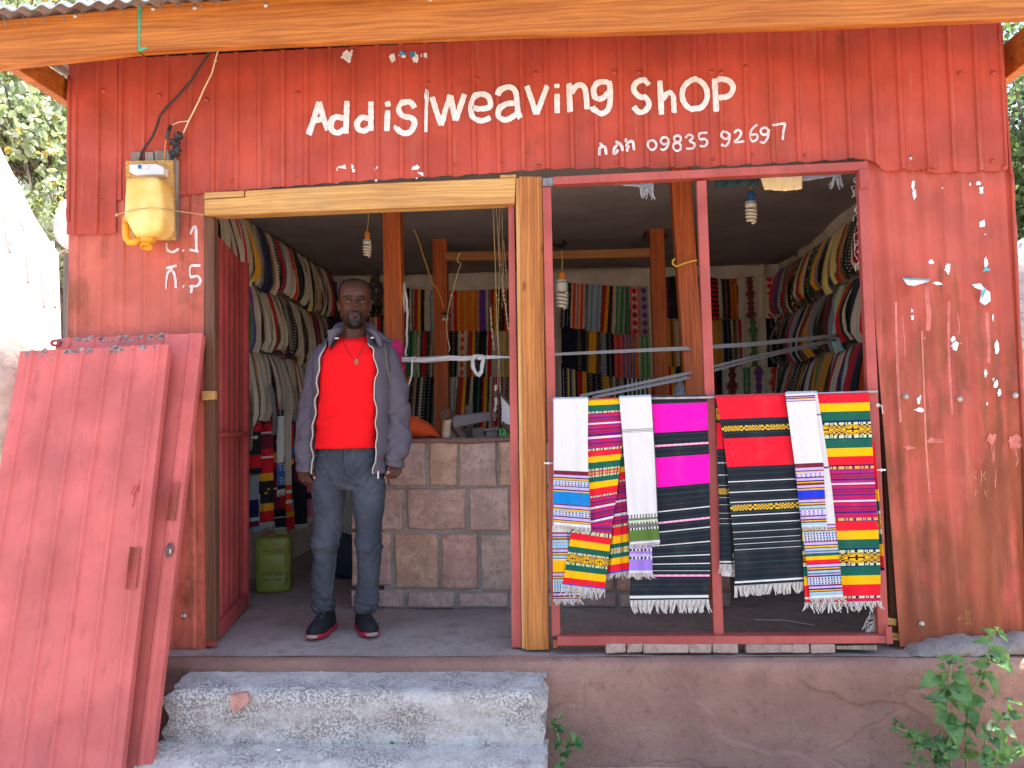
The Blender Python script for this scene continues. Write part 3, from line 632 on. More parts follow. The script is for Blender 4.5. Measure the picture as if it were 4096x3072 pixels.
def scrap(pts, parent, mat, Y):
    p = np.array(pts, float)*.7236+np.array((3300, 800)); A = at(p[:, 0], p[:, 1], Y)
    for i in range(len(A)): A[i, 1] -= .008*(i % 2)
    obj('poster_scrap', MB().add(A, [tuple(range(len(A)))[::-1]]), mat, parent)
MT['paper'] = m_plain('torn_paper', (.72, .73, .74), .8, .1); MT['paper_teal'] = m_plain('torn_teal_paper', (.12, .45, .50), .8, .2)
scrap([(430, 432), (500, 438), (583, 440), (566, 456), (520, 466), (488, 478), (455, 470), (436, 452)], low_right, MT['paper'], -.012)
scrap([(430, 430), (490, 434), (584, 438), (575, 448), (500, 442), (432, 440)], low_right, MT['paper_teal'], -.022)
scrap([(812, 466), (855, 462), (884, 490), (908, 510), (916, 558), (878, 584), (854, 562), (862, 500), (830, 486)], low_right, MT['paper'], -.012)
scrap([(862, 520), (884, 482), (890, 500), (866, 545)], low_right, MT['paper_teal'], -.024)
scrap([(872, 396), (880, 376), (912, 378), (908, 392)], low_right, MT['paper_teal'], -.012)
# scratched marks and drips of paint on the rusty sheet (flat paint)
mb = MB()
for i, (x0, y0, y1, w) in enumerate(((570, 470, 720, 22), (548, 720, 1620, 12), (690, 560, 1190, 13), (396, 560, 1230, 14), (440, 640, 860, 9), (905, 620, 900, 18), (945, 1360, 1590, 6), (930, 1360, 1450, 7), (1065, 1370, 1470, 8), (740, 620, 740, 8))):
    stroke_mesh(mb, [(x0, y0), (x0+4, (y0*2+y1)/3), (x0+12, (y0+2*y1)/3), (x0+30*(y1-y0)/800, y1)], w, (3300, 800), .7236, True, ly, i)
for i, (x, y, rx, ry) in enumerate(((930, 1322, 36, 34), (1066, 1336, 60, 44), (610, 1330, 60, 18), (470, 1370, 40, 14))): blob(mb, 3300+x*.7236, 800+y*.7236, rx*.62, ry*.6, i*5.1, ly)
obj('paint_drips', mb, m_plain('old_pink_paint', (.56, .16, .125), .6, .2, 20), low_right)
mb = MB()
for i, q in enumerate(([(1262, -10), (1268, 60), (1274, 150)], [(1150, 60), (1215, 70), (1310, 80)], [(1190, 30), (1170, 60), (1160, 95)], [(1290, -10), (1300, 70), (1305, 150)], [(1240, 130), (1300, 120)])):
    stroke_mesh(mb, q, 5, (3400, 2450), .375, False, ly, i)
for i, q in enumerate(([(850, 1500), (830, 1520), (850, 1545)], [(872, 1495), (874, 1560)], [(890, 1500), (880, 1525), (895, 1550)], [(840, 1640), (842, 1600), (855, 1620)], [(885, 1600), (900, 1645)], [(905, 1605), (885, 1625)])):
    stroke_mesh(mb, q, 3.5, (3300, 800), .7236, False, ly, i)
obj('scratches', mb, m_plain('yellow_scratch', (.55, .26, .06), .7, .3, 30), low_right, kind='stuff')
# ================================================================== CONCRETE STEPS
steps = thing('concrete_steps', 'crumbling grey concrete steps leading up to the doorway', 'steps', (-.9, -.38, -.46)); 
def step(prof, xl, xr, seed, name):
    pr = interp(prof, 30); nx = 150; P = np.zeros((len(pr), nx, 3)); fmat = []
    for i, (y, z) in enumerate(pr):
        ti = i/(len(pr)-1)
        for j in range(nx):
            u = j/(nx-1); x = xl+(xr-xl)*u
            edge = math.exp(-((i-16)/5.0)**2)
            k1 = mnoise.noise(Vector((x*3.1, z*4+y*4, seed))); k2 = mnoise.noise(Vector((x*13, z*14+y*9, seed+3))); k3 = mnoise.noise(Vector((x*42, z*40+y*30, seed+5)))
            ris = 1.0 if i > 15 else .25
            chip = max(0, k2-.25)*.05*edge
            crum = .035*max(0, 1-u*9)**1.5*abs(mnoise.noise(Vector((i*.35, 1, seed)))) + .02*max(0, 1-(1-u)*16)*abs(mnoise.noise(Vector((i*.4, 5, seed))))
            P[i, j] = (x+(.05*mnoise.noise(Vector((i*.25, 3, seed)))*max(0, 1-u*7)+.028*mnoise.noise(Vector((i*.3, 8, seed)))*max(0, 1-(1-u)*12)),
                       y-ris*(.014*k1+.012*k2+.006*k3)+chip*.8+crum*.4, z-chip-crum*.6*edge-(1-ris)*(.008*k1+.004*k2)+.004*k3*(1-ris))
    mb = MB().grid(P)
    n = len(mb.f)
    # closed ends
    for j, sgn in ((0, 1), (nx-1, -1)):
        b = mb.n; ring = P[:, j]; back = ring.copy(); back[:, 1] = ring[0, 1]+.02
        mb.grid(np.stack([ring, back], 1) if sgn < 0 else np.stack([back, ring], 1))
    o = obj(name, mb, [MT['concrete'], MT['tread']], steps, smooth=True)
    me = o.data
    for p in me.polygons:
        if p.normal.z > .62: p.material_index = 1
    return o
xl1 = float(at(668, 2800, -.38)[0]); xr1 = float(at(2172, 2760, -.38)[0])
step([(-.12, -.056), (-.25, -.060), (-.355, -.066), (-.385, -.080), (-.398, -.11), (-.392, -.19), (-.388, -.30)], xl1, xr1, 2.0, 'step')
xl2 = float(at(545, 3000, -.59)[0]); xr2 = xr1+.005
step([(-.33, -.286), (-.44, -.288), (-.545, -.296), (-.572, -.310), (-.588, -.345), (-.582, -.41), (-.580, -.48)], xl2, xr2, 6.0, 'step')
# small stones lying on the treads
rr = random.Random(4)
pink = m_plain('pink_plaster_patch', (.48, .24, .19), .9, .2, 30)
st0 = steps.children[0]
p = np.array([(920, 2780), (985, 2772), (998, 2805), (960, 2840), (930, 2850), (922, 2815)], float)
A = at(p[:, 0], p[:, 1], -.417); obj('plaster_patch', MB().add(np.r_[A, A+np.array([0, .03, 0])], [(5, 4, 3, 2, 1, 0)]+[(i, (i+1) % 6, 6+(i+1) % 6, 6+i) for i in range(6)]).jitter(.006, 30), pink, st0)
# ================================================================== LEANING SHUTTERS
def shutter(name, label, TL, TR, Ytop, BRx, Ybot, rec_edges):
    tl = at(*TL, Ytop); tr = at(*TR, Ytop); wv = tr-tl; zb = -.445
    br = at(BRx[0], BRx[1], Ybot); f = (tr[2]-zb)/(tr[2]-br[2]); br = tr+(br-tr)*f; bl = br-wv
    root = thing(name, label, 'shutter', tuple((bl+br)/2), 'painted sheet metal shutters leaning by the door')
    nrm = np.cross(wv, br-tr); nrm /= np.linalg.norm(nrm); nrm = nrm if nrm[1] < 0 else -nrm
    W = np.linalg.norm(wv); xs = rib_xs(0, W, .1225, .026, .06); P = np.zeros((9, len(xs), 3))
    for i in range(9):
        for j, x in enumerate(xs):
            t = i/8; q = tl+wv*x/W+(br-tr)*t
            P[i, j] = q+nrm*(float(trapz(x, .1225, .026, .009, .06))+.004*mnoise.noise(Vector((x*3, t*4, W)))+(.004*mnoise.noise(Vector((x*22, 1, 1))) if i == 0 else 0))
    sheet = obj('sheet', MB().grid(P[:, ::-1]), MT['red_shutter'], root, solid=.001)
    dn = (br-tr)/np.linalg.norm(br-tr); wn_ = wv/W
    for (a, b, nm) in ((tr+dn*.01, br-dn*.01, 'frame_bar'), (tl+dn*.01, bl-dn*.01, 'frame_bar')):
        s = -1 if a is not None and np.allclose(a, tr+dn*.01) else 1
        obj(nm, MB().beam(a+wn_*s*.012-nrm*.019, b+wn_*s*.012-nrm*.019, .026, .034, wn_), MT['red_shutter'], root, bevel=.003)
    for (a, b) in ((tl, tr), (bl-dn*.03, br-dn*.03), ((tl+bl)/2, (tr+br)/2)):
        obj('frame_bar', MB().beam(a-nrm*.019+dn*.014, b-nrm*.019+dn*.014, .03, .026, nrm), MT['red_shutter'], root, bevel=.003)
    return root, sheet, tl, tr, bl, br, nrm, dn, wn_
A_ = shutter('metal_shutter', 'front one of two leaning sheet metal shutters, bleached red, showing its whole ribbed face', (81, 1405), (675, 1378), -.185, (487, 3060), -.66, 0)
B_ = shutter('metal_shutter', 'rear one of two leaning sheet metal shutters, mostly hidden behind the front one', (229, 1354), (811, 1333), -.075, (614, 2990), -.545, 0)
def bracket(S, px, Yg, L, parent):
    root, sheet, tl, tr, bl, br, nrm, dn, wn_ = S
    t0 = px; a = tr+dn*t0-wn_*.035+nrm*.010; b = a+dn*L
    obj('pull_handle', MB().beam(a, b, .030, .004, wn_).beam(a-wn_*.017+nrm*.014, b-wn_*.017+nrm*.014, .004, .028, wn_), MT['red_frame'], root, bevel=.001)
bracket(A_, .93, 0, .175, None); bracket(B_, .72, 0, .170, None)
root, sheet, tl, tr, bl, br, nrm, dn, wn_ = B_
a = tr+dn*1.02-wn_*.030+nrm*.010
obj('lock_plate', MB().add([a+wn_*.020*math.cos(t)*1.0+dn*.030*math.sin(t)+nrm*.004*0 for t in np.linspace(0, 2*np.pi, 16, endpoint=False)], [tuple(range(16))]).jitter(.004, 60), m_plain('burnt_steel', (.15, .075, .065), .5, .4, 40), root, solid=.003)
obj('keyhole', MB().box(a[0]+.004, a[0]+.012, a[1]-.008, a[1]-.004, a[2]-.012, a[2]+.006), MT['screw'], root)
# grime and torn paint along the top edges
MT['grime'] = m_plain('grey_torn_paint', (.30, .22, .20), .8, .5, 60)
for S, sd in ((A_, 1), (B_, 7)):
    root, sheet, tl, tr, bl, br, nrm, dn, wn_ = S; W = np.linalg.norm(tr-tl); mb = MB()
    for k in range(46):
        x = rr.uniform(.02, W-.03); y = abs(rr.gauss(0, .016))+.003; r = rr.uniform(.003, .009)*(1.6 if y < .014 else 1)
        c = tl+wn_*x+dn*y+nrm*(float(trapz(x, .1225, .026, .009, .06))+.0012); n = 8
        V = [c]+[c+wn_*r*(1+.6*rr.random())*math.cos(q)+dn*r*(.5+.7*rr.random())*math.sin(q) for q in np.linspace(0, 2*np.pi, n, endpoint=False)]
        mb.add(V, [(0, 1+i, 1+(i+1) % n) for i in range(n)])
    obj('torn_paint', mb, MT['grime'], sheet, kind='stuff')
root, sheet, tl, tr, bl, br, nrm, dn, wn_ = A_
mb = MB()
for (x, y, l) in ((.665, .62, .07), (.655, .66, .05), (.64, .66, .04), (.648, .70, .06)):
    a = tl+wn_*x+dn*y+nrm*.009; b = a+dn*l+wn_*rr.uniform(-.02, .01)
    mb.beam(a-nrm*.0012, b-nrm*.0012, .0035, .0004, wn_)
obj('paint_drips', mb, m_plain('fresh_red_paint', (.42, .025, .015), .4, .1, 20), sheet)
# lug with a hole on the rear shutter
q = at(222, 1372, -.09); obj('hinge_lug', MB().tube([q+np.array([.02*math.cos(t), 0, .012*math.sin(t)]) for t in np.linspace(0, 2*np.pi, 14)], .007, 6), MT['red_frame'], B_[0])
# ================================================================== BACKGROUND LEFT: sunlit neighbour wall, dish, tree
p = np.array([(-420, 200), (-10, 560), (60, 700), (140, 860), (205, 965), (238, 1010), (252, 1420), (252, 1900), (-420, 1900)], float)
def slanted(p, X0, Y0, dirv, th):
    """outline laid on a plane through (X0,Y0) along dirv, leaned back to catch more sun"""
    d = np.array([dirv[0], dirv[1], 0.0]); d /= np.linalg.norm(d); n = np.array([d[1]*.86, -d[0]*.86, .5]); r = rays(p[:, 0], p[:, 1]); o = np.array([X0, Y0, 0])
    t = ((o-EYE)@n)/(r@n); A = EYE+r*t[:, None]; return A, n
A, n_ = slanted(p, -3.10, .60, (1, 2.4), .2); m = len(A); B = A-n_*.25 if n_[1] < 0 else A+n_*.25
nb = obj('neighbour_wall', MB().add(np.r_[A, B], [tuple(range(m))[::-1], tuple(range(m, 2*m))]+[(i, (i+1) % m, m+(i+1) % m, m+i) for i in range(m)]), m_plain('whitewashed_plaster', (.72, .60, .54), .9, .08, 3, bump=.3, bsc=20), None, label='sunlit whitewashed wall with a stepped slanting top beside the shop', cat='wall', bevel=.02)
mb = MB()
for k, q in enumerate(([(8, 700), (14, 820), (24, 960), (40, 1010)], [(62, 860), (44, 910), (36, 980)], [(76, 885), (100, 930), (108, 1060), (112, 1130)], [(156, 1012), (166, 1060), (168, 1180), (176, 1228)], [(206, 1112), (216, 1160), (220, 1230)])):
    pp = interp(q, 12); Aq, _ = slanted(pp, -3.10, .60, (1, 2.4), .2); mb.tube(Aq+(n_ if n_[1] < 0 else -n_)*.002, np.linspace(.006, .012, 12)*.8, 6)
obj('wall_crack', mb, m_plain('red_wall_stain', (.50, .26, .22), .9, .3, 20), nb)
pole = slab([(250, 1015), (276, 1010), (278, 1400), (252, 1400)], .35, .08)
obj('wooden_post', pole, MT['wood_grey'], None, label='old grey timber post between the shop corner and the whitewashed wall', cat='post', bevel=.006)
dish = thing('satellite_dish', 'white satellite dish half hidden behind the left corner of the shop', 'satellite dish', tuple(at(285, 960, 1.2)))
c = at(300, 890, 1.2); V = [(.001, .10), (.10, .092), (.2, .066), (.28, .03), (.315, 0), (.317, -.012)]
obj('reflector', MB().lathe(V, (0, 0, 0), 28, axis=(-.2, .95, -.3)).warp(lambda v: v*np.array([.62, .8, 1])*.62+c), m_plain('white_dish_paint', (.78, .78, .78), .5, .05), dish, smooth=True, solid=.004)
obj('dish_arm', MB().tube([c+np.array([0, .05, -.12]), c+np.array([-.07, -.05, -.21]), c+np.array([-.02, .1, -.22])], .010, 8).tube([c+np.array([0, .1, 0]), c+np.array([.05, .15, -.3]), c+np.array([.05, .15, -.55])], .016, 8), MT['galv'], dish, smooth=True)
# ---- trees: trunk, limbs, many leaf faces
def tree(name, label, base, height, centers, nleaf, size, cols, seed, trunk_r=.12, group=None, mat=None):
    r = random.Random(seed); root = thing(name, label, 'tree', tuple(base), group); tm = MB(); top = np.array(base)+np.array([0, 0, height*.55])
    tm.tube([np.array(base), np.array(base)*.6+top*.4+np.array([.1, 0, 0]), top], [trunk_r, trunk_r*.8, trunk_r*.55], 10)
    lm = MB(); allc = [np.array(c[:3]) for c in centers]
    V = []; Fs = []; C = []
    for c in centers:
        cc = np.array(c[:3]); rad = c[3]; mid = (top+cc)/2+np.array([r.uniform(-.2, .2) for _ in range(3)])
        tm.tube([top-np.array([0, 0, .3]), mid, cc], [trunk_r*.45, trunk_r*.3, trunk_r*.1], 6)
        for _ in range(9):
            e = cc+np.array([r.gauss(0, 1) for _ in range(3)])*rad*.6; tm.tube([cc*.7+mid*.3, (cc+e)/2+np.array([0, 0, .05]), e], [.018, .012, .005], 4)
    per = nleaf//len(centers)
    for c in centers:
        cc = np.array(c[:3]); rad = c[3]
        subs = [cc+np.array([r.gauss(0, 1) for _ in range(3)])*rad*.66 for _ in range(34)]
        for k in range(per):
            s = r.choice(subs); p = s+np.array([r.gauss(0, 1) for _ in range(3)])*rad*.15
            a = np.array([r.gauss(0, 1) for _ in range(3)]); a[2] -= .6; a /= np.linalg.norm(a); b = np.cross(a, [r.gauss(0, 1) for _ in range(3)]); b /= np.linalg.norm(b)
            L = size*r.uniform(.6, 1.3); w = L*.40; i0 = len(V); q = np.cross(a, b)*L*.12
            V += [p, p+a*L*.28+b*w*.85+q, p+a*L*.68+b*w*.8+q, p+a*L, p+a*L*.68-b*w*.8+q, p+a*L*.28-b*w*.85+q]; cc_ = r.choice(cols); Fs += [(i0, i0+1, i0+2, i0+3), (i0, i0+3, i0+4, i0+5)]; C += [cc_, cc_]
    mb = MB().add(np.array(V), Fs, np.array(C)); obj('trunk', tm, MT['bark'], root, smooth=True); obj('crown', mb, mat or MT['leaf'], root, cols=True)
    return root
MT['bark'] = m_plain('tree_bark', (.16, .12, .09), .95, .3, 14, bump=.6, bsc=30)
def m_leaf(name, trans=.6, rough=.28):
    t = NT(name); a = t.n('Attribute'); a.attribute_name = 'Col'; b2 = t.n('BsdfTranslucent'); mx = t.n('MixShader'); t.put(b2.inputs[0], a.outputs[0]); mx.inputs[0].default_value = trans
    t.put(t.b.inputs['Base Color'], a.outputs[0]); t.b.inputs['Roughness'].default_value = rough; t.b.inputs['Specular IOR Level'].default_value = .4
    t.t.links.new(t.b.outputs[0], mx.inputs[1]); t.t.links.new(b2.outputs[0], mx.inputs[2]); t.t.links.new(mx.outputs[0], t.t.nodes['Material Output'].inputs[0]); return t.m
MT['leaf'] = m_leaf('tree_leaf')
gl = [(.13, .20, .055), (.10, .17, .05), (.17, .24, .09), (.08, .12, .035), (.22, .28, .13)]; gy = [(.40, .50, .24), (.54, .60, .42), (.30, .40, .16), (.56, .60, .46), (.36, .43, .22), (.50, .54, .38), (.40, .48, .26), (.50, .56, .40), (.30, .36, .16), (.52, .36, .08)]  # gy: greens paled so the washed-out sun glare sits in the leaf colour
def cen(px, py, Y, r): return (*at(px, py, Y), r)
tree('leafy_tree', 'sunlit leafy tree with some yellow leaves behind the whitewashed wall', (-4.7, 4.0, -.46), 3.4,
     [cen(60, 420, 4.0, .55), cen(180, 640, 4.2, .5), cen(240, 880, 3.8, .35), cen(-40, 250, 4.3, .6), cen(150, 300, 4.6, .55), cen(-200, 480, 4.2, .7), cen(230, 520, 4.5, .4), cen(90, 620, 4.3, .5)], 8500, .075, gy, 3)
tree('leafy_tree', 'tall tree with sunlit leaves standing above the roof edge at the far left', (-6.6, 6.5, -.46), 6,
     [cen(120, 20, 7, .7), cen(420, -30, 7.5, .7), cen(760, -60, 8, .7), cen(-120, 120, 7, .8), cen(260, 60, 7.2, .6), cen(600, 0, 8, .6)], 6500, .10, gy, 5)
tree('leafy_tree', 'dark green tree behind the right corner of the shop', (5.2, 5.0, -.46), 5,
     [cen(4090, 500, 5, .7), cen(4080, 700, 5.5, .6), cen(4150, 880, 5, .6), cen(4180, 560, 5.5, .8), cen(4110, 1180, 5, .35), cen(4250, 760, 5, .8)], 11000, .075, gl, 9)
rk = MB().ball(at(4170, 1300, 4.2), (.75, .6, .85), 22, 14).jitter(.14, 2.2).jitter(.03, 9)
obj('boulder', rk, MT['concrete'], None, smooth=True, label='pale sunlit boulder behind the right edge of the shop', cat='rock')
rk = MB().ball(at(30, 1560, .75), (.28, .24, .42), 22, 14).jitter(.10, 3.2).jitter(.03, 12)
obj('rubble_heap', rk, m_plain('pale_rubble', (.62, .52, .45), .95, .2, 12, bump=.8, bsc=20), None, smooth=True, label='sunlit rubble heap behind the leaning shutters at the left edge', cat='rubble')
# ================================================================== TEXTILES INSIDE THE SHOP
PAL = {'k': (.020, .020, .025), 'w': (.84, .82, .78), 'c': (.76, .67, .53), 'r': (.72, .018, .030), 'o': (.92, .22, .02), 'y': (.95, .46, .02), 'g': (.07, .34, .13),
       'b': (.06, .18, .52), 'n': (.014, .020, .085), 'p': (.20, .06, .40), 't': (.24, .11, .045), 's': (.30, .33, .39), 'l': (.42, .60, .74), 'm': (.20, .022, .045),
       'i': (.82, .20, .25), 'e': (.93, .76, .25), 'O': (.95, .075, .022), 'v': (.40, .50, .22), 'u': (.46, .41, .34), 'G': (.035, .14, .085), 'x': (.85, .38, .06), 'a': (.40, .80, .80)}
NAMES = {'k': 'black', 'w': 'white', 'c': 'cream', 'r': 'dark red', 'o': 'orange', 'y': 'amber', 'g': 'green', 'b': 'blue', 'n': 'navy', 'p': 'purple', 't': 'brown', 's': 'slate grey', 'l': 'pale blue', 'm': 'maroon', 'i': 'pink', 'e': 'pale yellow', 'O': 'bright orange', 'v': 'olive', 'u': 'taupe', 'G': 'dark green', 'x': 'ochre', 'a': 'turquoise'}
PAT = {'D': ('k', 'w'), 'B': ('k', 'c'), 'X': ('r', 'c'), 'P': ('p', 'u'), 'Q': ('O', 'c'), 'J': ('k', 'y'), 'R': ('r', 'w'), 'L': ('b', 'w'), 'Z': ('G', 'c'), 'M': ('m', 'c'), 'H': ('r', 'k'), 'E': ('m', 'c'), 'V': ('g', 'c'), 'F': ('p', 'c'), 'I': ('o', 'k'), 'N': ('O', 'c')}
def cellcol(ch, i, j, nj, rows, sd):
    if ch in PAL: return PAL[ch]
    a, b = PAT[ch]; A, B = PAL[a], PAL[b]
    if ch in 'XQP':      # diamonds down the length
        u = abs((j+.5)/nj-.5)*2; v = abs(((i/rows*6) % 1)-.5)*2; return A if u*.8+v < .95 else B
    if ch in 'EVFN':      # embroidered column on cream: ragged crosses and lozenges
        u = abs((j+.5)/nj-.5)*2; q = (i/rows*2.0+.35+sd) % 1; v = abs(((q*4) % 1)-.5)*2; w = .95 if q < .16 else .42+.34*v
        return (A if (i//2+j) % 3 else PAL['t']) if u < w*(1 if i % 2 else .84) else B
    if ch == 'H': return A if (i//3) % 2 else B
    if ch == 'J': return B if (mnoise.noise(Vector((i*1.7, j*2.1, sd))) > .35) else A
    if ch == 'P': return A if (i//2+j) % 2 else B
    if ch == 'I': return A if j % 2 else B
    return B if (i % 3 == 0 and j % 2 == 1) or (nj > 3 and j == nj-1) else A
def look(code):
    w = {}
    for ch in code:
        for q in (PAT[ch] if ch in PAT else (ch,)): w[q] = w.get(q, 0)+(1 if ch in PAL else .6)
    k = sorted(w, key=lambda q: -w[q])[:2]; k = [NAMES[q] for q in k]
    return ' and '.join(k)
ORD = ['first', 'second', 'third', 'fourth', 'fifth', 'sixth', 'seventh', 'eighth', 'ninth', 'tenth', 'eleventh', 'twelfth', 'thirteenth', 'fourteenth', 'fifteenth', 'sixteenth', 'seventeenth', 'eighteenth', 'nineteenth', 'twentieth', '21st', '22nd', '23rd', '24th', '25th', '26th', '27th', '28th', '29th', '30th']
LABELS = set()
def hang(code, a, b, drop, nrm, where, idx, sd, group, bulge=.03, rows=26, slant=0.0, tops=(0, 0), fray=.006, name='scarf', lookover=None):
    """a folded scarf over a string: a,b = top corners in the room, drop downwards, bulging along nrm"""
    a = np.array(a, float); b = np.array(b, float); nrm = np.array(nrm, float); cells = []
    # columns: each letter becomes 1-6 mesh columns
    n_l = len(code); per = 6 if any(ch in 'XQPEVF' for ch in code) else 3 if any(ch in PAT for ch in code) else 1
    if any(ch in PAT for ch in code): rows = 54
    per = max(per, int(math.ceil(8/n_l)))
    nc = n_l*per; w = b-a; W = np.linalg.norm(w); wd = w/W
    ph = sd*1.37; P = np.zeros((rows+1, nc+1, 3))
    for i in range(rows+1):
        t = i/rows
        for j in range(nc+1):
            u = j/nc; e = fray*mnoise.noise(Vector((i*.9, j*3.3, sd))) if j in (0, nc) else 0
            prof = math.sin(min(1, t*6)*math.pi/2)*.014+bulge*(math.sin(min(1, t*1.35)*math.pi/2)**1.2-.45*max(0, t-.86)/.14*(bulge > .03))+(bulge > .03)*.010*mnoise.noise(Vector((sd*3.1, t*1.6, 0)))
            fold = .011*math.sin(u*W*62+ph+t*1.2)*(.35+.65*t)+.008*mnoise.noise(Vector((u*3, t*3, sd)))
            P[i, j] = a+w*u+wd*(e+slant*t)+np.array([0, 0, -1])*(drop*t+.006*mnoise.noise(Vector((u*4, sd, 1)))*(t if t > .5 else 0))+nrm*(prof+fold)
    def cell(i, j):
        k = j//per; ch = code[k]
        if ch not in 'XQPEVFN': return cellcol(ch, i, j % per, per, rows, sd)
        k0 = k; k1 = k
        while k0 > 0 and code[k0-1] == ch: k0 -= 1
        while k1 < n_l-1 and code[k1+1] == ch: k1 += 1
        return cellcol(ch, i, j-k0*per, (k1-k0+1)*per, rows, sd)
    cols = np.array([[np.array(cell(i, j))*(1+.10*mnoise.noise(Vector((i*.7, j, sd)))) for j in range(nc)] for i in range(rows)])
    wn_ = np.cross(wd, [0, 0, 1.0])
    mb = MB().grid(P[:, ::-1] if wn_@nrm < 0 else P[:, ::-1], cols[:, ::-1])
    # ragged selvedge threads
    rg = random.Random(int(sd*97)); fr = PAL['c'] if 'c' in code or 'B' in code else PAL['u']
    for k in range(14 if fray else 0):
        i = rg.randrange(2, rows-1); j = rg.choice((0, nc)); p = P[i, j]+nrm*.004; s = -1 if j == 0 else 1; q = p+wd*s*rg.uniform(.006, .018)+np.array([0, 0, -rg.uniform(.004, .02)])
        mb.add([p, p+np.array([0, 0, .004]), q], [(0, 1, 2)], fr)
    lb = '%s %s, %s from left, %s' % (lookover or look(code), name, ORD[idx], where)
    o = obj('scarf', mb, MT['cloth'], None, smooth=True, cols=True, label=lb, cat='scarf', group=group)
    return o
# ---- back wall (three rows, seen between the posts); spans in photograph pixels at the top of each row
YB = 3.74
def back_row(items, ytop, ybot, where, group, sd0, Y=YB, slant=0.0):
    for k, it in enumerate(items):
        x0, x1, code = it[:3]; yt = ytop(x0) if callable(ytop) else ytop; yt2 = ytop(x1) if callable(ytop) else ytop
        yb = (ybot(x0)+ybot(x1))/2 if callable(ybot) else ybot
        a = at(x0, yt, Y-.012*(k % 2)); b = at(x1+3, yt2, Y-.012*(k % 2)); z1 = at(x0, yb, Y)[2]
        hang(code, a, b, (a[2]+b[2])/2-z1+.02, (0, -1, 0), where, k, sd0+k*1.7, group, bulge=.022, slant=it[3] if len(it) > 3 else slant)
G1 = 'scarves hung in rows on the back wall'
sag = lambda y, x0, x1, d: (lambda x: y+d*math.sin(math.pi*max(0, min(1, (x-x0)/(x1-x0)))))
back_row([(1300, 1350, 'pppp'), (1350, 1372, 'cc'), (1372, 1420, 'rrox'), (1420, 1462, 'cck'), (1462, 1480, 'cc'), (1480, 1530, 'JkJkJ')], 1128, 1262, 'top back row behind the man', G1, 10)
back_row([(1268, 1316, 'kBk'), (1316, 1400, 'kkJkk'), (1400, 1480, 'mkm'), (1478, 1506, 'xcmcxc'), (1506, 1530, 'rrk')], 1262, 1420, 'second back row behind the man', G1, 30)
back_row([(1600, 1640, 'kkk'), (1640, 1653, 'cB'), (1653, 1700, 'trryykkt'), (1700, 1718, 'cc'), (1717, 1742, 'LaL'), (1770, 1812, 'RccRc'), (1812, 1842, 'rrryyk'), (1840, 1910, 'ooxoooxoo'), (1910, 1946, 'cppppc'), (1946, 1958, 'cB'), (1958, 1990, 'trryyk'), (1990, 2012, 'kJBk'), (2012, 2040, 'rrokBr')], sag(1150, 1600, 2040, 14), 1318, 'top back row in doorway', G1, 50)
back_row([(1600, 1634, 'kkn'), (1634, 1674, 'gGgvg'), (1672, 1684, 'cc'), (1684, 1716, 'kBrrrBk'), (1716, 1742, 'BuB'), (1768, 1830, 'knnkBk'), (1830, 1872, 'ccQQcc'), (1872, 1904, 'ttrryyk'), (1902, 1920, 'uBu'), (1918, 1946, 'kkk'), (1946, 1974, 'crrc'), (1974, 2006, 'ccrc'), (2004, 2040, 'xexux')], 1308, 1500, 'middle back row in doorway', G1, 80, slant=-.015)
back_row([(1590, 1660, 'tttrryykk', -.05), (1655, 1700, 'tukBcB', -.04), (1700, 1740, 'DkBkD', -.03), (1780, 1806, 'us'), (1806, 1834, 'cuc'), (1832, 1884, 'ttrryykkt', -.04), (1880, 1896, 'cc', -.03), (1894, 1928, 'kkGk'), (1926, 1962, 'rryykk'), (1960, 1980, 'cR'), (1980, 2004, 'rrc'), (2002, 2044, 'MuMu')], 1494, 1706, 'bottom back row in doorway', G1, 110, slant=-.02)
# window, left pane
s1 = lambda x: 1128+18*min(1, (x-2240)/240)
back_row([(2250, 2286, 'kskDk', -.03), (2286, 2338, 'cOOcOcOOc', -.02), (2337, 2352, 'sDk'), (2350, 2404, 'slsllsl', -.03), (2403, 2454, 'ttrryykkt', -.04), (2452, 2462, 'cc', -.02), (2462, 2516, 'ggugguGg', -.03), (2515, 2552, 'iXXi'), (2553, 2592, 'uPPu'), (2590, 2625, 'cici')], s1, lambda x: 1300+34*min(1, max(0, (x-2240)/240)), 'top back row, left window pane', G1, 140)
s2 = lambda x: 1290+42*min(1, (x-2240)/240)
back_row([(2244, 2308, 'kknkk'), (2308, 2344, 'BDkkB'), (2344, 2360, 'cttc', -.02), (2358, 2390, 'yyyyt', -.02), (2388, 2402, 'BtB', -.02), (2402, 2450, 'sskDk'), (2450, 2490, 'OiOOiO'), (2490, 2548, 'boboboboo'), (2546, 2604, 'cvgvgvc'), (2602, 2625, 'cR')], s2, lambda x: 1462+44*min(1, max(0, (x-2240)/240)), 'middle back row, left window pane', G1, 170)
s3 = lambda x: 1452+46*min(1, (x-2240)/240)
back_row([(2236, 2256, 'wkw'), (2254, 2304, 'kDekuek'), (2302, 2360, 'trryykt'), (2360, 2406, 'DkBkD'), (2404, 2436, 'yxye'), (2434, 2474, 'ttcBt'), (2472, 2500, 'suk'), (2498, 2578, 'kwkwkwkwkw'), (2576, 2625, 'tcrk')], s3, 1700, 'bottom back row, left window pane', G1, 200)
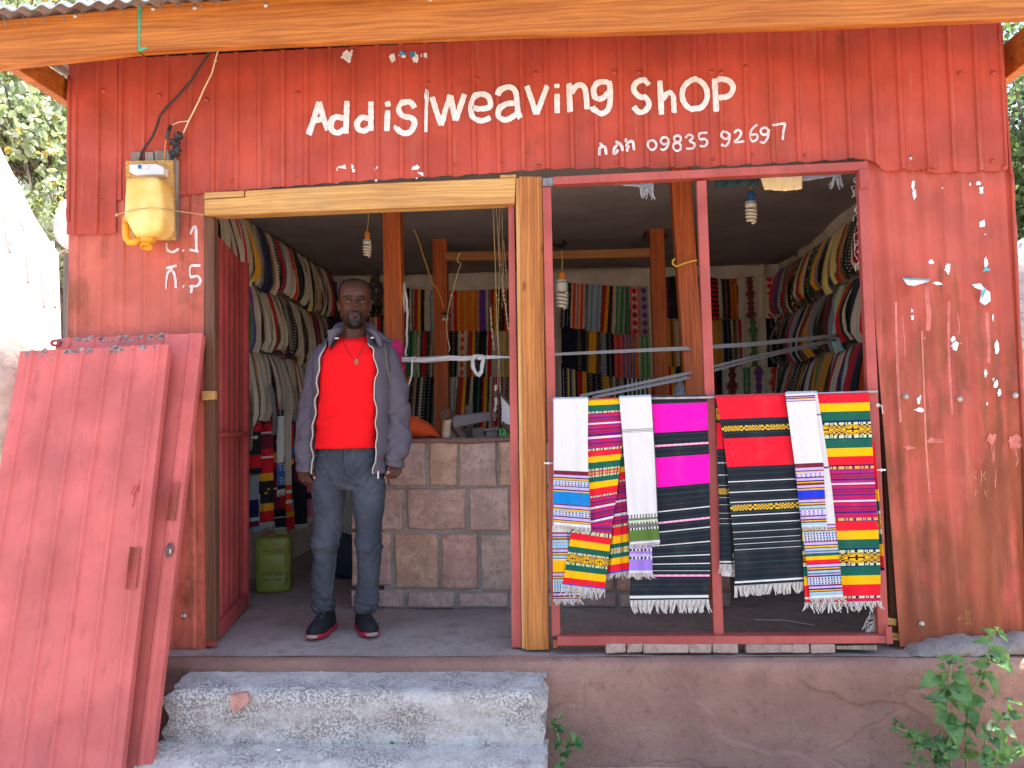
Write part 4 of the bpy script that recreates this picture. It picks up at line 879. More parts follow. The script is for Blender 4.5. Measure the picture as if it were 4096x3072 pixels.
# window, right pane: back wall
s4 = lambda x: 1108+8*math.sin(x*.02)
back_row([(2662, 2676, 'mB'), (2674, 2760, 'kkJkk'), (2760, 2842, 'knk'), (2838, 2866, 'HHHH'), (2864, 2886, 'cc'), (2882, 2910, 'DkIBk'), (2908, 2950, 'kIoIoIk'), (2946, 3044, 'ccEEEcc'), (3036, 3112, 'ccXXcc')], s4, lambda x: 1268, 'top back row, right window pane', G1, 230)
back_row([(2666, 2700, 'xtx'), (2700, 2760, 'ctrrt'), (2760, 2848, 'ttk'), (2846, 2884, 'xxx'), (2882, 2924, 'sknBks'), (2922, 2960, 'ctBurr'), (2956, 3074, 'ccVVVccc'), (3060, 3120, 'kkBkwks')], lambda x: 1280-20*max(0, (x-2900)/200), lambda x: 1460, 'middle back row, right window pane', G1, 260)
back_row([(2664, 2710, 'rryyk'), (2700, 2770, 'kuk'), (2770, 2890, 'kkmk'), (2888, 2966, 'cEEEc', -.03), (2962, 3006, 'cgVgc', -.02), (3000, 3064, 'cFFFc', -.02), (3056, 3134, 'cNNNc', -.02)], 1458, 1720, 'bottom back row, right window pane', G1, 290)
# ---- left wall: three rows over strings, seen steeply
def wall_row(X, sx, ys, codes, ztop, zbot, where, group, sd0, bulge, sagz=.0):
    n = len(codes); r = random.Random(int(sd0))
    for k, code in enumerate(codes):
        y0, y1 = ys[k]-.012, ys[k+1]+.012
        zt = lambda y: ztop-sagz*math.sin(math.pi*max(0, min(1, (y-ys[0])/(ys[-1]-ys[0]))))+r.uniform(-.006, .006)
        a = (X+sx*.006*(k % 2), y1, zt(y1)); b = (X+sx*.006*(k % 2), y0, zt(y0))
        if sx < 0: a, b = b, a
        hang(code[::-1], a, b, ztop-zbot+r.uniform(-.035, .045), (sx, 0, 0), where, k if sx > 0 else n-1-k, sd0+k*2.3, group, bulge=bulge*r.uniform(.6, 1.3), fray=.011, slant=r.uniform(-.03, .03))
def cuts(y0, y1, n, seed, lo=.6, hi=1.5):
    r = random.Random(seed); w = np.array([r.uniform(lo, hi) for _ in range(n)]); return np.r_[y0, y0+np.cumsum(w)/w.sum()*(y1-y0)]
GL = 'scarves hung in rows along the left wall'; XL = -2.17
cL1 = ['nnk', 'ccc', 'cmc', 'crcrcrcr', 'cc', 'cyyc', 'BcBc', 'nnnn', 'ccxc', 'cuc', 'kBkrr', 'lswc', 'ccc', 'rrxyB', 'kDk', 'cc', 'kkc', 'eku', 'cxc', 'kcm', 'cmcmcm', 'cc', 'rkr', 'Bkp']
wall_row(XL, 1, cuts(.95, 3.62, 24, 1), cL1, 2.485, 2.06, 'top row on left wall', GL, 400, .06)
cL2 = ['rrck', 'ccc', 'cxc', 'cc', 'cggGgc', 'pcc', 'cBcG', 'cc', 'krr', 'cckc', 'kMk', 'ccu', 'kBk', 'cuc', 'xccm', 'cc', 'cyc', 'mcm', 'ccc', 'kcB', 'cu', 'mccm', 'rku', 'kB']
wall_row(XL, 1, cuts(.95, 3.62, 24, 2), cL2, 2.055, 1.60, 'second row on left wall', GL, 430, .06)
cL3 = ['kBkn', 'cckm', 'cuc', 'gGc', 'cc', 'ccB', 'rtx', 'cccc', 'kcc', 'mcu', 'ucc', 'BcB', 'cc', 'xcr', 'ccu', 'mcm', 'ccc', 'kuk', 'cc', 'mcm', 'ku', 'ccu']
wall_row(XL, 1, cuts(.95, 3.62, 22, 3), cL3, 1.595, 1.10, 'third row on left wall', GL, 460, .055)
GR = 'scarves hung in rows along the right wall'; XR = 1.93
cR1 = ['rkrrc', 'ckDkkBc', 'tryytkcc', 'ceeee', 'eeeec', 'kyyrrsk', 'kJkGJk', 'cttrryc', 'kJkkJk', 'cDrrrDc', 'ckkGkc', 'upppu', 'crrms']
wall_row(XR, -1, cuts(1.30, 3.70, 13, 4, .8, 1.25), cR1, 2.40, 2.00, 'top row on right wall', GR, 500, .075, .03)
cR2 = ['rccccr', 'kknkk', 'yyrrtkc', 'saeelag', 'kmkks', 'sssks', 'xxooxx', 'kJtJc', 'ccnnwcr', 'rcLllLb', 'bwblbwb', 'yDkDcBk', 'kRyJk', 'kkksws']
wall_row(XR, -1, cuts(1.30, 3.70, 14, 5, .8, 1.25), cR2, 1.985, 1.56, 'second row on right wall', GR, 530, .08, .02)
cR3 = ['OOoOO', 'rrrnnk', 'bwwwkbw', 'trwcccr', 'pclwsp', 'xxxxx', 'xxguG', 'wtkuww', 'trrxkyt', 'skDksB', 'cRiRcs', 'kGkBc', 'ckuskk']
wall_row(XR, -1, cuts(1.30, 3.70, 13, 6, .8, 1.25), cR3, 1.55, 1.03, 'third row on right wall', GR, 560, .075, .02)
# strings that carry the rows
for (X, z, nm) in ((XL, 2.487, 'left'), (XL, 2.057, 'left'), (XL, 1.597, 'left'), (XR, 2.402, 'right'), (XR, 1.987, 'right'), (XR, 1.552, 'right')):
    zn = {2.487: 'top', 2.057: 'middle', 1.597: 'bottom', 2.402: 'top', 1.987: 'middle', 1.552: 'bottom'}[z]
    obj('string', MB().tube([(X, .2, z+.012), (X, 1.0, z-.004), (X, 2.4, z-.010), (X, 3.8, z)], .003, 5), MT['calico'], None, label='thin cord carrying the %s row of scarves along the %s wall' % (zn, nm), cat='cord')
# ---- long shawls hanging low at the left wall, above the green can (horizontal bands)
def bands(name, label, a, b, drop, seq, nrm, sd, cat='shawl', group=None, fringe=True, bulge=.02, cols_n=8):
    a = np.array(a, float); b = np.array(b, float); w = b-a; wd = w/np.linalg.norm(w); rows = 60; P = np.zeros((rows+1, cols_n+1, 3)); nrm = np.array(nrm, float)
    for i in range(rows+1):
        for j in range(cols_n+1):
            t, u = i/rows, j/cols_n; P[i, j] = a+w*u+np.array([0, 0, -drop*t])+nrm*(bulge*math.sin(math.pi*t)+.014*math.sin(u*9+sd+t)+.01*mnoise.noise(Vector((u*3, t*4, sd))))
    cols = np.zeros((rows, cols_n, 3)); tot = sum(q[1] for q in seq)
    for i in range(rows):
        acc = 0; t = (i+.5)/rows*tot
        for ch, wgt in seq:
            acc += wgt
            if t <= acc: break
        for j in range(cols_n): cols[i, j] = cellcol(ch, j, i, 1, cols_n, sd) if ch in PAT else PAL[ch]
    mb = MB().grid(P[:, ::-1], cols[:, ::-1]); o = obj(name, mb, MT['cloth'], None, smooth=True, cols=True, label=label, cat=cat, group=group)
    if fringe:
        fm = MB(); rg = random.Random(int(sd*10)+1)
        for k in range(26):
            u = k/25; p = a+w*u+np.array([0, 0, -drop])+nrm*(.014*math.sin(u*9+sd+1)+.003); q = p+np.array([0, 0, -rg.uniform(.03, .05)])+wd*rg.uniform(-.01, .01)
            fm.add([p-wd*.003, p+wd*.003, q+wd*.002, q-wd*.002], [(0, 1, 2, 3)])
        obj('fringe', fm, MT['fringe'], o, kind='stuff')
    return o
MT['fringe'] = m_plain('cotton_fringe', (.56, .54, .50), .95, .12, 60, spec=.1)
GS = 'long shawls hanging low beside the green can'
ky = [('k', 3), ('y', 1), ('J', .6), ('r', 2)]
def bandpx(name, label, x0, x1, y0, y1, Y, seq, sd, **kw):
    a = at(x0, y0, Y); b = at(x1, y0-4, Y+.03); z1 = at(x0, y1, Y)[2]; bands(name, label, a, b, a[2]-z1, seq, (.15, -.98, 0), sd, group=GS, **kw)
bandpx('shawl', 'black shawl with dark red bands, nearest the door leaf in the low hanging group', 972, 1044, 1690, 1900, 1.72, [('r', 1.5), ('k', 2), ('J', .5), ('k', 1), ('r', 2), ('k', 1)], 1, fringe=False)
bandpx('shawl', 'slate blue shawl hanging under the black and red one', 972, 1036, 1885, 2110, 1.75, [('s', 5), ('n', 3), ('l', .6), ('m', 1)], 2, fringe=False)
bandpx('shawl', 'pale grey cloth end showing below the slate blue shawl', 1000, 1040, 1980, 2130, 1.80, [('l', 1), ('s', 1), ('l', 2)], 2.5, fringe=False)
bandpx('shawl', 'dark red shawl with black and amber bands in the middle of the low hanging group', 1030, 1096, 1640, 2092, 1.84, [('m', 2), ('r', 1), ('w', .12), ('m', 2), ('r', 1), ('w', .12), ('r', 2), ('y', 1), ('k', 1), ('J', 1), ('k', 1), ('y', 1), ('r', 1.4)], 3)
bandpx('shawl', 'amber, black and red shawl with a diamond band beside the white streamer', 1072, 1122, 1610, 2040, 1.98, [('r', 1), ('y', 1), ('k', 1), ('J', 1), ('k', 1), ('y', 1), ('R', .5), ('m', 2), ('w', .12), ('m', 2)], 4, fringe=False)
bandpx('shawl', 'red and black shawl hanging lowest under the amber one', 1090, 1146, 1930, 2112, 2.06, [('r', 1.5), ('k', 1), ('r', 2), ('k', 1.4), ('w', .1), ('k', 1), ('w', .1), ('k', .6)], 4.5)
bandpx('shawl', 'narrow white shawl with blue banded end in the low hanging group', 1108, 1140, 1640, 1960, 1.90, [('D', .8), ('w', 5), ('L', 1), ('b', .6), ('L', 1), ('k', .4)], 5, bulge=.03)
bandpx('shawl', 'black and white barred shawl end beside the narrow white shawl', 1124, 1142, 1800, 1975, 1.96, [('w', 1), ('k', 1), ('w', 1), ('k', 1), ('w', 1), ('k', 1)], 5.5, fringe=False)
bandpx('shawl', 'narrow cream shawl with orange banded end in the low hanging group', 1134, 1168, 1650, 2050, 2.10, [('c', 7), ('O', .6), ('w', .3), ('O', .6), ('w', .3), ('O', .8)], 6, bulge=.03, fringe=False)
bandpx('shawl', 'blue and amber banded shawl end low beside the cream shawl', 1142, 1176, 1700, 2120, 2.16, [('r', 2), ('b', 1), ('y', .6), ('k', 3), ('b', 1), ('y', .6), ('r', 1)], 6.5, fringe=False)
bandpx('shawl', 'black shawl with thin white lines hanging just left of the man', 1162, 1226, 1690, 2100, 2.45, [('k', 2), ('w', .08), ('k', 1), ('w', .08), ('m', 2), ('k', 1.6), ('w', .08), ('k', 2)], 7)
bandpx('shawl', 'magenta shawl with a black patterned band behind the hand of the man', 1206, 1276, 1880, 2070, 2.60, [('k', 2), ('i', 1), ('J', .8), ('i', 2.4)], 8)
for i, (x, y) in enumerate(((-2.12, 1.5), (-2.05, 1.75), (-1.97, 2.0))):
    hang(('ccu', 'sls', 'cuc')[i], (x-.06, y+.08, 1.36), (x+.03, y-.08, 1.36), .45-.1*i, (.8, -.5, 0), 'above the low shawls', i, 700+i*7, 'loose cloths above the low shawls', bulge=.04)
# ================================================================== SCARVES ON THE WINDOW RAIL (the show pieces)
ZO, ZS = (2150, 1500), .663
HP = {'red': (.80, .010, .030), 'yel': (.93, .50, .0), 'grn': (.008, .115, .075), 'mag': (.95, .004, .46), 'blk': (.014, .017, .026), 'wht': (.72, .71, .70), 'sky': (.30, .58, .78), 'blu': (.005, .22, .60), 'roy': (.01, .04, .62), 'cri': (.62, .008, .075),
      'pur': (.20, .020, .24), 'mar': (.17, .014, .040), 'lav': (.55, .42, .78), 'olv': (.10, .19, .035), 'lil': (.36, .22, .68), 'gry': (.16, .16, .14), 'gol': (.75, .42, .08), 'nav': (.010, .012, .085), 'pnk': (.95, .22, .50), 'dgn': (.02, .06, .06), 'crm': (.72, .66, .52), 'lim': (.55, .72, .40)}
MULTI = ['mar', 'lav', 'lav', 'nav', 'yel', 'mar', 'sky', 'sky', 'gry', 'lav', 'mar', 'nav', 'sky']
MAGS = ['cri', 'pur', 'cri', 'cri', 'pur', 'mar', 'pur', 'cri', 'mar', 'cri', 'pur', 'nav', 'pur', 'cri']
def hcol(code, u, v, vpx, ph):
    """u across 0-1, v 0-1 within the band, vpx: zoom pixels from the band top"""
    k = code.split(':')[0]
    if k in HP:
        c = HP[k]
        if k == 'blk' and (int(vpx/11) % 3 == 1) and (vpx % 11) < 3.5: c = HP['dgn']
        return c
    if k == 'multi': return HP[MULTI[int(vpx/7.2) % len(MULTI)]]
    if k == 'mags': return HP[MAGS[int(vpx/5.4) % len(MAGS)]]
    if k == 'dot':
        a, b, n = code.split(':')[1:]; return HP[a] if int(u*float(n)) % 2 else HP[b]
    if k == 'dash':      # irregular weave dashes: long, short-short, gap
        a, b = code.split(':')[1:3]; q = (u*4.2+ph) % 1; return HP[a] if (q < .34 or .40 < q < .46 or .50 < q < .56 or .64 < q < .84) else HP[b]
    if k == 'dd':        # rows of dashes on a striped ground
        r = int(vpx/7) % 2; return (HP['nav'] if int(u*22) % 2 else HP['crm']) if r else (HP['lav'] if int(vpx/14) % 2 else HP['sky'])
    if k == 'pd': r = int(vpx/8) % 2; return (HP['blk'] if int(u*20) % 2 else HP['wht']) if r else HP['sky']
    if k == 'ld': r = int(vpx/8) % 2; return (HP['roy'] if (int(u*18) % 3) == 0 else HP['wht']) if r else HP['lav']
    if k == 'chk':
        big = (u*3.1+.2) % 1 < .36; n = 26 if big else 46; r = 3 if big else 4; return HP['yel'] if (int(u*n)+int(v*r)) % 2 else HP['dgn']
    if k == 'dia':
        n = float(code.split(':')[1]); du = (u*n+.1) % 1-.5; dv = v-.5; m = abs(du)*.98+abs(dv)*1.0
        if .40 < m < .47 or .55 < m < .60: return HP['blk']
        if m >= .60: return HP['blk'] if (int(u*n*12)+int(v*7)) % 2 else HP['gol']
        if (abs(du) < .03 and abs(dv) < .28) or (abs(dv) < .07 and abs(du) < .20) or (abs(abs(du)-.20) < .025 and abs(dv) < .14): return HP['blk']
        return HP['yel']
    if k == 'teeth': return HP['pnk'] if (int(u*60) % 2 or v > .6) else HP['wht']
    return HP['wht']
def flap(L, R, stripes, Yf, sd, roll=True, cols_n=64, rows_n=400, ripple=.0075, zoom=True):
    """one hanging layer; L/R: pixel polylines of its edges (zoom space), stripes: (end_y on the left edge, code)"""
    l = interp(L, rows_n+1); r = interp(R, rows_n+1); u = np.linspace(0, 1, cols_n+1)[None, :, None]
    px = l[:, None]*(1-u)+r[:, None]*u
    if zoom: px = px*ZS+np.array(ZO)
    t = np.linspace(0, 1, rows_n+1)[:, None]; U = np.linspace(0, 1, cols_n+1)[None]
    Y = Yf-ripple*np.sin(U*7+sd+t*1.5)*(.15+t)-ripple*.7*np.sin(U*17+sd*2-t*3)*t
    if roll: Y = Y+.030*np.clip(1-t*rows_n/7, 0, 1)**2
    P = at(px[..., 0], px[..., 1], Y); y0, y1 = L[0][1], L[-1][1]; lc = (l[:-1, 1]+l[1:, 1])/2; cols = np.zeros((rows_n, cols_n, 3)); uc = (np.arange(cols_n)+.5)/cols_n
    for i in range(rows_n):
        prev = y0
        for e, code in stripes:
            if lc[i] <= e or (e, code) == stripes[-1]: break
            prev = e
        vp = lc[i]-prev; v = vp/max(1e-6, e-prev)
        simple = code in HP
        c0 = hcol(code, 0, v, vp, sd) if simple else None
        for j in range(cols_n): cols[i, j] = c0 if simple else hcol(code, uc[j], v, vp, sd)
    return P, cols
def fringe_mesh(edge, nrm, n, lo, hi, w, sd, clump=True):
    rg = random.Random(int(sd*31)+3); e = interp(edge, n); fm = MB(); cl = 0
    for k in range(n):
        if clump and k % 5 == 0: cl = rg.uniform(-.018, .018)
        p = e[k]; Ln = rg.uniform(lo, hi); T = e[min(k+1, n-1)]-e[max(k-1, 0)]; T = T/(np.linalg.norm(T)+1e-9)
        sway = cl+rg.uniform(-.006, .006); pts = [p+nrm*(.0015*(k % 3))+T*sway*q*q+np.array([0, 0, -Ln*q])+nrm*.006*math.sin(q*3+k) for q in (0, .35, .7, 1.0)]
        V = []
        for q in pts: V += [q-T*w/2, q+T*w/2]
        fm.add(V, [(0, 1, 3, 2), (2, 3, 5, 4), (4, 5, 7, 6)])
    return fm
def show(label, layers, fr=(), name='scarf', base=None):
    mb = MB(); ed = []
    for (L, R, st, Y, sd, kw) in layers:
        P, c = flap(L, R, st, Y, sd, **kw); mb.grid(P[:, ::-1], c[:, ::-1]); ed.append(P[-1])
    o = obj(name, mb, MT['cloth_hero'], None, smooth=True, cols=True, label=label, cat='scarf', group='woven scarves shown over the window rail')
    for (i, n, lo, hi, w, mat) in fr:
        obj('fringe', fringe_mesh(ed[i][:, :], np.array([0, -1.0, 0]), n, lo, hi, w, i+n), MT[mat], o, kind='stuff')
    return o
YF, YBK = -.112, -.088
N = dict
rail = MB().tube([at(2206, 1600, -.082), at(2830, 1590, -.082), at(3510, 1566, -.082)], .006, 8)
obj('hanging_rail', rail, MT['screw'], None, smooth=True, label='thin rail across the window frame carrying the bright scarves', cat='rail')
show('white scarf with a bright blue band and multicoloured stripes, leftmost on the window rail', [
    ([(98, 136), (100, 400), (98, 570), (98, 905)], [(306, 131), (303, 400), (306, 570), (322, 925)], [(574, 'wht'), (592, 'mar'), (632, 'multi'), (664, 'dd'), (700, 'multi'), (775, 'blu'), (812, 'multi'), (846, 'dd'), (886, 'multi'), (906, 'wht')], YF-.012, 1, N()),
    ([(94, 136), (94, 600), (90, 950), (96, 1358)], [(150, 134), (170, 600), (200, 950), (262, 1355)], [(950, 'wht'), (1000, 'multi'), (1046, 'pd'), (1112, 'multi'), (1118, 'wht'), (1190, 'yel'), (1240, 'multi'), (1310, 'pd'), (1358, 'multi')], YBK, 2, N())],
    [(0, 60, .008, .028, .004, 'fringe'), (1, 50, .010, .024, .004, 'fringe')])
show('magenta striped scarf with red, yellow and green bands between the two leftmost white scarves', [
    ([(304, 142), (302, 420), (304, 600), (320, 750), (320, 890), (205, 945), (152, 1262)], [(492, 134), (512, 380), (505, 470), (480, 700), (452, 900), (444, 985), (405, 1290)],
     [(150, 'red'), (184, 'yel'), (222, 'grn'), (232, 'dash:lim:blk'), (292, 'mags'), (302, 'wht'), (376, 'mags'), (388, 'wht'), (448, 'mags'), (458, 'dash:lim:blk'), (494, 'red'), (530, 'yel'), (570, 'grn'), (582, 'dash:lim:blk'), (590, 'cri'), (602, 'dash:gol:blk'), (610, 'cri'), (620, 'dash:lim:blk'), (650, 'grn'), (690, 'yel'), (734, 'red'), (744, 'dash:lim:blk'), (800, 'mags'), (812, 'wht'), (880, 'mags'), (892, 'wht'), (936, 'mags'), (948, 'dash:lim:blk'), (990, 'red'), (1032, 'yel'), (1066, 'grn'), (1076, 'dash:lim:cri'), (1130, 'dia:3'), (1142, 'dash:lim:blk'), (1176, 'grn'), (1222, 'yel'), (1256, 'red'), (1263, 'roy')], YF, 3, N(cols_n=100)),
    ([(470, 140), (490, 500), (440, 1000), (418, 1200)], [(515, 140), (520, 430), (545, 860), (557, 1178)], [(420, 'red'), (440, 'yel'), (480, 'grn'), (500, 'dash:lim:blk'), (560, 'grn'), (590, 'yel'), (640, 'red'), (650, 'dash:lim:blk'), (760, 'mags'), (774, 'wht'), (840, 'mags'), (856, 'wht'), (910, 'mags'), (922, 'dash:lim:blk'), (975, 'red'), (1022, 'yel'), (1048, 'grn'), (1060, 'dash:lim:blk'), (1070, 'dash:gol:cri'), (1084, 'dash:lim:blk'), (1110, 'grn'), (1150, 'yel'), (1192, 'red'), (1200, 'roy')], YBK, 4, N(cols_n=36))],
    [(0, 46, .02, .055, .004, 'fringe'), (1, 26, .018, .035, .004, 'fringe')])
GRB = [(868, 'dot:wht:gry:20'), (880, 'gry'), (892, 'lim'), (904, 'dot:wht:blk:20'), (926, 'gry'), (940, 'dot:wht:blk:20'), (1000, 'olv'), (1008, 'gry'), (1022, 'wht')]
show('white scarf with an olive green end, left of the black and magenta one', [
    ([(492, 126), (510, 330), (530, 600), (545, 848), (556, 1022)], [(684, 118), (697, 320), (710, 560), (722, 846), (739, 1008)], [(330, 'wht'), (334, 'gry'), (339, 'wht'), (342, 'gry'), (347, 'wht'), (350, 'gry'), (846, 'wht')]+GRB, YF-.014, 5, N()),
    ([(555, 700), (556, 1035), (552, 1196)], [(680, 700), (690, 1035), (694, 1196)], [(1020, 'wht'), (1040, 'lil'), (1048, 'lav'), (1062, 'dot:wht:nav:12'), (1078, 'lil'), (1096, 'lav'), (1112, 'dot:wht:nav:12'), (1180, 'lil'), (1196, 'wht')], YF+.006, 6, N(cols_n=32, roll=False))],
    [(0, 50, .006, .022, .004, 'fringe'), (1, 40, .012, .030, .004, 'fringe')])
show('broad black scarf with two magenta blocks and thin white lines, left of the mullion', [
    ([(684, 126), (690, 178), (704, 350), (712, 500), (720, 680), (726, 830), (690, 1010), (560, 1180), (556, 1340), (560, 1358)], [(1018, 116), (1024, 170), (1030, 352), (1036, 496), (1038, 670), (1040, 822), (1042, 1010), (1042, 1180), (1032, 1336), (1030, 1352)],
     [(176, 'blk'), (350, 'mag'), (424, 'blk'), (436, 'teeth'), (500, 'blk'), (678, 'mag'), (824, 'blk'), (829, 'wht'), (890, 'blk'), (902, 'teeth'), (950, 'blk'), (955, 'wht'), (1032, 'blk'), (1037, 'wht'), (1098, 'blk'), (1102, 'wht'), (1142, 'blk'), (1146, 'wht'), (1180, 'blk'), (1183, 'wht'), (1206, 'blk'), (1218, 'teeth'), (1332, 'blk'), (1348, 'wht'), (1358, 'blk')], YBK+.006, 7, N(cols_n=80, ripple=.004))],
    [(0, 110, .045, .062, .004, 'fringe')])
WL = lambda y: (y, 'wht')
show('broad red and black scarf with yellow checked bands, just right of the mullion', [
    ([(1072, 122), (1084, 180), (1100, 268), (1122, 380), (1144, 555), (1150, 640), (1160, 760), (1172, 880), (1188, 1055), (1190, 1272)], [(1490, 108), (1500, 160), (1512, 238), (1530, 358), (1546, 525), (1558, 612), (1574, 740), (1580, 830), (1592, 1035), (1604, 1246)],
     [(268, 'red'), (310, 'blk'), (342, 'chk'), (384, 'blk'), (556, 'red'), (642, 'blk'), (648, 'wht'), (706, 'blk'), (711, 'wht'), (766, 'blk'), (771, 'wht'), (786, 'blk'), (820, 'chk'), (848, 'blk'), (853, 'wht'), (896, 'blk'), (901, 'wht'), (948, 'blk'), (952, 'wht'), (988, 'blk'), (991, 'wht'), (1020, 'blk'), (1023, 'wht'), (1054, 'blk'), (1057, 'wht'), (1246, 'blk'), (1258, 'wht'), (1274, 'blk')], YF, 8, N(cols_n=104)),
    ([(1072, 124), (1080, 300), (1086, 520), (1094, 760), (1098, 1140)], [(1110, 124), (1120, 300), (1148, 520), (1170, 760), (1194, 1140)], [(200, 'blk'), (270, 'chk'), (290, 'blk'), (446, 'red'), (528, 'blk'), (532, 'wht'), (602, 'blk'), (606, 'wht'), (664, 'blk'), (668, 'wht'), (684, 'blk'), (720, 'chk'), (738, 'blk'), (741, 'wht'), (782, 'blk'), (785, 'wht'), (832, 'blk'), (836, 'wht'), (866, 'blk'), (869, 'wht'), (896, 'blk'), (899, 'wht'), (1122, 'blk'), (1132, 'wht'), (1141, 'blk')], YBK, 9, N(cols_n=30))],
    [(0, 100, .036, .052, .004, 'fringe'), (1, 22, .030, .045, .004, 'fringe')])
show('plain white cloth end peeping out below the red and black scarf', [([(1112, 1050), (1112, 1212)], [(1200, 1050), (1200, 1220)], [(1212, 'wht')], YBK+.012, 9.5, N(cols_n=12, rows_n=20, roll=False))])
MU2 = [(556, 'mar'), (590, 'multi'), (618, 'ld'), (660, 'multi'), (698, 'multi'), (748, 'roy'), (812, 'multi'), (850, 'ld'), (908, 'multi'), (918, 'wht')]
show('narrow white scarf with a royal blue block, beside the red and black one', [
    ([(1494, 106), (1520, 300), (1552, 540), (1580, 800), (1595, 918)], [(1672, 97), (1690, 300), (1726, 540), (1738, 800), (1746, 912)], [(128, 'wht'), (136, 'mar'), (140, 'lav'), (146, 'nav'), (150, 'yel'), (158, 'lav'), (163, 'mar'), (536, 'wht')]+MU2, YF-.026, 10, N(ripple=.003)),
    ([(1500, 100), (1540, 400), (1580, 700), (1596, 930), (1622, 1130), (1644, 1350)], [(1686, 96), (1735, 400), (1778, 700), (1796, 885), (1822, 1110), (1844, 1340)], [(240, 'wht'), (250, 'multi'), (560, 'wht'), (575, 'multi'), (905, 'wht'), (950, 'multi'), (1006, 'dd'), (1078, 'multi'), (1096, 'grn'), (1118, 'yel'), (1140, 'red'), (1222, 'multi'), (1270, 'dd'), (1330, 'multi'), (1352, 'wht')], YF-.010, 11, N(ripple=.004))],
    [(0, 40, .006, .018, .004, 'fringe'), (1, 50, .008, .026, .004, 'fringe')])
RY = [(112, 'dash:gol:nav'), (176, 'red'), (226, 'yel'), (280, 'grn'), (290, 'nav'), (304, 'dash:lim:nav'), (366, 'dia:2'), (386, 'dash:lim:nav'), (394, 'nav'), (446, 'grn'), (496, 'yel'), (548, 'red'), (556, 'nav'), (574, 'dash:gol:mar'), (656, 'mags'), (666, 'wht'), (762, 'mags'), (772, 'wht'), (868, 'mags'), (884, 'dash:gol:mar'), (892, 'pur'), (944, 'red'), (998, 'yel'), (1054, 'grn'), (1062, 'nav'), (1078, 'dash:lim:nav'), (1140, 'dia:2'), (1156, 'dash:lim:nav'), (1164, 'nav'), (1216, 'grn'), (1270, 'yel'), (1340, 'red'), (1352, 'dash:lim:nav'), (1372, 'cri')]
show('broad red, yellow and green scarf with diamond bands, rightmost on the window rail', [
    ([(1650, 108), (1640, 400), (1600, 800), (1596, 1000), (1606, 1200), (1614, 1372)], [(1998, 98), (2012, 300), (2028, 540), (2044, 760), (2060, 1000), (2070, 1200), (2068, 1362)], RY, YF+.006, 12, N(cols_n=120)),
    ([(1990, 400), (2020, 700), (2040, 1000), (2060, 1180)], [(2036, 400), (2058, 700), (2082, 1000), (2094, 1180)], [(620, 'red'), (690, 'cri'), (760, 'yel'), (820, 'grn'), (836, 'dash:lim:nav'), (930, 'dia:1'), (960, 'dash:lim:nav'), (1020, 'grn'), (1090, 'yel'), (1160, 'red'), (1181, 'nav')], YBK, 13, N(cols_n=14, roll=False))],
    [(0, 84, .02, .05, .004, 'fringe')])
# white ties at the ends of the rail
for (x, y, s) in ((2196, 1853, 'left'), (3522, 1880, 'right')):
    a = at(x, y, -.070); obj('tie_string', MB().tube([a+np.array([-.022, 0, 0]), a+np.array([0, -.006, .001]), a+np.array([.022, 0, 0])], .004, 6).ball(a+np.array([0, -.006, 0]), .007), MT['white_paint'], None, label='short white string tied round the %s stile of the window frame' % s, cat='string')
a = at(3512, 1620, -.06); obj('tie_string', MB().tube([a, a+np.array([.012, -.01, -.005]), a+np.array([.016, -.01, -.04])], .004, 6).ball(a, .008).jitter(.004, 90), MT['fringe'], None, label='frayed white knot on the right stile beside the rail end', cat='string')
# ================================================================== THE MAN IN THE DOORWAY
def remesh(mb, voxel, smooth=3, fac=.5):
    o = bpy.data.objects.new('tmp', mesh('tmp', mb, MT['cloth'])); COL.objects.link(o)
    m = o.modifiers.new('r', 'REMESH'); m.mode = 'VOXEL'; m.voxel_size = voxel
    if smooth: s = o.modifiers.new('s', 'SMOOTH'); s.factor = fac; s.iterations = smooth
    ev = o.evaluated_get(bpy.context.evaluated_depsgraph_get()); me = bpy.data.meshes.new_from_object(ev)
    v = np.zeros(len(me.vertices)*3, np.float32); me.vertices.foreach_get('co', v); f = [tuple(p.vertices) for p in me.polygons]
    bpy.data.objects.remove(o); bpy.data.meshes.remove(me); return v.reshape(-1, 3).astype(float), f
def vnormals(v, f):
    q = np.array([x if len(x) == 4 else (*x, x[-1]) for x in f]); a = v[q[:, 2]]-v[q[:, 0]]; b = v[q[:, 3]]-v[q[:, 1]]; n = np.cross(a, b); N_ = np.zeros_like(v)
    for k in range(4): np.add.at(N_, q[:, k], n)
    return N_/(np.linalg.norm(N_, axis=1)[:, None]+1e-12)
YM = .30
PXM = 3300/(3.88+YM)      # photograph pixels per metre at the man
def M(x, y, dy=0.0): return at(x, y, YM+dy)
man = thing('person', 'man in a red T-shirt, open grey hooded jacket and jeans standing in the doorway', 'person', tuple(M(1385, 2540)))
def ring(cx, cy, hw, f, b, n=40, p=2.3, tilt=0.0, dy=0.0):
    """superellipse ring round pixel (cx,cy): half width hw, front depth f, back depth b (metres)"""
    a = np.linspace(0, 2*np.pi, n, endpoint=False); c, s = np.cos(a), np.sin(a); e = 2/p
    x = hw*np.sign(c)*np.abs(c)**e; y = np.where(s < 0, f, b)*np.sign(s)*np.abs(s)**e
    o = M(cx, cy, dy); return np.stack([o[0]+x, o[1]+y, o[2]+tilt*y], 1)
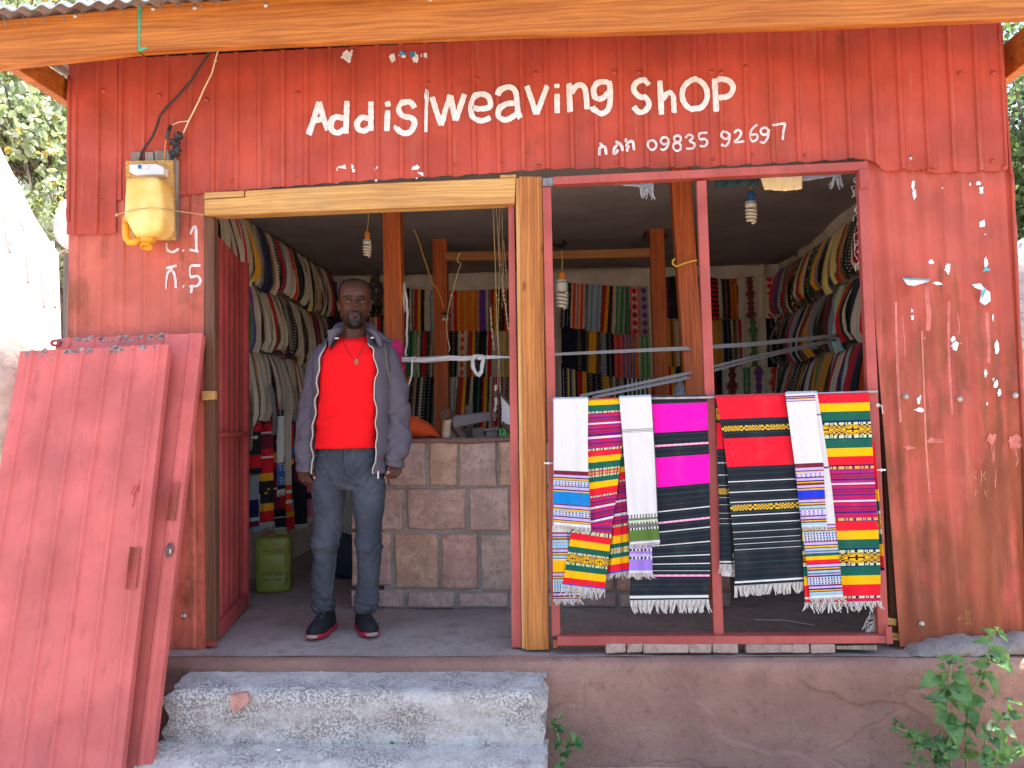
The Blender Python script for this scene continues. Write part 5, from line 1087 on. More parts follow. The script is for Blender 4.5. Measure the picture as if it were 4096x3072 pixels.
# ---------------- skin: head, neck, torso core, arms, hands
sk = MB(); HC = 1416; zc = 1311; HH = 193
hp = [(-.035, .030, .060, .0), (.0, .036, .074, .015), (.05, .047, .088, .03), (.13, .056, .092, .05), (.22, .061, .093, .068), (.30, .065, .092, .078), (.40, .069, .089, .088), (.50, .0715, .084, .097), (.58, .0745, .091, .102), (.68, .0775, .092, .106), (.78, .0765, .084, .103), (.87, .068, .068, .090), (.94, .052, .045, .068), (.985, .028, .016, .038), (1.0, .010, .002, .016)]
sk.rings([ring(HC, zc-HH*t, w*1.05, f, b, 40, 2.15, dy=-.012) for t, w, f, b in hp])
def hd(dx, t, y): q = M(HC, zc-HH*t, -.012); return q+np.array([dx, y, 0])
sk.tube([hd(0, .575, -.088), hd(0, .50, -.094), hd(0, .42, -.108), hd(0, .375, -.114)], [.008, .0085, .011, .0125], 12)
for s in (-1, 1):
    sk.ball(hd(s*.0165, .362, -.096), (.0100, .011, .0085)); sk.tube([hd(s*.010, .575, -.087), hd(s*.032, .582, -.081), hd(s*.054, .56, -.061)], [.0075, .0085, .006], 8)
    sk.ball(hd(s*.043, .40, -.052), (.020, .020, .024))
    e = hd(s*.079, .475, .012); sk.ball(e, (.0085, .022, .029)); sk.ball(e+np.array([s*.005, .008, .008]), (.007, .017, .022)); sk.ball(e+np.array([-s*.001, -.004, -.024]), (.007, .009, .010))
sk.tube([hd(-.024, .232, -.084), hd(-.010, .245, -.096), hd(0, .240, -.0985), hd(.010, .245, -.096), hd(.024, .232, -.084)], [.004, .0072, .0072, .0072, .004], 10)
sk.tube([hd(-.021, .205, -.084), hd(0, .192, -.098), hd(.021, .205, -.084)], [.004, .0088, .004], 10)
sk.ball(hd(0, .05, -.074), (.026, .018, .022))
sk.rings([ring(1416, 1285, .052, .035, .075), ring(1415, 1320, .056, .048, .070), ring(1414, 1350, .060, .055, .070), ring(1414, 1372, .085, .065, .08), ring(1414, 1410, .14, .085, .09), ring(1410, 1600, .13, .095, .09), ring(1400, 1800, .12, .09, .09), ring(1398, 1900, .12, .09, .1)])
for s in (-1, 1): sk.tube([hd(s*.046, .06, .02), M(1416+s*34, 1330, -.02), M(1416+s*14, 1368, -.052)], [.012, .012, .010], 8); sk.tube([M(1416+s*10, 1374, -.058), M(1416+s*60, 1380, -.05), M(1416+s*110, 1390, .0)], [.010, .009, .01], 8)
for (leg) in (((1330, 1900), (1305, 2160), (1292, 2440)), ((1478, 1900), (1476, 2160), (1465, 2440))):
    sk.tube([M(*leg[0], .01), M(*leg[1], -.01), M(*leg[2], .03)], [.066, .045, .036], 14)
sk.tube([M(1308, 1408, .02), M(1262, 1600, .03), M(1226, 1800, .0), M(1221, 1880, -.02)], [.045, .038, .032, .027], 12)
sk.tube([M(1522, 1408, .02), M(1574, 1600, .03), M(1594, 1780, .0), M(1588, 1846, -.03)], [.045, .038, .032, .027], 12)
def finger(pts, r): sk.tube([M(*p) for p in pts], np.linspace(r, r*.78, len(pts)), 8); sk.ball(M(*pts[-1]), r*.82, 8, 6); [sk.ball(M(*p), r*1.06*(1-.06*i), 8, 6) for i, p in enumerate(pts[:-1])]
# his right hand (left in the photograph): knuckles forward, fingers curled in, index hanging lower
sk.ball(M(1216, 1890, -.02), (.036, .021, .040), 14, 10)
finger([(1233, 1896, -.034), (1243, 1921, -.048), (1254, 1938, -.042), (1263, 1948, -.030)], .0098)
finger([(1221, 1902, -.034), (1229, 1926, -.050), (1238, 1938, -.034), (1242, 1932, -.016)], .0100)
finger([(1209, 1902, -.030), (1212, 1924, -.046), (1221, 1936, -.030), (1226, 1928, -.012)], .0096)
finger([(1199, 1896, -.022), (1199, 1914, -.036), (1207, 1927, -.024), (1212, 1920, -.008)], .0086)
finger([(1238, 1876, -.040), (1252, 1893, -.062), (1258, 1911, -.066)], .0105)
# his left hand (right in the photograph)
sk.ball(M(1586, 1862, -.03), (.034, .022, .038), 14, 10)
finger([(1572, 1868, -.046), (1566, 1893, -.064), (1553, 1906, -.058), (1541, 1910, -.046)], .0098)
finger([(1582, 1876, -.046), (1580, 1900, -.060), (1568, 1909, -.046), (1562, 1902, -.028)], .0100)
finger([(1592, 1876, -.040), (1593, 1898, -.052), (1582, 1908, -.038), (1576, 1900, -.022)], .0094)
finger([(1600, 1870, -.030), (1602, 1888, -.042), (1594, 1898, -.028), (1588, 1892, -.014)], .0086)
finger([(1566, 1852, -.048), (1556, 1872, -.068), (1552, 1890, -.070)], .0105)
v, f = remesh(sk, .0034, 3, .5)
zt_ = M(HC, zc-HH)[2]; zb_ = M(HC, zc)[2]; hx, hy = M(HC, zc-HH*.5)[0], M(HC, zc-HH*.5, -.012)[1]
T_ = (v[:, 2]-zb_)/(zt_-zb_); X_ = v[:, 0]-hx; Yh = v[:, 1]-hy
front = (Yh < -.02) & (T_ > -.05) & (T_ < 1.05)
def dent(cx, ct, sx, st, amt):
    global v
    w = np.exp(-((X_-cx)/sx)**2-((T_-ct)/st)**2)*front; v[:, 1] += amt*w
for s in (-1, 1):
    dent(s*.0335, .492, .017, .040, .0100); dent(s*.052, .27, .014, .08, .004); dent(s*.018, .44, .006, .05, .002)
    dent(s*.0335, .560, .022, .022, -.002)
dent(0, .2185, .024, .009, .0042); dent(0, .145, .018, .02, .0025); dent(0, .29, .006, .02, .0015)
# colour: skin, lips, brows, stubble beard and moustache, palms/nails
fc = np.array([v[list(q)].mean(0) for q in f]); ft = (fc[:, 2]-zb_)/(zt_-zb_); fx = np.abs(fc[:, 0]-hx); fy = fc[:, 1]-hy
skin = np.array((.080, .029, .015)); col = np.tile(skin, (len(f), 1))
head = (ft > -.06) & (np.abs(fc[:, 0]-hx) < .12)
def nz(p, s): return np.array([mnoise.noise(Vector(q*s)) for q in p])
sel = np.where(ft > -.5)[0]; col[sel] *= (1+.14*nz(fc[sel], 60))[:, None]
def tint(mask, c, a): col[mask] = col[mask]*(1-np.asarray(a).reshape(-1, 1) if np.ndim(a) else 1-a)+np.array(c)*(np.asarray(a).reshape(-1, 1) if np.ndim(a) else a)
ff = head & (fy < -.01)
jit = np.zeros(len(f)); jit[ff] = nz(fc[ff], 140)*.02
def sst(x, a, b): q = np.clip((x-a)/(b-a), 0, 1); return q*q*(3-2*q)
bt_ = ft+jit; must = (1-sst(np.abs(bt_-(.288-.030*(fx/.036)**2)), .020, .038))*(1-sst(fx, .030, .040))
side = (1-sst(np.abs(fx-.0315), .006, .012))*sst(bt_, .02, .07)*(1-sst(bt_, .25, .29))
chin = 1-sst(np.sqrt((fx/.042)**2+((bt_-.045)/.105)**2), .85, 1.12)
soul = (1-sst(fx, .006, .013))*(1-sst(bt_, .165, .185))*sst(bt_, .08, .11)
jaw = .62*sst(fx, .036, .050)*(1-sst(bt_+.0*fx, .14, .30))*sst(bt_, -.06, -.02)
dens = np.maximum.reduce([must, side, chin, soul, jaw])*ff; dens = np.where(ff, dens, 0.0)
col[:] = col*(1-.95*dens[:, None])+np.array((.006, .005, .005))*(.95*dens[:, None])
lips = ff & (ft > .188) & (ft < .262) & (fx < .025); col[lips] = np.array((.072, .029, .024))
ml = ff & (np.abs(ft-.2185) < .008) & (fx < .023); col[ml] = np.array((.02, .008, .007))
bx = (ft+jit*.6-(.560+.10*(fx/.06)*(1-fx/.070))); brow = (1-sst(np.abs(bx), .018, .040-.014*np.clip(fx/.055, 0, 1)))*sst(fx, .008, .015)*(1-sst(fx, .050, .058))*ff; col[:] = col*(1-.85*brow[:, None])+np.array((.010, .007, .006))*.85*brow[:, None]
tint(ff & (ft > .485) & (ft < .545) & (fx > .014) & (fx < .05) & (fy < -.04), (.05, .02, .014), .5)
for (a, b) in ((M(1263, 1948, -.040), .008), (M(1258, 1912, -.074), .008), (M(1541, 1910, -.054), .008), (M(1552, 1890, -.078), .008)):
    m = np.linalg.norm(fc-a, axis=1) < b; col[m] = np.array((.40, .22, .15))
def m_skin():
    t = NT('brown_skin'); a = t.n('Attribute'); a.attribute_name = 'Col'; t.bump(t.noise(900, 3), .12, .001)
    t.b.inputs['Subsurface Weight'].default_value = .06; t.b.inputs['Subsurface Radius'].default_value = (.012, .004, .002); return t.fin(a.outputs[0], t.ramp(t.noise(220, 3), .3, .7, .44, .62), 0, .30)
MT['skin'] = m_skin()
HEADROT = math.radians(17)
def rot_head(P):
    P = np.array(P, float); t = (P[:, 2]-zb_)/(zt_-zb_); w = sst(t, -.42, .0)*HEADROT; c, s_ = np.cos(w), np.sin(w); x = P[:, 0]-hx; y = P[:, 1]-hy-.01
    P[:, 0] = hx+x*c-y*s_; P[:, 1] = hy+.01+x*s_+y*c; return P
v0 = v.copy(); v = rot_head(v)
body = obj('body', MB().add(v, f, col), MT['skin'], man, smooth=True, cols=True)
# eyes
for s in (-1, 1):
    c = rot_head(np.array([hd(s*.0335, .492, -.0730)]))[0]; eye = obj('eye', MB().ball(c, (.0130, .0085, .0062), 14, 10), m_plain('eye_white', (.24, .185, .15), .25, .05), man, smooth=True)
    obj('iris', MB().ball(c+np.array([.0006, -.0058, .0004]), (.0066, .0042, .0060), 12, 8), m_plain('iris_brown', (.075, .05, .03), .15, .1), eye, smooth=True)
    obj('pupil', MB().ball(c+np.array([.0006, -.0092, .0004]), (.0026, .0014, .0026), 8, 6), m_plain('pupil_black', (.006, .005, .005), .1, .0), eye, smooth=True)
    obj('eyelid', MB().tube([c+np.array([q*.0150, -.0040-.0062*(1-q*q), .0054*(1-q*q)-.0004]) for q in np.linspace(-1, 1, 9)], .0036, 6), m_plain('eyelid_skin', (.060, .026, .018), .5, .05), eye, smooth=True)
# hair: short cap over the scalp, receding at the front
v = v0; N0 = vnormals(v, f); pick = (ft > .46) & head & ((fy > .012-.0*ft) & ((ft > .62) | (fy > .035)) | ((ft > .62) & (fx > .066-.02*(ft > .8)) & (fy > -.035)) | ((ft > .47) & (fx > .060) & (fy > -.020) & (fy < .004)) | (ft > .955)) & ~((fx > .074) & (ft < .60))
pf = [f[i] for i in np.where(pick)[0]]; ids = sorted({i for q in pf for i in q}); mp = {k: i for i, k in enumerate(ids)}; hv = rot_head(v[ids]+N0[ids]*(.0042+.0026*nz(v[ids], 300)[:, None]))
obj('hair', MB().add(hv, [tuple(mp[i] for i in q) for q in pf]), m_plain('short_black_hair', (.014, .012, .012), .8, .4, 400, bump=.8, bsc=600, spec=.3), man, smooth=True, solid=.003)
# ---------------- jeans
jm = MB()
jm.rings([ring(1396, 1772, .150, .105, .110, 40, 2.3), ring(1396, 1830, .163, .108, .118, 40, 2.4), ring(1396, 1890, .172, .106, .122, 40, 2.5), ring(1396, 1930, .178, .100, .115, 40, 2.6), ring(1395, 1955, .172, .08, .09, 40, 2.6)])
LL = [(1900, 1258, 1388), (1951, 1249, 1386), (2020, 1252, 1376), (2097, 1256, 1366), (2150, 1250, 1360), (2172, 1247, 1358), (2200, 1253, 1348), (2270, 1249, 1344), (2347, 1246, 1334), (2400, 1252, 1332), (2425, 1253, 1336), (2446, 1262, 1326)]
RL = [(1900, 1404, 1540), (1960, 1406, 1542), (2030, 1413, 1537), (2090, 1421, 1528), (2130, 1426, 1522), (2157, 1424, 1523), (2190, 1429, 1529), (2211, 1430, 1526), (2293, 1430, 1519), (2347, 1428, 1516), (2400, 1422, 1513), (2425, 1419, 1508), (2446, 1426, 1500)]
for legs in (LL, RL):
    V = []
    for k, (y, a, b) in enumerate(legs):
        t = k/(len(legs)-1); hw = (b-a)/2/PXM; V.append(ring((a+b)/2, y, hw, hw*(1.12-.05*t), hw*(1.18-.1*t), 26, 2.1, dy=(.01-.03*math.sin(t*3.0)+.03*t*t)))
    jm.rings(V)
jv, jf = remesh(jm, .0065, 4, .5); jn = vnormals(jv, jf)
zk = M(1300, 2170)[2]; za = M(1300, 2420)[2]; zh = M(1300, 1900)[2]
dsp = np.zeros(len(jv))
for i, p in enumerate(jv):
    z = p[2]; k = math.exp(-((z-zk)/.06)**2)*1.0+math.exp(-((z-za)/.10)**2)*1.15+math.exp(-((z-zh)/.10)**2)*.45+.22
    q = Vector((p[0]*7, p[1]*7, z*30+p[0]*9)); r_ = 1-abs(mnoise.noise(q))*2; dsp[i] = k*(.0085*r_+.0040*mnoise.noise(Vector((p[0]*16, p[1]*16, z*16+4))))
for i, p in enumerate(jv):
    z = p[2]; k = math.exp(-((z-zk)/.09)**2)+math.exp(-((z-za)/.12)**2)+.8*math.exp(-((z-zh)/.13)**2)+.25
    n_ = mnoise.noise(Vector((p[0]*5+11, p[1]*6, z*13-abs(p[0]-M(1396, 2000)[0])*16))); dsp[i] -= .0085*min(1.2, k)*max(0, 1-abs(n_)/.13)
jv = jv+jn*dsp[:, None]
def m_denim():
    t = NT('faded_black_denim'); c = t.mix(t.ramp(t.noise(5, 5), .35, .7), (.022, .028, .042), (.060, .069, .094)); c = t.mix(t.math('MULTIPLY', t.ramp(t.noise(900, 2), .4, .6), .35), c, (.11, .12, .135)); c = t.mix(t.math('MULTIPLY', t.ramp(t.noise(14, 5, .65), .55, .8), .35), c, (.085, .082, .085))
    t.bump(t.math('ADD', t.noise(700, 2), t.math('MULTIPLY', t.noise(40, 3), 1.2)), .3, .002); return t.fin(c, .85, 0, .2)
jeans = obj('jeans', MB().add(jv, jf), m_denim(), man, smooth=True)
from mathutils.bvhtree import BVHTree
jb = BVHTree.FromPolygons([Vector(p) for p in jv], jf)
def onsurf(bvh, x, y, lift=.001):
    r = rays(x, y); d = Vector(r).normalized(); h = bvh.ray_cast(Vector(EYE), d); return np.array(h[0])-np.array(d)*lift if h[0] is not None else M(x, y, -.1)
seam = m_plain('denim_seam', (.085, .092, .108), .8, .2, 200); seamd = m_plain('denim_seam_dark', (.018, .02, .026), .8, .2, 200)
for k, (pts, mt, r) in enumerate(([[(1372, 1790), (1372, 1850), (1380, 1885), (1396, 1925)], seamd, .0022], [[(1412, 1790), (1410, 1840), (1404, 1868), (1390, 1882)], seam, .0016], [[(1262, 1820), (1290, 1822), (1304, 1812), (1310, 1794)], seam, .0020], [[(1478, 1796), (1484, 1812), (1500, 1820), (1516, 1822)], seam, .0020],
        [[(1384, 1960), (1366, 2080), (1348, 2190), (1330, 2330), (1318, 2410)], seam, .0018], [[(1418, 2000), (1432, 2120), (1436, 2250), (1436, 2380)], seamd, .0018], [[(1378, 1790), (1380, 1840), (1384, 1876)], seam, .0014])):
    obj('seam', MB().tube([onsurf(jb, *p) for p in interp(pts, 18)], r, 5), mt, jeans)
# ---------------- T-shirt
V = [ring(1393, 1792, .158, .128, .118, 56, 2.3), ring(1394, 1786, .160, .132, .120, 56, 2.3), ring(1396, 1740, .160, .130, .120, 56, 2.3), ring(1400, 1660, .160, .128, .122, 56, 2.35), ring(1404, 1570, .164, .130, .125, 56, 2.4), ring(1408, 1490, .168, .132, .125, 56, 2.4), ring(1411, 1430, .168, .120, .12, 56, 2.5), ring(1413, 1398, .150, .103, .105, 56, 2.4), ring(1415, 1372, .112, .088, .09, 56, 2.2), ring(1416, 1350, .080, .078, .078, 56, 2.1, tilt=.28), ring(1417, 1345, .072, .076, .074, 56, 2.0, tilt=.33), ring(1417, 1348, .068, .071, .070, 56, 2.0, tilt=.33)]
sm = MB().rings(V, cap=False)
rows_ = []
for a, b in zip(V[:-1], V[1:]):
    k = max(1, int(np.abs(a-b).max()/.012)); rows_ += [a+(b-a)*q/k for q in range(k)]
rows_.append(V[-1]); S_ = np.array(rows_); c0 = S_.mean(1, keepdims=True); d0 = S_-c0; d0 /= np.linalg.norm(d0, axis=2, keepdims=True)
for i in range(S_.shape[0]):
    for j in range(S_.shape[1]):
        p = S_[i, j]; lowf = math.exp(-((p[2]-M(1400, 1690)[2])/.16)**2); S_[i, j] += d0[i, j]*(-.006*lowf*max(0, 1-abs(mnoise.noise(Vector((p[0]*4, p[2]*8+p[0]*5, 8))))/.10)+(.35+lowf)*.0085*(1-2*abs(mnoise.noise(Vector((p[0]*5+p[2]*4, p[2]*15-p[0]*7, 3)))))+.002*mnoise.noise(Vector(p*14)))
def m_fab(name, c, var=.1, weave=600, rough=.9, spec=.15, bump=.25):
    t = NT(name); k = t.mix(t.ramp(t.noise(weave, 2), .3, .7), sc3(c, 1-var), sc3(c, 1+var)); t.bump(t.math('ADD', t.noise(weave, 2), t.math('MULTIPLY', t.noise(30, 4), 1.5)), bump, .002); return t.fin(k, rough, 0, spec)
shirt = obj('t_shirt', MB().rings(list(S_), cap=False), m_fab('red_jersey', (.80, .008, .012), .06), man, smooth=True, solid=.003)
sf = [tuple(q) for q in MB().rings(list(S_), cap=False).f]; sb = BVHTree.FromPolygons([Vector(p) for p in S_.reshape(-1, 3)], sf)
rb = np.r_[V[-1], V[-1][:1]]+np.array([0, -.002, .001])
obj('neck_rib', MB().tube(rb, .0068, 8, cap=False), m_fab('red_rib', (.70, .008, .012), .1), shirt, smooth=True)
# ---------------- necklace
pts = [(1370, 1330), (1374, 1370), (1392, 1408), (1412, 1436), (1424, 1438), (1444, 1408), (1460, 1368), (1468, 1332)]
nk = obj('necklace', MB().tube([onsurf(sb, *p, .003) for p in interp(pts, 40)], .0015, 5), m_plain('dark_red_cord', (.10, .012, .012), .7, .1), man, smooth=True)
pc = onsurf(sb, 1426, 1446, .006); mb = MB()
for dx, dz in ((-.006, .006), (.006, .006), (-.006, -.006), (.006, -.006), (0, 0), (0, .010), (0, -.012)): mb.ball(pc+np.array([dx, 0, dz]), (.0052, .003, .0058), 8, 6)
obj('pendant', mb, m_plain('copper_cross', (.42, .17, .10), .4, .2, 60, metal=.5), nk, smooth=True)
# ---------------- jacket: open shell, sleeves, hood, zips
zl = np.array([(1322, 1300), (1310, 1322), (1312, 1350), (1318, 1368), (1309, 1416), (1304, 1460), (1300, 1508), (1290, 1600), (1278, 1680), (1266, 1765), (1264, 1800), (1262, 1888)], float)
zr = np.array([(1474, 1312), (1486, 1350), (1495, 1386), (1520, 1412), (1524, 1440), (1528, 1468), (1532, 1500), (1522, 1562), (1530, 1622), (1526, 1680), (1524, 1794), (1514, 1880), (1512, 1896)], float)
prof = np.array([(1312, .098, .060, .100), (1330, .115, .075, .105), (1350, .132, .090, .112), (1372, .152, .105, .122), (1392, .180, .118, .130), (1420, .196, .140, .138), (1500, .196, .148, .142), (1600, .190, .150, .142), (1700, .190, .152, .142), (1800, .192, .152, .146), (1892, .190, .148, .150)])
ys_ = np.r_[np.linspace(1312, 1400, 16), np.linspace(1408, 1892, 60)]; nth = 120; P = np.zeros((len(ys_), nth, 3))
for i, y in enumerate(ys_):
    a, fd, bd_ = [np.interp(y, prof[:, 0], prof[:, k]) for k in (1, 2, 3)]; cx = np.interp(y, [1312, 1420, 1892], [1414, 1414, 1402]); xl = np.interp(y, zl[:, 1], zl[:, 0]); xr = np.interp(y, zr[:, 1], zr[:, 0])
    ul = np.clip((xl-cx)/PXM/a, -.985, .985); ur = np.clip((xr-cx)/PXM/a, -.985, .985); th = np.linspace(-math.acos(ul), -2*math.pi-math.acos(ur), nth); o = M(cx, y)
    for j, q in enumerate(th):
        c, s = math.cos(q), math.sin(q); e = .86; x = a*math.copysign(abs(c)**(1 if j in () else 1.0), c); yy = (fd if s < 0 else bd_)*math.copysign(abs(s)**e, s)
        p = np.array([o[0]+x, o[1]+yy, o[2]-(.0 if y > 1400 else .06*max(0, -s)*(1400-y)/90)]); d = np.array([c, s, 0])
        w = .011*(1-2*abs(mnoise.noise(Vector((p[0]*6, p[1]*6+p[2]*3, p[2]*7)))))+.003*mnoise.noise(Vector(p*17))-.008*max(0, 1-abs(mnoise.noise(Vector((p[0]*5, p[1]*5, p[2]*3.2+p[0]*4))))/.09); P[i, j] = p+d*w*min(1, max(0, (y-1380)/60))
jkm = m_fab('grey_fleece', (.105, .092, .115), .10, 420, .95, .12, .35)
jk = obj('jacket', MB().grid(P[:, ::-1]), jkm, man, smooth=True, solid=.010)
def sleeve(path, seed):
    q = interp([p[:4] for p in path], 110); V = []
    for i, (x, y, hw, dy) in enumerate(q):
        t = i/109; n = 48; T = q[min(i+1, 109)][:2]-q[max(i-1, 0)][:2]; T /= np.linalg.norm(T); a = np.linspace(0, 2*np.pi, n, endpoint=False); o = M(x, y, dy); nrm2 = np.array([T[1], 0, T[0]]); nrm2 /= np.linalg.norm(nrm2)
        R_ = []
        for s in a:
            d = nrm2*math.cos(s)+np.array([0, 1, 0])*math.sin(s); p = o+d*hw/PXM*np.array([1, 1.05, 1])
            fold = .0125*(1-2*abs(mnoise.noise(Vector((p[0]*5+seed, p[1]*5, p[2]*10+p[0]*9)))))*(.25+.9*min(1, t*1.6))+.004*mnoise.noise(Vector(p*19))-.011*min(1, .3+t*1.4)*max(0, 1-abs(mnoise.noise(Vector((p[0]*4+seed, p[1]*5, p[2]*10-p[0]*7))))/.13); R_.append(p+d*fold*(1 if t < .96 else .4))
        V.append(R_)
    mb = MB().rings(V, cap=False); 
    # rolled hem at the cuff
    last = np.array(V[-1]); c = last.mean(0); mb.rings([last, c+(last-c)*.93+np.array([0, 0, -.006]), c+(last-c)*.80+np.array([0, 0, .012])], cap=False)
    cap = np.array(V[0]); mb.rings([cap.mean(0)+(cap-cap.mean(0))*.2+np.array([0, 0, .022]), cap.mean(0)+(cap-cap.mean(0))*.7+np.array([0, 0, .016]), cap], cap=False); return mb
slL = [(1308, 1400, 42, .03), (1284, 1440, 43, .03), (1268, 1500, 44, .03), (1255, 1570, 44, .03), (1246, 1640, 44, .025), (1238, 1710, 45, .02), (1232, 1780, 44, .01), (1228, 1840, 42, -.005), (1226, 1884, 38, -.015)]
slR = [(1528, 1400, 42, .03), (1552, 1440, 43, .03), (1572, 1500, 44, .03), (1586, 1570, 46, .03), (1592, 1640, 45, .025), (1590, 1690, 43, .02), (1594, 1740, 45, .01), (1590, 1800, 44, -.008), (1578, 1862, 38, -.02)]
obj('sleeve', sleeve(slL, 1.0), jkm, jk, smooth=True); obj('sleeve', sleeve(slR, 7.0), jkm, jk, smooth=True)
for (x0, y0, x1, y1) in ((1191, 1868, 1264, 1872), (1546, 1838, 1612, 1858)): pass
# hood lying behind the neck
hm = MB().tube([M(1334, 1340, .03), M(1352, 1318, .085), M(1414, 1306, .115), M(1476, 1318, .085), M(1500, 1342, .03)], [.026, .032, .036, .032, .026], 14)
hm.tube([M(1500, 1336, .01), M(1530, 1352, .03), M(1562, 1376, .05)], [.018, .022, .012], 10)
obj('hood', hm.jitter(.010, 14), jkm, jk, smooth=True)
# collar wings turned out, with the dark lining showing
lining = m_fab('black_lining', (.018, .017, .020), .2)
def quadstrip(A, B, dA, dB, n=14):
    a = interp(A, n); b = interp(B, n); return MB().grid(np.stack([M(a[:, 0], a[:, 1], np.full(n, dA)), M((a[:, 0]+b[:, 0])/2, (a[:, 1]+b[:, 1])/2-2, np.full(n, (dA+dB)/2-.014)), M(b[:, 0], b[:, 1], np.full(n, dB))], 0))
obj('collar', quadstrip([(1309, 1322), (1313, 1346), (1316, 1368), (1317, 1384)], [(1376, 1308), (1370, 1328), (1352, 1352), (1326, 1384)], -.128, -.055), jkm, jk, smooth=True, solid=.008)
obj('collar', quadstrip([(1464, 1312), (1474, 1336), (1488, 1360), (1500, 1382)], [(1496, 1320), (1512, 1338), (1524, 1358), (1526, 1384)], -.060, -.122), jkm, jk, smooth=True, solid=.008)
obj('yoke_lining', quadstrip([(1330, 1368), (1324, 1384), (1319, 1402)], [(1366, 1340), (1344, 1362), (1326, 1396)], -.108, -.088), lining, jk, smooth=True, solid=.003)
obj('yoke_lining', quadstrip([(1468, 1334), (1492, 1358), (1502, 1372)], [(1482, 1350), (1500, 1378), (1512, 1400)], -.088, -.118), lining, jk, smooth=True, solid=.003)
wl_ = m_plain('white_print', (.42, .42, .42), .7, .05)
for (x, y, w, h, d) in ((1347, 1353, 17, 6, -.118), (1489, 1351, 12, 6, -.118)):
    a = M(x, y, d); obj('lining_print', MB().box(a[0]-w/PXM/2, a[0]+w/PXM/2, a[1]-.002, a[1], a[2]-h/PXM/2, a[2]+h/PXM/2).jitter(.002, 60), wl_, jk)
# zips
zipm = m_plain('zip_tape', (.50, .46, .40), .5, .3, 300, metal=.3)
jkb = BVHTree.FromPolygons([Vector(p) for p in P[:, ::-1].reshape(-1, 3)], [tuple(q) for q in MB().grid(P[:, ::-1]).f])
for edge in (P[10:, 0], P[10:, -1]):
    e = interp(edge, 90); e = e+np.array([[0, -.007, 0]])+np.array([[.0045*math.sin(i*.42), 0, 0] for i in range(90)]); obj('zip', MB().tube(e, .0034, 6), zipm, jk)
a = M(1513, 1898, -.160); obj('zip_pull', MB().box(a[0]-.004, a[0]+.004, a[1]-.003, a[1]+.003, a[2]-.020, a[2]+.012).ball(a+np.array([0, 0, .014]), .006, 8, 6), MT['screw'], jk, bevel=.001)
obj('drawstring', MB().tube([M(1542, 1362, -.10), M(1540, 1395, -.152), M(1546, 1440, -.160), M(1553, 1490, -.158), M(1560, 1520, -.156), M(1564, 1535, -.152)], .0035, 6).ball(M(1564, 1536, -.152), .006, 8, 6), m_plain('olive_cord', (.10, .10, .075), .9, .2, 200), jk, smooth=True)
# ---------------- shoes
def shoe(ax, ay, ang, name_):
    ax, ay = float(ax), float(ay); ca, sa = math.cos(ang), math.sin(ang); fw = np.array([sa, -ca, 0]); rt = np.array([ca, sa, 0]); base = np.array([ax, ay, .006])
    W_ = [(-.075, .020), (-.065, .030), (-.03, .036), (.02, .036), (.07, .040), (.12, .047), (.155, .046), (.185, .038), (.203, .022), (.209, .008)]
    hgt = [.060, .085, .104, .102, .088, .066, .056, .048, .038, .026]
    up = []; so = []; n = 28; a = np.linspace(0, 2*np.pi, n, endpoint=False)
    for (s, w), h in zip(W_, hgt):
        c, q = np.cos(a), np.sin(a); z = np.where(q > 0, h*np.abs(q)**.8, 0)+.020
        up.append(base+fw*s+rt[None]*(w*np.sign(c)*np.abs(c)**.7)[:, None]*np.where(q > 0, 1-.28*np.abs(q)**2, 1)[:, None]+np.stack([0*a, 0*a, z], 1))
    o = obj('shoe', MB().rings(up), m_fab('black_mesh_shoe', (.017, .017, .021), .35, 300, .8, .2, .5), man, smooth=True)
    out = np.array([(s, w+.004) for s, w in W_]+[(s, -w-.004) for s, w in W_[::-1]]); out = interp(np.r_[out, out[:1]], 49)[:-1]
    def lay(z, k, toe): return [base+fw*s*k+rt*w*k+np.array([0, 0, z+max(0, s-.13)*toe+(.008 if s < 0 else 0)*(z > .01)]) for s, w in out]
    obj('sole', MB().rings([lay(-.004, .95, .10), lay(.002, 1.0, .10), lay(.011, 1.015, .12), lay(.018, .985, .12)]), m_plain('red_rubber_sole', (.45, .010, .035), .5, .12, 30), o, smooth=True)
    tm = MB(); q = [base+fw*(.207-.9*abs(k)**1.3)+rt*k+np.array([0, 0, .016]) for k in (-.030, -.018, 0, .018, .030)]; tm.tube(q, [.006, .010, .0115, .010, .006], 8); obj('toe_bumper', tm, m_plain('worn_toe_rubber', (.40, .24, .20), .8, .2, 40), o, smooth=True)
    lm = MB()
    for k in range(5):
        s = .03+.022*k; z = .134-.013*k; lm.tube([base+fw*(s-.006)-rt*.022+np.array([0, 0, z-.010]), base+fw*(s+.002)+np.array([0, 0, z+.004]), base+fw*(s+.010)+rt*.022+np.array([0, 0, z-.010])], .0034, 6)
    lm.tube([base+fw*.02+np.array([0, 0, .140]), base+fw*.05-rt*.03+np.array([0, 0, .128]), base+fw*.03-rt*.036+np.array([0, 0, .095])], .003, 6); obj('laces', lm, m_plain('black_laces', (.03, .03, .034), .8, .2), o, smooth=True)
for (ank, toe) in (((1298, 2440), (1246, 2556)), ((1463, 2440), (1490, 2546))):
    t_ = atz(*toe, 0.012); k_ = np.array(at(*ank, YM+.03)); d = t_[:2]-k_[:2]; L_ = np.linalg.norm(d); d /= L_; ang = math.atan2(d[0], -d[1]); an = t_[:2]-d*.205; shoe(an[0], an[1], ang, '')
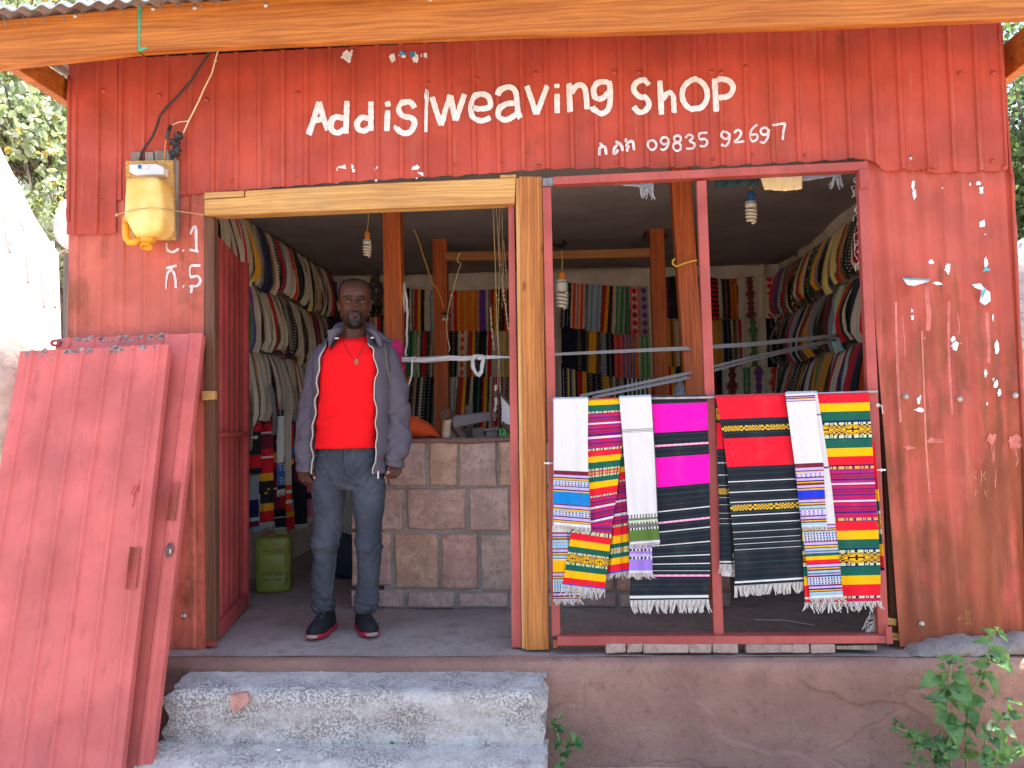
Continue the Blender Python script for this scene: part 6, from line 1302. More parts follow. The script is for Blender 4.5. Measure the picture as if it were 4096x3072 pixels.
# ================================================================== METER BOARD, YELLOW CAN, CABLES
mbd = thing('meter_board', 'chipboard meter board with a white breaker fixed to the left wall above the number', 'meter board', tuple(at(600, 962, -.05)))
obj('backing_plank', slab([(522, 608), (561, 606), (563, 955), (530, 958)], -.030, .022), MT['wood_grey'], mbd, bevel=.003)
obj('backing_plank', slab([(578, 606), (612, 607), (640, 955), (590, 958)], -.030, .022), MT['wood_grey'], mbd, bevel=.003)
obj('backing_plank', slab([(616, 602), (668, 599), (711, 640), (707, 958), (650, 962)], -.030, .022), MT['wood_grey'], mbd, bevel=.003)
obj('board', slab([(501, 643), (690, 639), (698, 958), (506, 962)], -.052, .020), MT['chip'], mbd, bevel=.003)
br = obj('breaker', slab([(516, 657), (626, 655), (653, 668), (654, 698), (540, 700), (517, 687)], -.105, .052), m_plain('white_plastic', (.74, .74, .76), .4, .04), mbd, bevel=.004)
obj('breaker_face', slab([(549, 657), (595, 656), (595, 675), (549, 676)], -.112, .012), m_plain('white_switch', (.68, .70, .74), .35, .04), br, bevel=.002)
obj('switch_toggle', slab([(551, 659), (563, 659), (563, 673), (551, 673)], -.118, .012), m_plain('blue_toggle', (.03, .14, .42), .4, .05), br, bevel=.001)
MT['can_yellow'] = m_plain('translucent_yellow_plastic', (.86, .54, .10), .38, .10, 7, col2=(.92, .68, .26)); MT['can_amber'] = m_plain('amber_plastic', (.80, .36, .015), .38, .10, 7)
can = thing('jerrycan', 'yellow plastic jerrycan with its base cut off hanging upside down on the meter board', 'jerrycan', tuple(at(570, 965, -.15)))
O1, S1 = np.array((0, 0)), .633
def P1(x, y, Y): return at(x*S1, y*S1, Y)
def canring(l, r, y, yf, yb, n=40, p=5.2):
    a = np.linspace(0, 2*np.pi, n, endpoint=False); c, s = np.cos(a), np.sin(a); A = P1(l, y, yf); B = P1(r, y-2, yf); cx = (A[0]+B[0])/2; hw = abs(B[0]-A[0])/2; cy = (yf+yb)/2; hd_ = (yb-yf)/2
    return np.stack([cx+hw*np.sign(c)*np.abs(c)**(2/p), cy+hd_*np.sign(s)*np.abs(s)**(2/p), np.full(n, A[2])], 1)
obj('can_body', MB().rings([canring(806, 985, 1122, -.19, -.075), canring(788, 1000, 1130, -.205, -.065), canring(780, 1010, 1160, -.21, -.062), canring(772, 1020, 1260, -.212, -.06), canring(766, 1024, 1360, -.213, -.06), canring(800, 1020, 1420, -.213, -.06), canring(824, 1010, 1462, -.205, -.065), canring(850, 992, 1492, -.18, -.08), canring(895, 965, 1502, -.15, -.10)]), MT['can_yellow'], can, smooth=True)
obj('can_shoulder', MB().rings([canring(764, 826, 1362, -.17, -.10), canring(770, 832, 1388, -.168, -.10), canring(776, 842, 1400, -.165, -.11)]), MT['can_amber'], can, smooth=True)
obj('can_handle', MB().tube([P1(794, 1388, -.14), P1(793, 1440, -.14), P1(796, 1500, -.14), P1(816, 1530, -.14), P1(850, 1532, -.14), P1(888, 1512, -.14)], [.015, .016, .016, .017, .017, .015], 10), MT['can_amber'], can, smooth=True)
c = P1(936, 1500, -.135); ax = np.array([.03, -.35, -1.0]); obj('can_spout', MB().lathe([(.036, 0), (.034, .02), (.025, .03), (.026, .032), (.026, .048), (.029, .049), (.029, .056), (.022, .056), (.020, .03)], c, 20, axis=ax), MT['can_amber'], can, smooth=True)
obj('string', MB().tube([P1(735, 1358, -.20), P1(770, 1346, -.2165), P1(860, 1322, -.2185), P1(960, 1312, -.2185), P1(1020, 1318, -.215), P1(1120, 1334, -.10), P1(1200, 1345, -.06), P1(1290, 1358, -.036)], .0022, 6).ball(P1(738, 1358, -.20), .008), m_plain('raw_twine', (.50, .36, .16), .9, .2), None, label='thin twine tied round the yellow can and stretched across to the lintel', cat='string')
obj('black_cable', MB().tube(interp([tuple(P1(x, y, Y)) for x, y, Y in ((1345, 290, -.10), (1300, 370, -.06), (1200, 520, -.035), (1120, 610, -.03), (1050, 680, -.028), (1012, 730, -.028), (990, 800, -.03), (960, 870, -.03), (905, 945, -.035), (882, 1012, -.045))], 40), .0055, 8), m_plain('black_rubber', (.025, .025, .028), .5, .1), None, smooth=True, label='thick black cable running from the eave down to the meter board', cat='cable')
obj('white_wire', MB().tube(interp([tuple(P1(x, y, Y)) for x, y, Y in ((1385, 292, -.12), (1362, 375, -.07), (1340, 460, -.05), (1290, 560, -.04), (1255, 640, -.035), (1220, 710, -.032), (1190, 770, -.032), (1155, 848, -.04))], 40), .0038, 6).tube(interp([tuple(P1(x, y, -.033)) for x, y in ((1210, 730), (1190, 765), (1130, 770), (1088, 790), (1075, 815))], 16), .0026, 6).ball(P1(1362, 380, -.072), .008, 8, 6), m_plain('cream_wire', (.72, .60, .40), .5, .1), None, smooth=True, label='cream twisted wire from the eave ending in a taped black bundle', cat='wire')
obj('orange_wire', MB().tube(interp([tuple(P1(x, y, -.04)) for x, y in ((1050, 875), (1044, 930), (1038, 1008))], 10), .0035, 6), m_plain('orange_wire_plastic', (.75, .30, .10), .5, .1), None, smooth=True, label='short orange wire entering the top of the meter board', cat='wire')
blk = m_plain('black_plastic_film', (.022, .022, .024), .35, .3, 30)
obj('tape_bundle', MB().ball(P1(1130, 860, -.055), (.020, .018, .020)).ball(P1(1105, 900, -.055), (.024, .018, .022)).ball(P1(1112, 955, -.06), (.024, .02, .024)).ball(P1(1088, 985, -.05), (.014, .014, .018)).jitter(.014, 55).jitter(.006, 140), blk, None, label='crumpled black plastic wrapped round the wire joint above the meter board', cat='plastic wrap')
obj('tape_bundle', MB().tube([P1(1078, 795, -.04), P1(1064, 830, -.045), P1(1056, 880, -.04)], [.008, .012, .007], 8).jitter(.008, 80), blk, None, label='small black taped joint on the thin branch wire', cat='tape')
# ================================================================== LAMPS, CORDS
def bulb(name, label, px, ytop, ybase, yend, Y, hold, w, cord_top=None, big=False):
    """compact fluorescent lamp hanging on a cord: holder, base, spiral tube"""
    a = at(px, ybase, Y); e = at(px, yend, Y); t0 = at(px, ytop, Y); H_ = a[2]-e[2]; r = w/2*(Y-EYE[1])/CAM_F; ctop = at(*cord_top, Y) if cord_top else a+np.array([0, 0, .3])
    root = thing(name, label, 'light bulb', tuple(e), 'energy saving bulbs hanging on cords')
    obj('cord', MB().tube(interp([tuple(ctop), tuple((ctop+t0)/2+np.array([.006, 0, 0])), tuple(t0)], 10), .0022, 5), m_plain('yellow_flex', (.62, .45, .10), .6, .1), root)
    h = t0[2]-a[2]; obj('lamp_holder', MB().lathe([(.001, 0), (r*.45, -.002), (r*.62, -h*.25), (r*.66, -h*.5), (r*.60, -h*.75), (r*.66, -h)], t0, 16), hold, root, smooth=True)
    k = .30 if not big else .42
    obj('lamp_base', MB().lathe([(r*.6, .0), (r*.95, -H_*.02), (r, -H_*.10), (r*.98, -H_*k*.8), (r*.8, -H_*k), (.001, -H_*k)], a, 18), m_plain('cfl_base', (.66, .64, .60), .4, .05), root, smooth=True)
    obj('base_ring', MB().lathe([(r*1.01, -H_*.09), (r*1.02, -H_*.10), (r*1.02, -H_*.125), (r*1.01, -H_*.13)], a, 18), m_plain('green_ring', (.03, .22, .14), .5, .05), root, smooth=True)
    turns = 4.2; n = 90; q = np.linspace(0, 1, n); rr_ = r*(.98-.30*q**4)*(.82); th = q*turns*2*np.pi
    obj('spiral_tube', MB().tube(np.stack([a[0]+rr_*np.cos(th), a[1]+rr_*np.sin(th), a[2]-H_*(k+.03+(1-k-.06)*q)], 1), H_*(1-k)/turns*.40, 8), m_plain('cfl_glass', (.70, .66, .56), .25, .04), root, smooth=True)
ho = m_plain('orange_holder', (.70, .22, .015), .45, .1); hb = m_plain('blue_holder', (.015, .10, .32), .45, .1)
bulb('light_bulb', 'spiral bulb with an orange holder hanging in the doorway left of the man', 1468, 924, 958, 1028, 1.1, ho, 34, (1472, 845))
bulb('light_bulb', 'spiral bulb with an orange holder hanging low behind the left window pane', 2247, 1088, 1118, 1236, 1.5, ho, 48, (2245, 1000), True)
bulb('light_bulb', 'spiral bulb with a blue holder hanging behind the right window pane', 3003, 764, 806, 893, .75, hb, 46, (2996, 700))
obj('ceiling_hole_shade', MB().ball(at(2238, 976, 2.3), (.07, .05, .015)).jitter(.02, 30), blk, shop)  # solid black lump painting in the darkness of a hole
yel = m_plain('yellow_flex_cord', (.72, .46, .04), .55, .1)
obj('electric_cord', MB().tube(interp([tuple(at(x, y, 2.0+.25*(y-880)/400)) for x, y in ((1600, 886), (1640, 900), (1662, 930), (1680, 980), (1692, 1020), (1712, 1080), (1728, 1130), (1752, 1162), (1766, 1200), (1776, 1236))], 50), .0042, 6), yel, None, smooth=True, label='yellow electric cord drooping from the ceiling onto the inner post', cat='cord')
sw = thing('pendant_switch', 'small green and white switch hanging at the end of the yellow cord', 'switch', tuple(at(1782, 1285, 2.25)))
obj('switch_body', MB().ball(at(1781, 1276, 2.25), (.026, .018, .015)), m_plain('pale_switch_plastic', (.62, .66, .58), .4, .05), sw, smooth=True); obj('switch_cap', MB().ball(at(1784, 1270, 2.24), (.020, .016, .010)), m_plain('green_switch_plastic', (.05, .35, .10), .4, .05), sw, smooth=True)
obj('taped_joint', MB().tube([at(1764, 1256, 2.24), at(1784, 1252, 2.23), at(1806, 1262, 2.24)], [.006, .012, .005], 6).jitter(.01, 60), blk, sw)
obj('cord_loop', MB().tube(interp([tuple(at(x, y, .74)) for x, y in ((2788, 1040), (2762, 1046), (2730, 1056), (2706, 1066), (2692, 1058), (2690, 1044), (2700, 1034))], 24), .0052, 6), yel, None, smooth=True, label='loop of yellow cord sticking out from the leaning inner post', cat='cord')
rope = m_plain('hemp_rope', (.52, .40, .22), .95, .2)
for k, (pts, lb) in enumerate(((((1842, 1012), (1828, 1030), (1832, 1054), (1846, 1052), (1834, 1080), (1820, 1130), (1806, 1180), (1792, 1240), (1786, 1310), (1790, 1350), (1800, 1400), (1794, 1408)), 'thin rope looped over the tie beam beside the inner post'),
        (((1972, 820), (1976, 930), (1982, 1080), (1985, 1180), (1988, 1320), (1994, 1400), (1990, 1560)), 'leftmost of the long hanging loom ropes'), (((1984, 820), (1992, 940), (1998, 1080), (1994, 1200), (1992, 1300), (1996, 1420), (2002, 1580)), 'second long loom rope from the left'), (((1998, 820), (1996, 960), (2004, 1060), (2010, 1130), (2012, 1200)), 'third long loom rope from the left'), (((2008, 820), (2010, 1000), (2016, 1160), (2008, 1230)), 'fourth long loom rope from the left'), (((2014, 960), (2024, 1080), (2030, 1160)), 'short rope nearest the red door jamb'))):
    obj('rope', MB().tube(interp([tuple(at(x, y, 1.25+.05*k)) for x, y in pts], 30), .0034, 6).ball(at(*pts[len(pts)//2], 1.25+.05*k), .009, 8, 6), rope, None, smooth=True, label=lb, cat='rope', group='loom ropes hanging from the ceiling')
obj('loom_stick', MB().tube([at(1956, 1226, 1.4), at(1990, 1216, 1.4), at(2034, 1208, 1.42)], [.006, .005, .005], 6), m_plain('dark_stick', (.13, .05, .025), .7, .2), None, label='thin dark stick hanging level among the loom ropes', cat='stick')
for k, (x0, y0, y1) in enumerate(((1962, 1230, 1400), (2022, 1214, 1330), (2006, 1110, 1215))):
    obj('yarn_hank', MB().tube(interp([tuple(at(x0, y0, 1.38)), tuple(at(x0+5, (y0+y1)/2, 1.37)), tuple(at(x0+14, y1, 1.38))], 14), [.005+.004*math.sin(q*3) for q in range(14)], 7), m_plain('unbleached_yarn', (.56, .47, .33), .95, .2, 80), None, label=('hank of cream yarn hanging left of the loom ropes', 'hank of cream yarn under the right end of the stick', 'knotted loop of cream yarn above the stick')[k], cat='yarn')
# ================================================================== WHITE WARP STRIPS ACROSS THE ROOM
wm = m_fab('white_warp', (.70, .69, .70), .08, 300); wg = m_fab('grey_warp', (.40, .38, .38), .10, 300)
def band(name, label, pts, h, mat, Ys, n=40, cat='warp strip', twist=0.0):
    q = interp([(*p, Y) for p, Y in zip(pts, Ys)], n); P = np.zeros((n, 5, 3)); hh = interp([(i, x) for i, x in enumerate(h)], n)[:, 1]
    for i in range(n):
        for j in range(5): a = at(q[i, 0], q[i, 1]+hh[i]*(j/4-.5), q[i, 2]+.010*math.sin(j*1.3+i*twist)); P[i, j] = a
    return obj(name, MB().grid(P), mat, None, smooth=True, solid=.004, label=label, cat=cat)
band('warp_strip', 'long grey white warp strip stretched nearly level across the window', [(2210, 1418), (2740, 1394), (3000, 1378), (3358, 1342)], [9, 17, 17, 14], wg, [.72, .78, 1.1, 1.6])
band('warp_strip', 'upper of the two slanting grey warp strips behind the window', [(2320, 1584), (2740, 1496), (3000, 1430), (3340, 1356)], [8, 11, 8, 5], wg, [.70, .77, 1.1, 1.58])
band('warp_strip', 'lower of the two slanting grey warp strips behind the window', [(2370, 1590), (2745, 1512), (3000, 1442), (3348, 1360)], [10, 14, 9, 6], wg, [.71, .79, 1.12, 1.58])
band('warp_strip', 'white cloth strip stretched level from the man towards the door jamb', [(1606, 1438), (1700, 1440), (1800, 1432), (1860, 1434), (1900, 1430), (2048, 1428)], [18, 22, 24, 18, 10, 7], wm, [.95, .95, .95, .95, .95, .95], twist=.2)
obj('cloth_knot', MB().tube(interp([tuple(at(x, y, .93)) for x, y in ((1930, 1428), (1912, 1424), (1898, 1424), (1890, 1440), (1892, 1470), (1904, 1494), (1916, 1500), (1926, 1484), (1930, 1452), (1934, 1430), (1922, 1424))], 44), .0085, 8, flat=1.4).ball(at(1918, 1430, .92), (.018, .014, .014)).jitter(.005, 40), wm, None, smooth=True, label='looped knot of white cloth on the level strip in the doorway', cat='knot')
obj('cloth_tail', MB().tube(interp([tuple(at(x, y, .92)) for x, y in ((1662, 1430), (1648, 1430), (1648, 1460), (1648, 1490), (1642, 1520), (1634, 1540))], 26), [.010]*18+list(np.linspace(.010, .006, 8)), 8, flat=.6).jitter(.004, 40), wm, None, smooth=True, label='short white cloth tail hanging over the level strip beside the man', cat='cloth')
obj('cloth_roll', MB().ball(at(1598, 1195, 1.25), (.052, .07, .125), 18, 14).tube(interp([tuple(at(x, y, 1.2)) for x, y in ((1618, 1160), (1630, 1230), (1628, 1300), (1624, 1425))], 20), .012, 8, flat=.6).jitter(.008, 25), wm, None, smooth=True, label='white ball of warp hung on the inner post with a strip running down', cat='warp ball')
obj('plastic_bag', MB().ball(at(1502, 1160, 1.5), (.055, .05, .10), 16, 12).tube([at(1505, 1075, 1.5), at(1503, 1130, 1.5)], [.015, .04], 8).jitter(.022, 18).jitter(.008, 60), m_plain('dark_bag_film', (.030, .024, .02), .3, .4, 20), None, label='dark plastic bag hanging between the head of the man and the inner post', cat='bag')
pk = m_fab('pink_rag', (.60, .04, .17), .15, 300); obj('cloth_bundle', MB().ball(at(1582, 1398, 1.0), (.045, .045, .055), 16, 12).ball(at(1604, 1438, .98), (.02, .02, .04)).ball(at(1612, 1470, .98), (.014, .015, .016)).jitter(.02, 26).jitter(.007, 80), pk, None, label='crumpled pink cloth hanging beside the shoulder of the man', cat='cloth')
# ================================================================== LOOM AND THINGS ON THE STONE WALL
zw = .976
bagm = m_fab('orange_sack', (.62, .085, .022), .12, 260)
V = []
for k, t in enumerate(np.linspace(0, 1, 18)):
    x = 1612+155*t; c = at(x, 1748, .99); hgt = np.interp(t, [0, .12, .3, .5, .8, 1], [.12, .14, .135, .11, .06, .012]); a = np.linspace(0, 2*np.pi, 20, endpoint=False)
    V.append(np.stack([np.full(20, c[0]), c[1]+.075*np.cos(a)*(1-.5*t), zw+hgt/2+hgt/2*np.sin(a)], 1))
obj('sack', MB().rings(V).jitter(.016, 16).jitter(.006, 50), bagm, None, smooth=True, label='orange cloth sack lying on top of the stone wall beside the man', cat='sack', subd=1)
obj('log_stump', MB().tube([at(1784, 1752, .95)*np.array([1, 1, 0])+np.array([0, 0, zw]), at(1788, 1676, .95)], [.024, .026], 14).jitter(.004, 40), m_plain('split_log', (.50, .36, .22), .8, .3, 25, col2=(.62, .48, .32)), None, smooth=False, label='pale split log standing upright on the stone wall under the loom beam', cat='log')
lbm = m_plain('dark_loom_wood', (.10, .045, .03), .6, .3, 12)
loom = thing('loom', 'wooden loom with a grey woven web, standing behind the stone wall', 'loom', tuple(at(1900, 1760, 1.2)))
obj('beam_end', MB().lathe([(.001, -.03), (.034, -.03), (.038, 0), (.034, .035), (.012, .036), (.010, .06), (.001, .06)], at(1786, 1656, .93), 12, axis=(-.35, -.9, .1)), lbm, loom, bevel=.003)
A0, A1, B1, B0 = at(1812, 1662, .98), at(1972, 1645, 1.12), at(1974, 1680, 1.10), at(1815, 1712, .96)
P = np.array([[A0+(A1-A0)*u+(B0-A0+((B1-A1)-(B0-A0))*u)*t+np.array([0, -.012*math.sin(math.pi*t), 0]) for u in np.linspace(0, 1, 14)] for t in np.linspace(0, 1, 7)])
obj('woven_web', MB().grid(P), m_fab('grey_violet_web', (.20, .165, .175), .1, 300), loom, smooth=True, solid=.004)
obj('cloth_beam', MB().tube([at(1812, 1690, 1.0), at(1845, 1744, 1.0)+np.array([0, 0, .0])], .028, 12), lbm, loom)
for (x, y, r) in ((1981, 1577, .020), (1976, 1662, .022)): obj('pulley', MB().ball(at(x, y, 1.02), (r, r*.7, r*1.25), 12, 8), lbm, loom, smooth=True)
obj('heddle_cord', MB().tube(interp([tuple(at(x, y, 1.02)) for x, y in ((1984, 1540), (1981, 1575), (1984, 1610), (1980, 1640), (1977, 1680))], 16), [.006+.004*abs(math.sin(i*1.4)) for i in range(16)], 7).jitter(.006, 60), m_plain('heddle_string', (.56, .46, .40), .9, .2), loom)
hm_ = MB()
for k in range(14):
    x = 2004+k*2.6; a = at(x, 1580+k*3.4, 1.1); b = at(x+4, 1690+k*.8, 1.1); hm_.tube([a, (a+b)/2+np.array([.004, 0, 0]), b], .0032, 5)
obj('heddles', hm_, wm, loom, kind='stuff')
obj('heddle_bar', MB().tube([at(2000, 1572, 1.1), at(2050, 1632, 1.1)], .008, 8), lbm, loom)
obj('heddle_bar', MB().tube([at(2008, 1690, 1.1), at(2050, 1740, 1.1)], .013, 8), lbm, loom)
obj('loom_leg', slab([(1860, 1620), (1890, 1618), (1892, 1760), (1862, 1760)], 1.35, .05), m_wood('dusty_loom_leg', (.22, .15, .11), (.12, .08, .06), 2, knots=False), loom, bevel=.003)
obj('loom_box', slab([(1890, 1712), (1940, 1708), (1938, 1742), (1890, 1746)], 1.2, .10), MT['wood_grey'], loom, bevel=.004)
obj('loom_box', slab([(1930, 1716), (1994, 1706), (1992, 1722), (1940, 1726)], 1.16, .12), MT['wood_grey'], loom, bevel=.004); obj('loom_box', slab([(1946, 1726), (1990, 1724), (1990, 1752), (1946, 1752)], 1.17, .10), MT['wood_grey'], loom, bevel=.004)
obj('striped_cloth', MB().box(*[at(1998, 1750, 1.12)[0], at(2046, 1750, 1.12)[0]], 1.10, 1.2, .97, 1.03).jitter(.01, 20), m_plain('green_striped_cloth', (.10, .32, .08), .9, .9, 60), None, label='folded green and dark striped cloth on the stone wall beside the red door jamb', cat='cloth')
# water bottle
bt = thing('water_bottle', 'clear plastic water bottle with a blue cap beside the leaning inner post', 'bottle', tuple(at(2724, 1640, .86)))
gl_ = NT('clear_pet'); gl_.b.inputs['Transmission Weight'].default_value = .85; gl_.b.inputs['IOR'].default_value = 1.2
pet = gl_.fin((.75, .80, .86), .12, 0, .5); a = at(2724, 1640, .86)
obj('bottle_body', MB().lathe([(.001, 0), (.038, .002), (.041, .02), (.041, .09), (.039, .115), (.026, .145), (.014, .16), (.014, .172)], a, 20), pet, bt, smooth=True)
obj('bottle_cap', MB().lathe([(.016, .170), (.0165, .188), (.001, .189)], a, 18), m_plain('blue_cap', (.03, .20, .48), .4, .05), bt, smooth=True)
# green can on the floor
gc = thing('jerrycan', 'olive green plastic jerrycan standing on the floor inside the doorway', 'jerrycan', tuple(atz(1078, 2366)))
MT['can_green'] = m_plain('olive_green_plastic', (.22, .24, .035), .45, .18, 6); g0 = atz(1078, 2372); Wc, Dc, Hc = .115, .085, .345
def gr(k, z, p=4.5, n=36):
    a = np.linspace(0, 2*np.pi, n, endpoint=False); c, s = np.cos(a), np.sin(a); x = Wc*k*np.sign(c)*np.abs(c)**(2/p); y = Dc*k*np.sign(s)*np.abs(s)**(2/p); q = .22
    return np.stack([g0[0]+.0+x*math.cos(q)-y*math.sin(q), g0[1]+.08+x*math.sin(q)+y*math.cos(q), np.full(n, z)], 1)
cb = obj('can_body', MB().rings([gr(.93, .003), gr(.985, .012), gr(1, .03), gr(1, .10), gr(.985, .104), gr(.985, .112), gr(1, .116), gr(1, .235), gr(.985, .239), gr(.985, .247), gr(1, .251), gr(1, .315), gr(.97, .338), gr(.86, .350), gr(.70, .353)]), MT['can_green'], gc, smooth=True)
fd = np.array([math.sin(.22), -math.cos(.22), 0]); rd = np.array([math.cos(.22), math.sin(.22), 0]); fc0 = np.array([g0[0], g0[1]+.08, 0])+fd*(Dc+.0005)
dk = m_plain('slot_shade_green', (.10, .105, .02), .5, .1)  # slots are raised strips, recess shade put in as a darker green
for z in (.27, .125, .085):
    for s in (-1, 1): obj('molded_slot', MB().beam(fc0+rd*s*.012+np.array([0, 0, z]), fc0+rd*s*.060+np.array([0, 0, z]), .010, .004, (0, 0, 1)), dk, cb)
for s in (-1, 1):
    for k in (0, 1): obj('molded_rib', MB().beam(fc0+rd*s*(.082+.014*k)+np.array([0, 0, .04]), fc0+rd*s*(.082+.014*k)+np.array([0, 0, .30]), .006, .006, (1, 0, 0)), MT['can_green'], cb, bevel=.002)
tp = fc0-fd*Dc+np.array([0, 0, .35]); obj('can_neck', MB().lathe([(.03, -.01), (.03, .012), (.024, .014), (.024, .03)], tp-rd*.02, 18), MT['can_green'], gc, smooth=True); obj('can_cap', MB().lathe([(.027, .012), (.028, .030), (.001, .031)], tp-rd*.02, 18), m_plain('rusty_red_cap', (.20, .06, .03), .5, .2), gc, smooth=True)
obj('can_handle', MB().tube([tp+rd*.01, tp+rd*.02+np.array([0, 0, .022]), tp+rd*.075+np.array([0, 0, .022]), tp+rd*.09-np.array([0, 0, .006])], .009, 8), MT['can_green'], gc, smooth=True)
# dark bundle on the floor behind the legs
obj('cloth_heap', MB().ball(at(1385, 2330, 1.9)*np.array([1, 1, 0])+np.array([0, 0, .14]), (.20, .12, .17), 16, 12).jitter(.05, 7).jitter(.015, 25), m_fab('dark_blue_heap', (.035, .045, .065), .2, 200), None, smooth=True, label='dark heap of cloth on the floor behind the legs of the man', cat='cloth')
# ================================================================== FOLDED CLOTHS ALONG THE TOP OF THE WINDOW
def folded(name, label, poly, Y, mat, sd, tassel=None):
    p = np.array(poly, float); n = 26; top = interp(p[:2], n); bot = interp(p[2:][::-1], n); P = np.zeros((9, n, 3))
    for i in range(9):
        t = i/8
        for j in range(n): q = top[j]+(bot[j]-top[j])*t; P[i, j] = at(q[0], q[1], Y+.02*(1-t)-.012*math.sin(j*.8+sd)*t-.006*mnoise.noise(Vector((j*.4, t*4, sd))))
    o = obj(name, MB().grid(P), mat, None, smooth=True, solid=.008, label=label, cat='folded cloth', group='cloths tucked under the window lintel')
    if tassel is not None: obj('fringe', fringe_mesh(at(*interp(tassel, 16).T, Y-.01), np.array([0, -1.0, 0]), 16, .03, .055, .004, sd), mat, o, kind='stuff')
def m_check(name, a, b, sc, ax=0):
    t = NT(name); w = t.n('TexWave'); w.bands_direction = 'X' if ax == 0 else 'Z'; w.inputs['Scale'].default_value = sc; w.inputs['Distortion'].default_value = 1.2; c = t.mix(t.ramp(w.outputs[1], .35, .6), a, b); t.bump(t.noise(300, 3), .4, .003); return t.fin(c, .95, 0, .1)
folded('folded_cloth', 'grey blue folded cloth with a dark edge under the lintel, left of the leaning post', [(2436, 720), (2616, 712), (2614, 760), (2560, 748), (2500, 742), (2440, 738)], .10, m_fab('grey_blue_cloth', (.36, .38, .44), .2, 250), 1, [(2560, 750), (2612, 760)])
folded('folded_cloth', 'black folded cloth with turquoise flecks under the lintel', [(2862, 700), (3040, 690), (3030, 738), (2960, 742), (2866, 752)], .08, m_plain('black_fleck_cloth', (.012, .016, .016), .9, .9, 240, col2=(.03, .09, .08)), 2)
folded('folded_cloth', 'pale yellow ribbed folded cloth under the lintel', [(3034, 690), (3208, 680), (3206, 756), (3140, 764), (3060, 758)], .05, m_check('pale_yellow_rib', (.86, .72, .42), (.70, .52, .26), 22), 3)
folded('folded_cloth', 'grey tasselled scarf end folded under the lintel at the far right', [(3206, 684), (3362, 674), (3364, 712), (3330, 706), (3210, 724)], .07, m_fab('grey_scarf', (.30, .32, .38), .15, 250), 4, [(3330, 712), (3364, 712)])
fm = MB(); rg = random.Random(5)
for k in range(26):
    y = rg.uniform(690, 1060); x = 3428+(y-690)*.052; a = at(x, y, -.02); fm.tube([a, a+np.array([-rg.uniform(.005, .035), -.005, -rg.uniform(-.01, .03)]), a+np.array([-rg.uniform(.0, .03), 0, -rg.uniform(.02, .05)])], .0012, 4)
fm.tube(interp([tuple(at(x, y, -.02)) for x, y in ((3428, 690), (3436, 800), (3446, 900), (3452, 1000), (3460, 1090))], 20), .006, 6)
obj('frayed_edge', fm, MT['fringe'], None, label='white frayed cloth edge hanging along the right stile of the window', cat='cloth edge', kind=None)
fm = MB()
for k in range(26):
    y = rg.uniform(2440, 2545); a = at(3508+rg.uniform(-4, 4), y, -.02); fm.tube([a, a+np.array([-rg.uniform(.01, .05), 0, rg.uniform(-.02, .02)]), a+np.array([-rg.uniform(.02, .07), 0, -rg.uniform(.0, .05)])], .0016, 4)
obj('frayed_edge', fm.ball(at(3508, 2490, -.01), (.014, .012, .06)), MT['fringe'], None, label='frayed grey tuft at the lower right corner of the window', cat='cloth edge')
obj('straw', MB().tube([atz(3020, 2478), atz(3140, 2484)+np.array([0, 0, .004]), atz(3260, 2502)], .0028, 5), MT['fringe'], None, label='pale straw lying on the dark floor behind the window', cat='straw')
# ================================================================== WEEDS IN FRONT OF THE PLINTH
MT['weed'] = None
def m_weed(name, a, b, vein):
    t = NT(name); c = t.mix(t.ramp(t.noise(18, 4), .3, .7), a, b); c = t.mix(t.math('MULTIPLY', t.ramp(t.noise(90, 4), .55, .75), .35), c, vein); b2 = t.n('BsdfTranslucent'); mx = t.n('MixShader'); t.put(b2.inputs[0], t.mix(1.0, c, (1.0, 1.15, .55), 'MULTIPLY')); mx.inputs[0].default_value = .35
    t.put(t.b.inputs['Base Color'], c); t.b.inputs['Roughness'].default_value = .42; t.bump(t.noise(60, 3), .4, .004); t.t.links.new(t.b.outputs[0], mx.inputs[1]); t.t.links.new(b2.outputs[0], mx.inputs[2]); t.t.links.new(mx.outputs[0], t.t.nodes['Material Output'].inputs[0]); return t.m
lw = [m_weed('weed_leaf', (.085, .20, .055), (.15, .30, .09), (.25, .36, .16)), m_weed('weed_leaf_dark', (.06, .15, .06), (.10, .21, .08), (.18, .28, .14)), m_weed('weed_leaf_pale', (.26, .36, .20), (.36, .44, .28), (.42, .48, .32))]
def leafmesh(k):
    P = np.zeros((11, 5, 3))
    for i in range(11):
        t = i/10; w = .5*math.sin(math.pi*min(1, t**.8*.97+.03))**.75*(1-.25*t)+.01
        for j in range(5):
            u = (j-2)/2; P[i, j] = (t, u*w*(1+.08*math.sin(t*14+k*2+j)), .26*abs(u)*w+(.10+.08*k)*math.sin(t*2.6)-.34*(.3+.35*k)*t*t+.04*math.sin(t*11+u*3+k))
    mb = MB().grid(P); return [mesh('leaf', mb, m, True) for m in lw]
LM = [leafmesh(0), leafmesh(1), leafmesh(2)]
def leaf(root, A, B, w, roll, sh):
    A, B = np.array(A), np.array(B); x = B-A; L = np.linalg.norm(x); x /= L; y = np.cross([0, -1, .35], x); y = y/np.linalg.norm(y) if np.linalg.norm(y) > .1 else np.array([0, 1.0, 0]); z = np.cross(x, y); 
    y, z = y*math.cos(roll)+z*math.sin(roll), z*math.cos(roll)-y*math.sin(roll); m = Matrix(((x[0], y[0], z[0]), (x[1], y[1], z[1]), (x[2], y[2], z[2]))); o = bpy.data.objects.new('leaf', LM[sh % 3][(sh//3) % 3]); COL.objects.link(o); o.parent = root
    o.location = A-ROOT[root]; o.rotation_euler = m.to_euler(); o.scale = (L, w, L*.9); return o
stm = m_plain('weed_stem', (.22, .26, .10), .6, .2, 20)
WZ = lambda p: (3400+p[0]*.375, 2450+p[1]*.375)
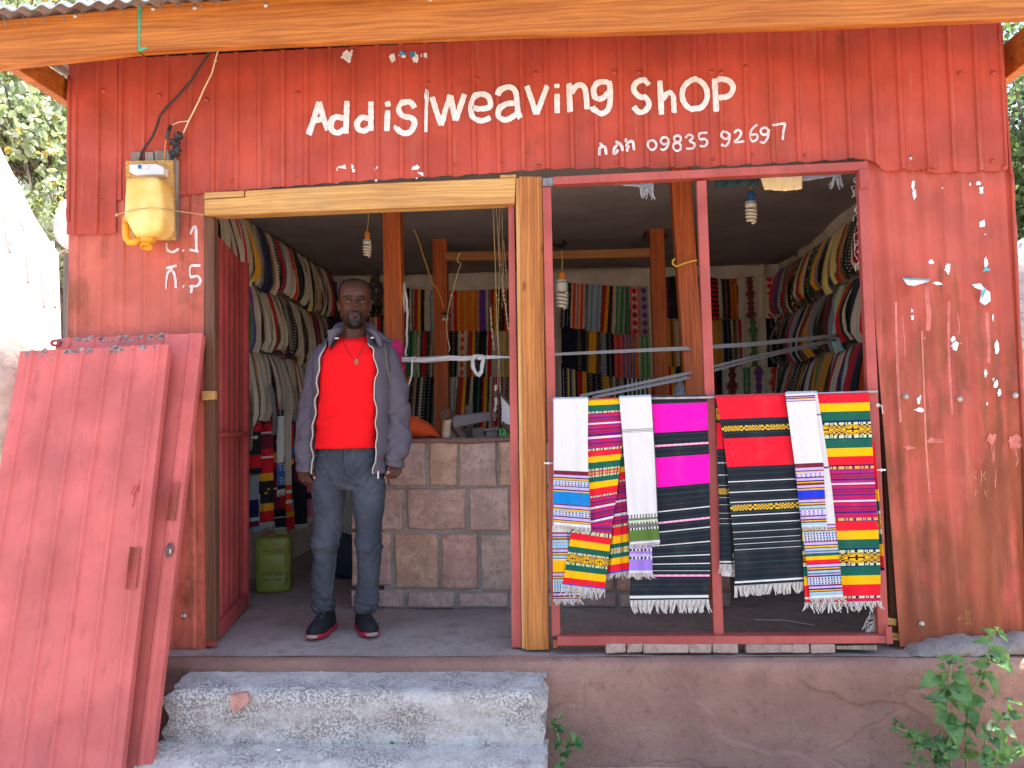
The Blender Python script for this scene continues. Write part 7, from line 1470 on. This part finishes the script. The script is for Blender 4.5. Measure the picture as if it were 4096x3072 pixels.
def weed(label, stems, leaves, Y, base, conv=WZ, seed=1, r0=.006, sc=.375):
    rg = random.Random(seed); root = thing('weed', label, 'plant', tuple(base)); mb = MB()
    for s in stems:
        q = interp([(*conv(p), 0) for p in s], 26); n = len(q); mb.tube([at(a[0], a[1], Y-.05*math.sin(i/n*2.2)) for i, a in enumerate(q)], np.linspace(r0, r0*.4, n), 7)
    obj('stem', mb, stm, root, smooth=True)
    for k, (a, b, w) in enumerate(leaves):
        A = at(*conv(a), Y-.04); B = at(*conv(b), Y-.04-rg.uniform(-.01, .07)); leaf(root, A, B, w*sc*3.62/3300*1.7, rg.uniform(-.5, .5), rg.choice((0, 1, 2, 3, 4, 0, 1, 2, 6 if rg.random() < .35 else 0)))
    for s in stems:
        q = interp([conv(p) for p in s], 40)
        for _ in range(int(10*min(1, len(leaves)/16))):
            p = q[rg.randrange(6, 39)]; A = at(p[0], p[1], Y-.045); d = np.array([rg.uniform(-1, 1), rg.uniform(-.8, .3), rg.uniform(-.9, .6)]); d /= np.linalg.norm(d); L = rg.uniform(.022, .058)
            leaf(root, A, A+d*L, L*rg.uniform(.5, .75), rg.uniform(-.8, .8), rg.choice((0, 1, 2, 3, 4, 5, 6)))
    return root
S1_ = [(1075, 1660), (1060, 1300), (1040, 1000), (1050, 800), (1070, 640), (1095, 450)]
L1 = [((960, 690), (740, 800), 100), ((980, 700), (850, 690), 50), ((1080, 680), (1300, 765), 90), ((1110, 740), (1275, 1005), 130), ((1050, 860), (815, 915), 90), ((1020, 780), (900, 770), 50), ((1030, 860), (900, 960), 70), ((1090, 470), (910, 480), 40), ((1100, 460), (1250, 560), 40), ((1140, 580), (1230, 640), 50), ((1010, 620), (930, 560), 60), ((1060, 820), (1130, 890), 50), ((1000, 960), (900, 1010), 70), ((1010, 1030), (910, 1190), 80), ((1050, 1090), (1140, 1130), 40), ((1080, 1130), (1200, 1190), 50), ((1060, 1160), (1040, 1280), 70), ((1090, 1180), (1150, 1420), 90), ((1070, 1340), (1010, 1430), 60), ((1070, 1430), (1080, 1580), 100), ((1040, 700), (960, 640), 60), ((1060, 560), (1130, 540), 50), ((1030, 930), (1080, 880), 50), ((1080, 940), (1250, 1080), 70), ((1050, 1240), (1140, 1330), 60), ((1060, 1480), (980, 1540), 60), ((1080, 1380), (1170, 1480), 60)]
weed('middle weed by the plinth, broad drooping leaves on one straight stem', [S1_], L1, -.27, at(3400+1075*.375, 3072, -.27), seed=2)
S2_ = [(1245, 1660), (1235, 1300), (1255, 1050), (1300, 860), (1400, 640), (1440, 540), (1500, 380), (1560, 180)]
L2 = [((1480, 380), (1720, 520), 90), ((1490, 500), (1770, 650), 90), ((1480, 510), (1300, 545), 70), ((1500, 300), (1330, 310), 60), ((1590, 230), (1690, 320), 35), ((1560, 200), (1540, 150), 30), ((1430, 660), (1570, 920), 80), ((1390, 760), (1480, 830), 40), ((1400, 650), (1530, 640), 40), ((1390, 640), (1280, 655), 40), ((1310, 890), (1455, 960), 45), ((1320, 900), (1410, 1035), 60), ((1290, 1010), (1330, 1250), 75), ((1300, 860), (1290, 1030), 70), ((1250, 1060), (1110, 940), 60), ((1240, 1180), (1350, 1310), 50), ((1240, 1300), (1230, 1430), 60), ((1240, 1460), (1390, 1560), 60), ((1240, 1500), (1190, 1560), 50), ((1570, 190), (1650, 240), 34)]
weed('tallest weed by the plinth, reaching above its top edge', [S2_], L2, -.25, at(3400+1245*.375, 3072, -.25), seed=3)
S3_ = [(1450, 1680), (1440, 1340), (1580, 1190), (1690, 1050), (1740, 950)]
L3 = [((1600, 1140), (1510, 1030), 50), ((1610, 1120), (1720, 1120), 60), ((1560, 1200), (1450, 1240), 70), ((1700, 1070), (1850, 1120), 60), ((1740, 960), (1650, 915), 35), ((1750, 970), (1845, 995), 35), ((1570, 1240), (1660, 1410), 70), ((1640, 1240), (1780, 1340), 50), ((1430, 1210), (1380, 1330), 110), ((1490, 1330), (1600, 1470), 60), ((1420, 1420), (1500, 1530), 80), ((1640, 1400), (1640, 1640), 130), ((1720, 1400), (1850, 1420), 40), ((1780, 1420), (1870, 1540), 70), ((1520, 1470), (1550, 1560), 60), ((1690, 1060), (1680, 960), 34), ((1440, 1500), (1360, 1600), 70), ((1660, 1190), (1720, 1220), 50)]
weed('rightmost weed by the plinth, leaning out to the frame edge', [S3_, [(1450, 1640), (1700, 1540), (1850, 1460)]], L3, -.31, at(3400+1450*.375, 3072, -.31), seed=4)
S4_ = [(640, 1680), (710, 1500), (780, 1340), (620, 1270), (500, 1230), (470, 1110)]
L4 = [((760, 1330), (830, 1240), 55), ((510, 1240), (440, 1260), 35), ((480, 1180), (460, 1110), 35), ((560, 1240), (540, 1170), 35), ((780, 1390), (700, 1460), 50), ((830, 1420), (880, 1390), 45), ((880, 1350), (970, 1370), 45), ((740, 1560), (820, 1590), 45), ((960, 1300), (940, 1430), 40), ((700, 1400), (610, 1410), 24), ((700, 1430), (620, 1460), 20), ((690, 1480), (640, 1530), 24), ((650, 1640), (560, 1600), 22), ((680, 1640), (600, 1620), 20), ((640, 1290), (650, 1360), 30), ((900, 1560), (860, 1480), 40), ((960, 1590), (1040, 1540), 40)]
weed('low straggling weed at the left of the group by the plinth', [S4_, [(940, 1680), (880, 1500), (870, 1350)], [(780, 1680), (900, 1560), (960, 1400), (980, 1280)]], L4, -.26, at(3400+700*.375, 3072, -.26), seed=5)
WC = lambda p: (2150+p[0]*.88, 2350+p[1]*.88)
weed('small lone weed beside the steps', [[(112, 850), (108, 760), (92, 670), (78, 610), (104, 574)], [(112, 790), (150, 706), (196, 702)]], [((80, 610), (56, 600), 14), ((96, 590), (120, 574), 16), ((84, 640), (118, 660), 22), ((74, 620), (60, 640), 16), ((96, 680), (86, 730), 22), ((140, 710), (124, 684), 18), ((160, 706), (212, 696), 26), ((180, 706), (206, 724), 20), ((150, 720), (170, 700), 14), ((112, 760), (126, 790), 14)], -.25, at(2248, 3080, -.25), WC, 6, .006, .88)
# ================================================================== small litter on the treads
rg = random.Random(11)
for k, (x, y, z) in enumerate(((1115, 3000, -.284), (787, 2948, -.284), (1570, 2970, -.284))):
    a = atz(x, y, z+.004); obj('pebble' if k < 2 else 'fallen_leaf', MB().ball(a, (.010, .008, .005), 8, 6).jitter(.004, 90), (MT['paper'], MT['paper'], lw[0])[k], None, label=('white scrap lying on the lower step near its middle', 'white pebble lying at the left of the lower step', 'tiny green leaf lying on the lower step')[k], cat=('scrap', 'pebble', 'leaf')[k])
gm = MB(); rg = random.Random(21)
for k in range(240):
    x = rg.uniform(-.1, 2.6); y = -.18-abs(rg.gauss(0, .10)); r = rg.uniform(.003, .012); gm.ball((x, y, -.458), (r, r*rg.uniform(.6, 1), r*.6), 6, 4)
obj('grit', gm.jitter(.003, 70), MT['mortar'], None, kind='stuff', label='grit and small stones along the foot of the plinth', cat='grit')
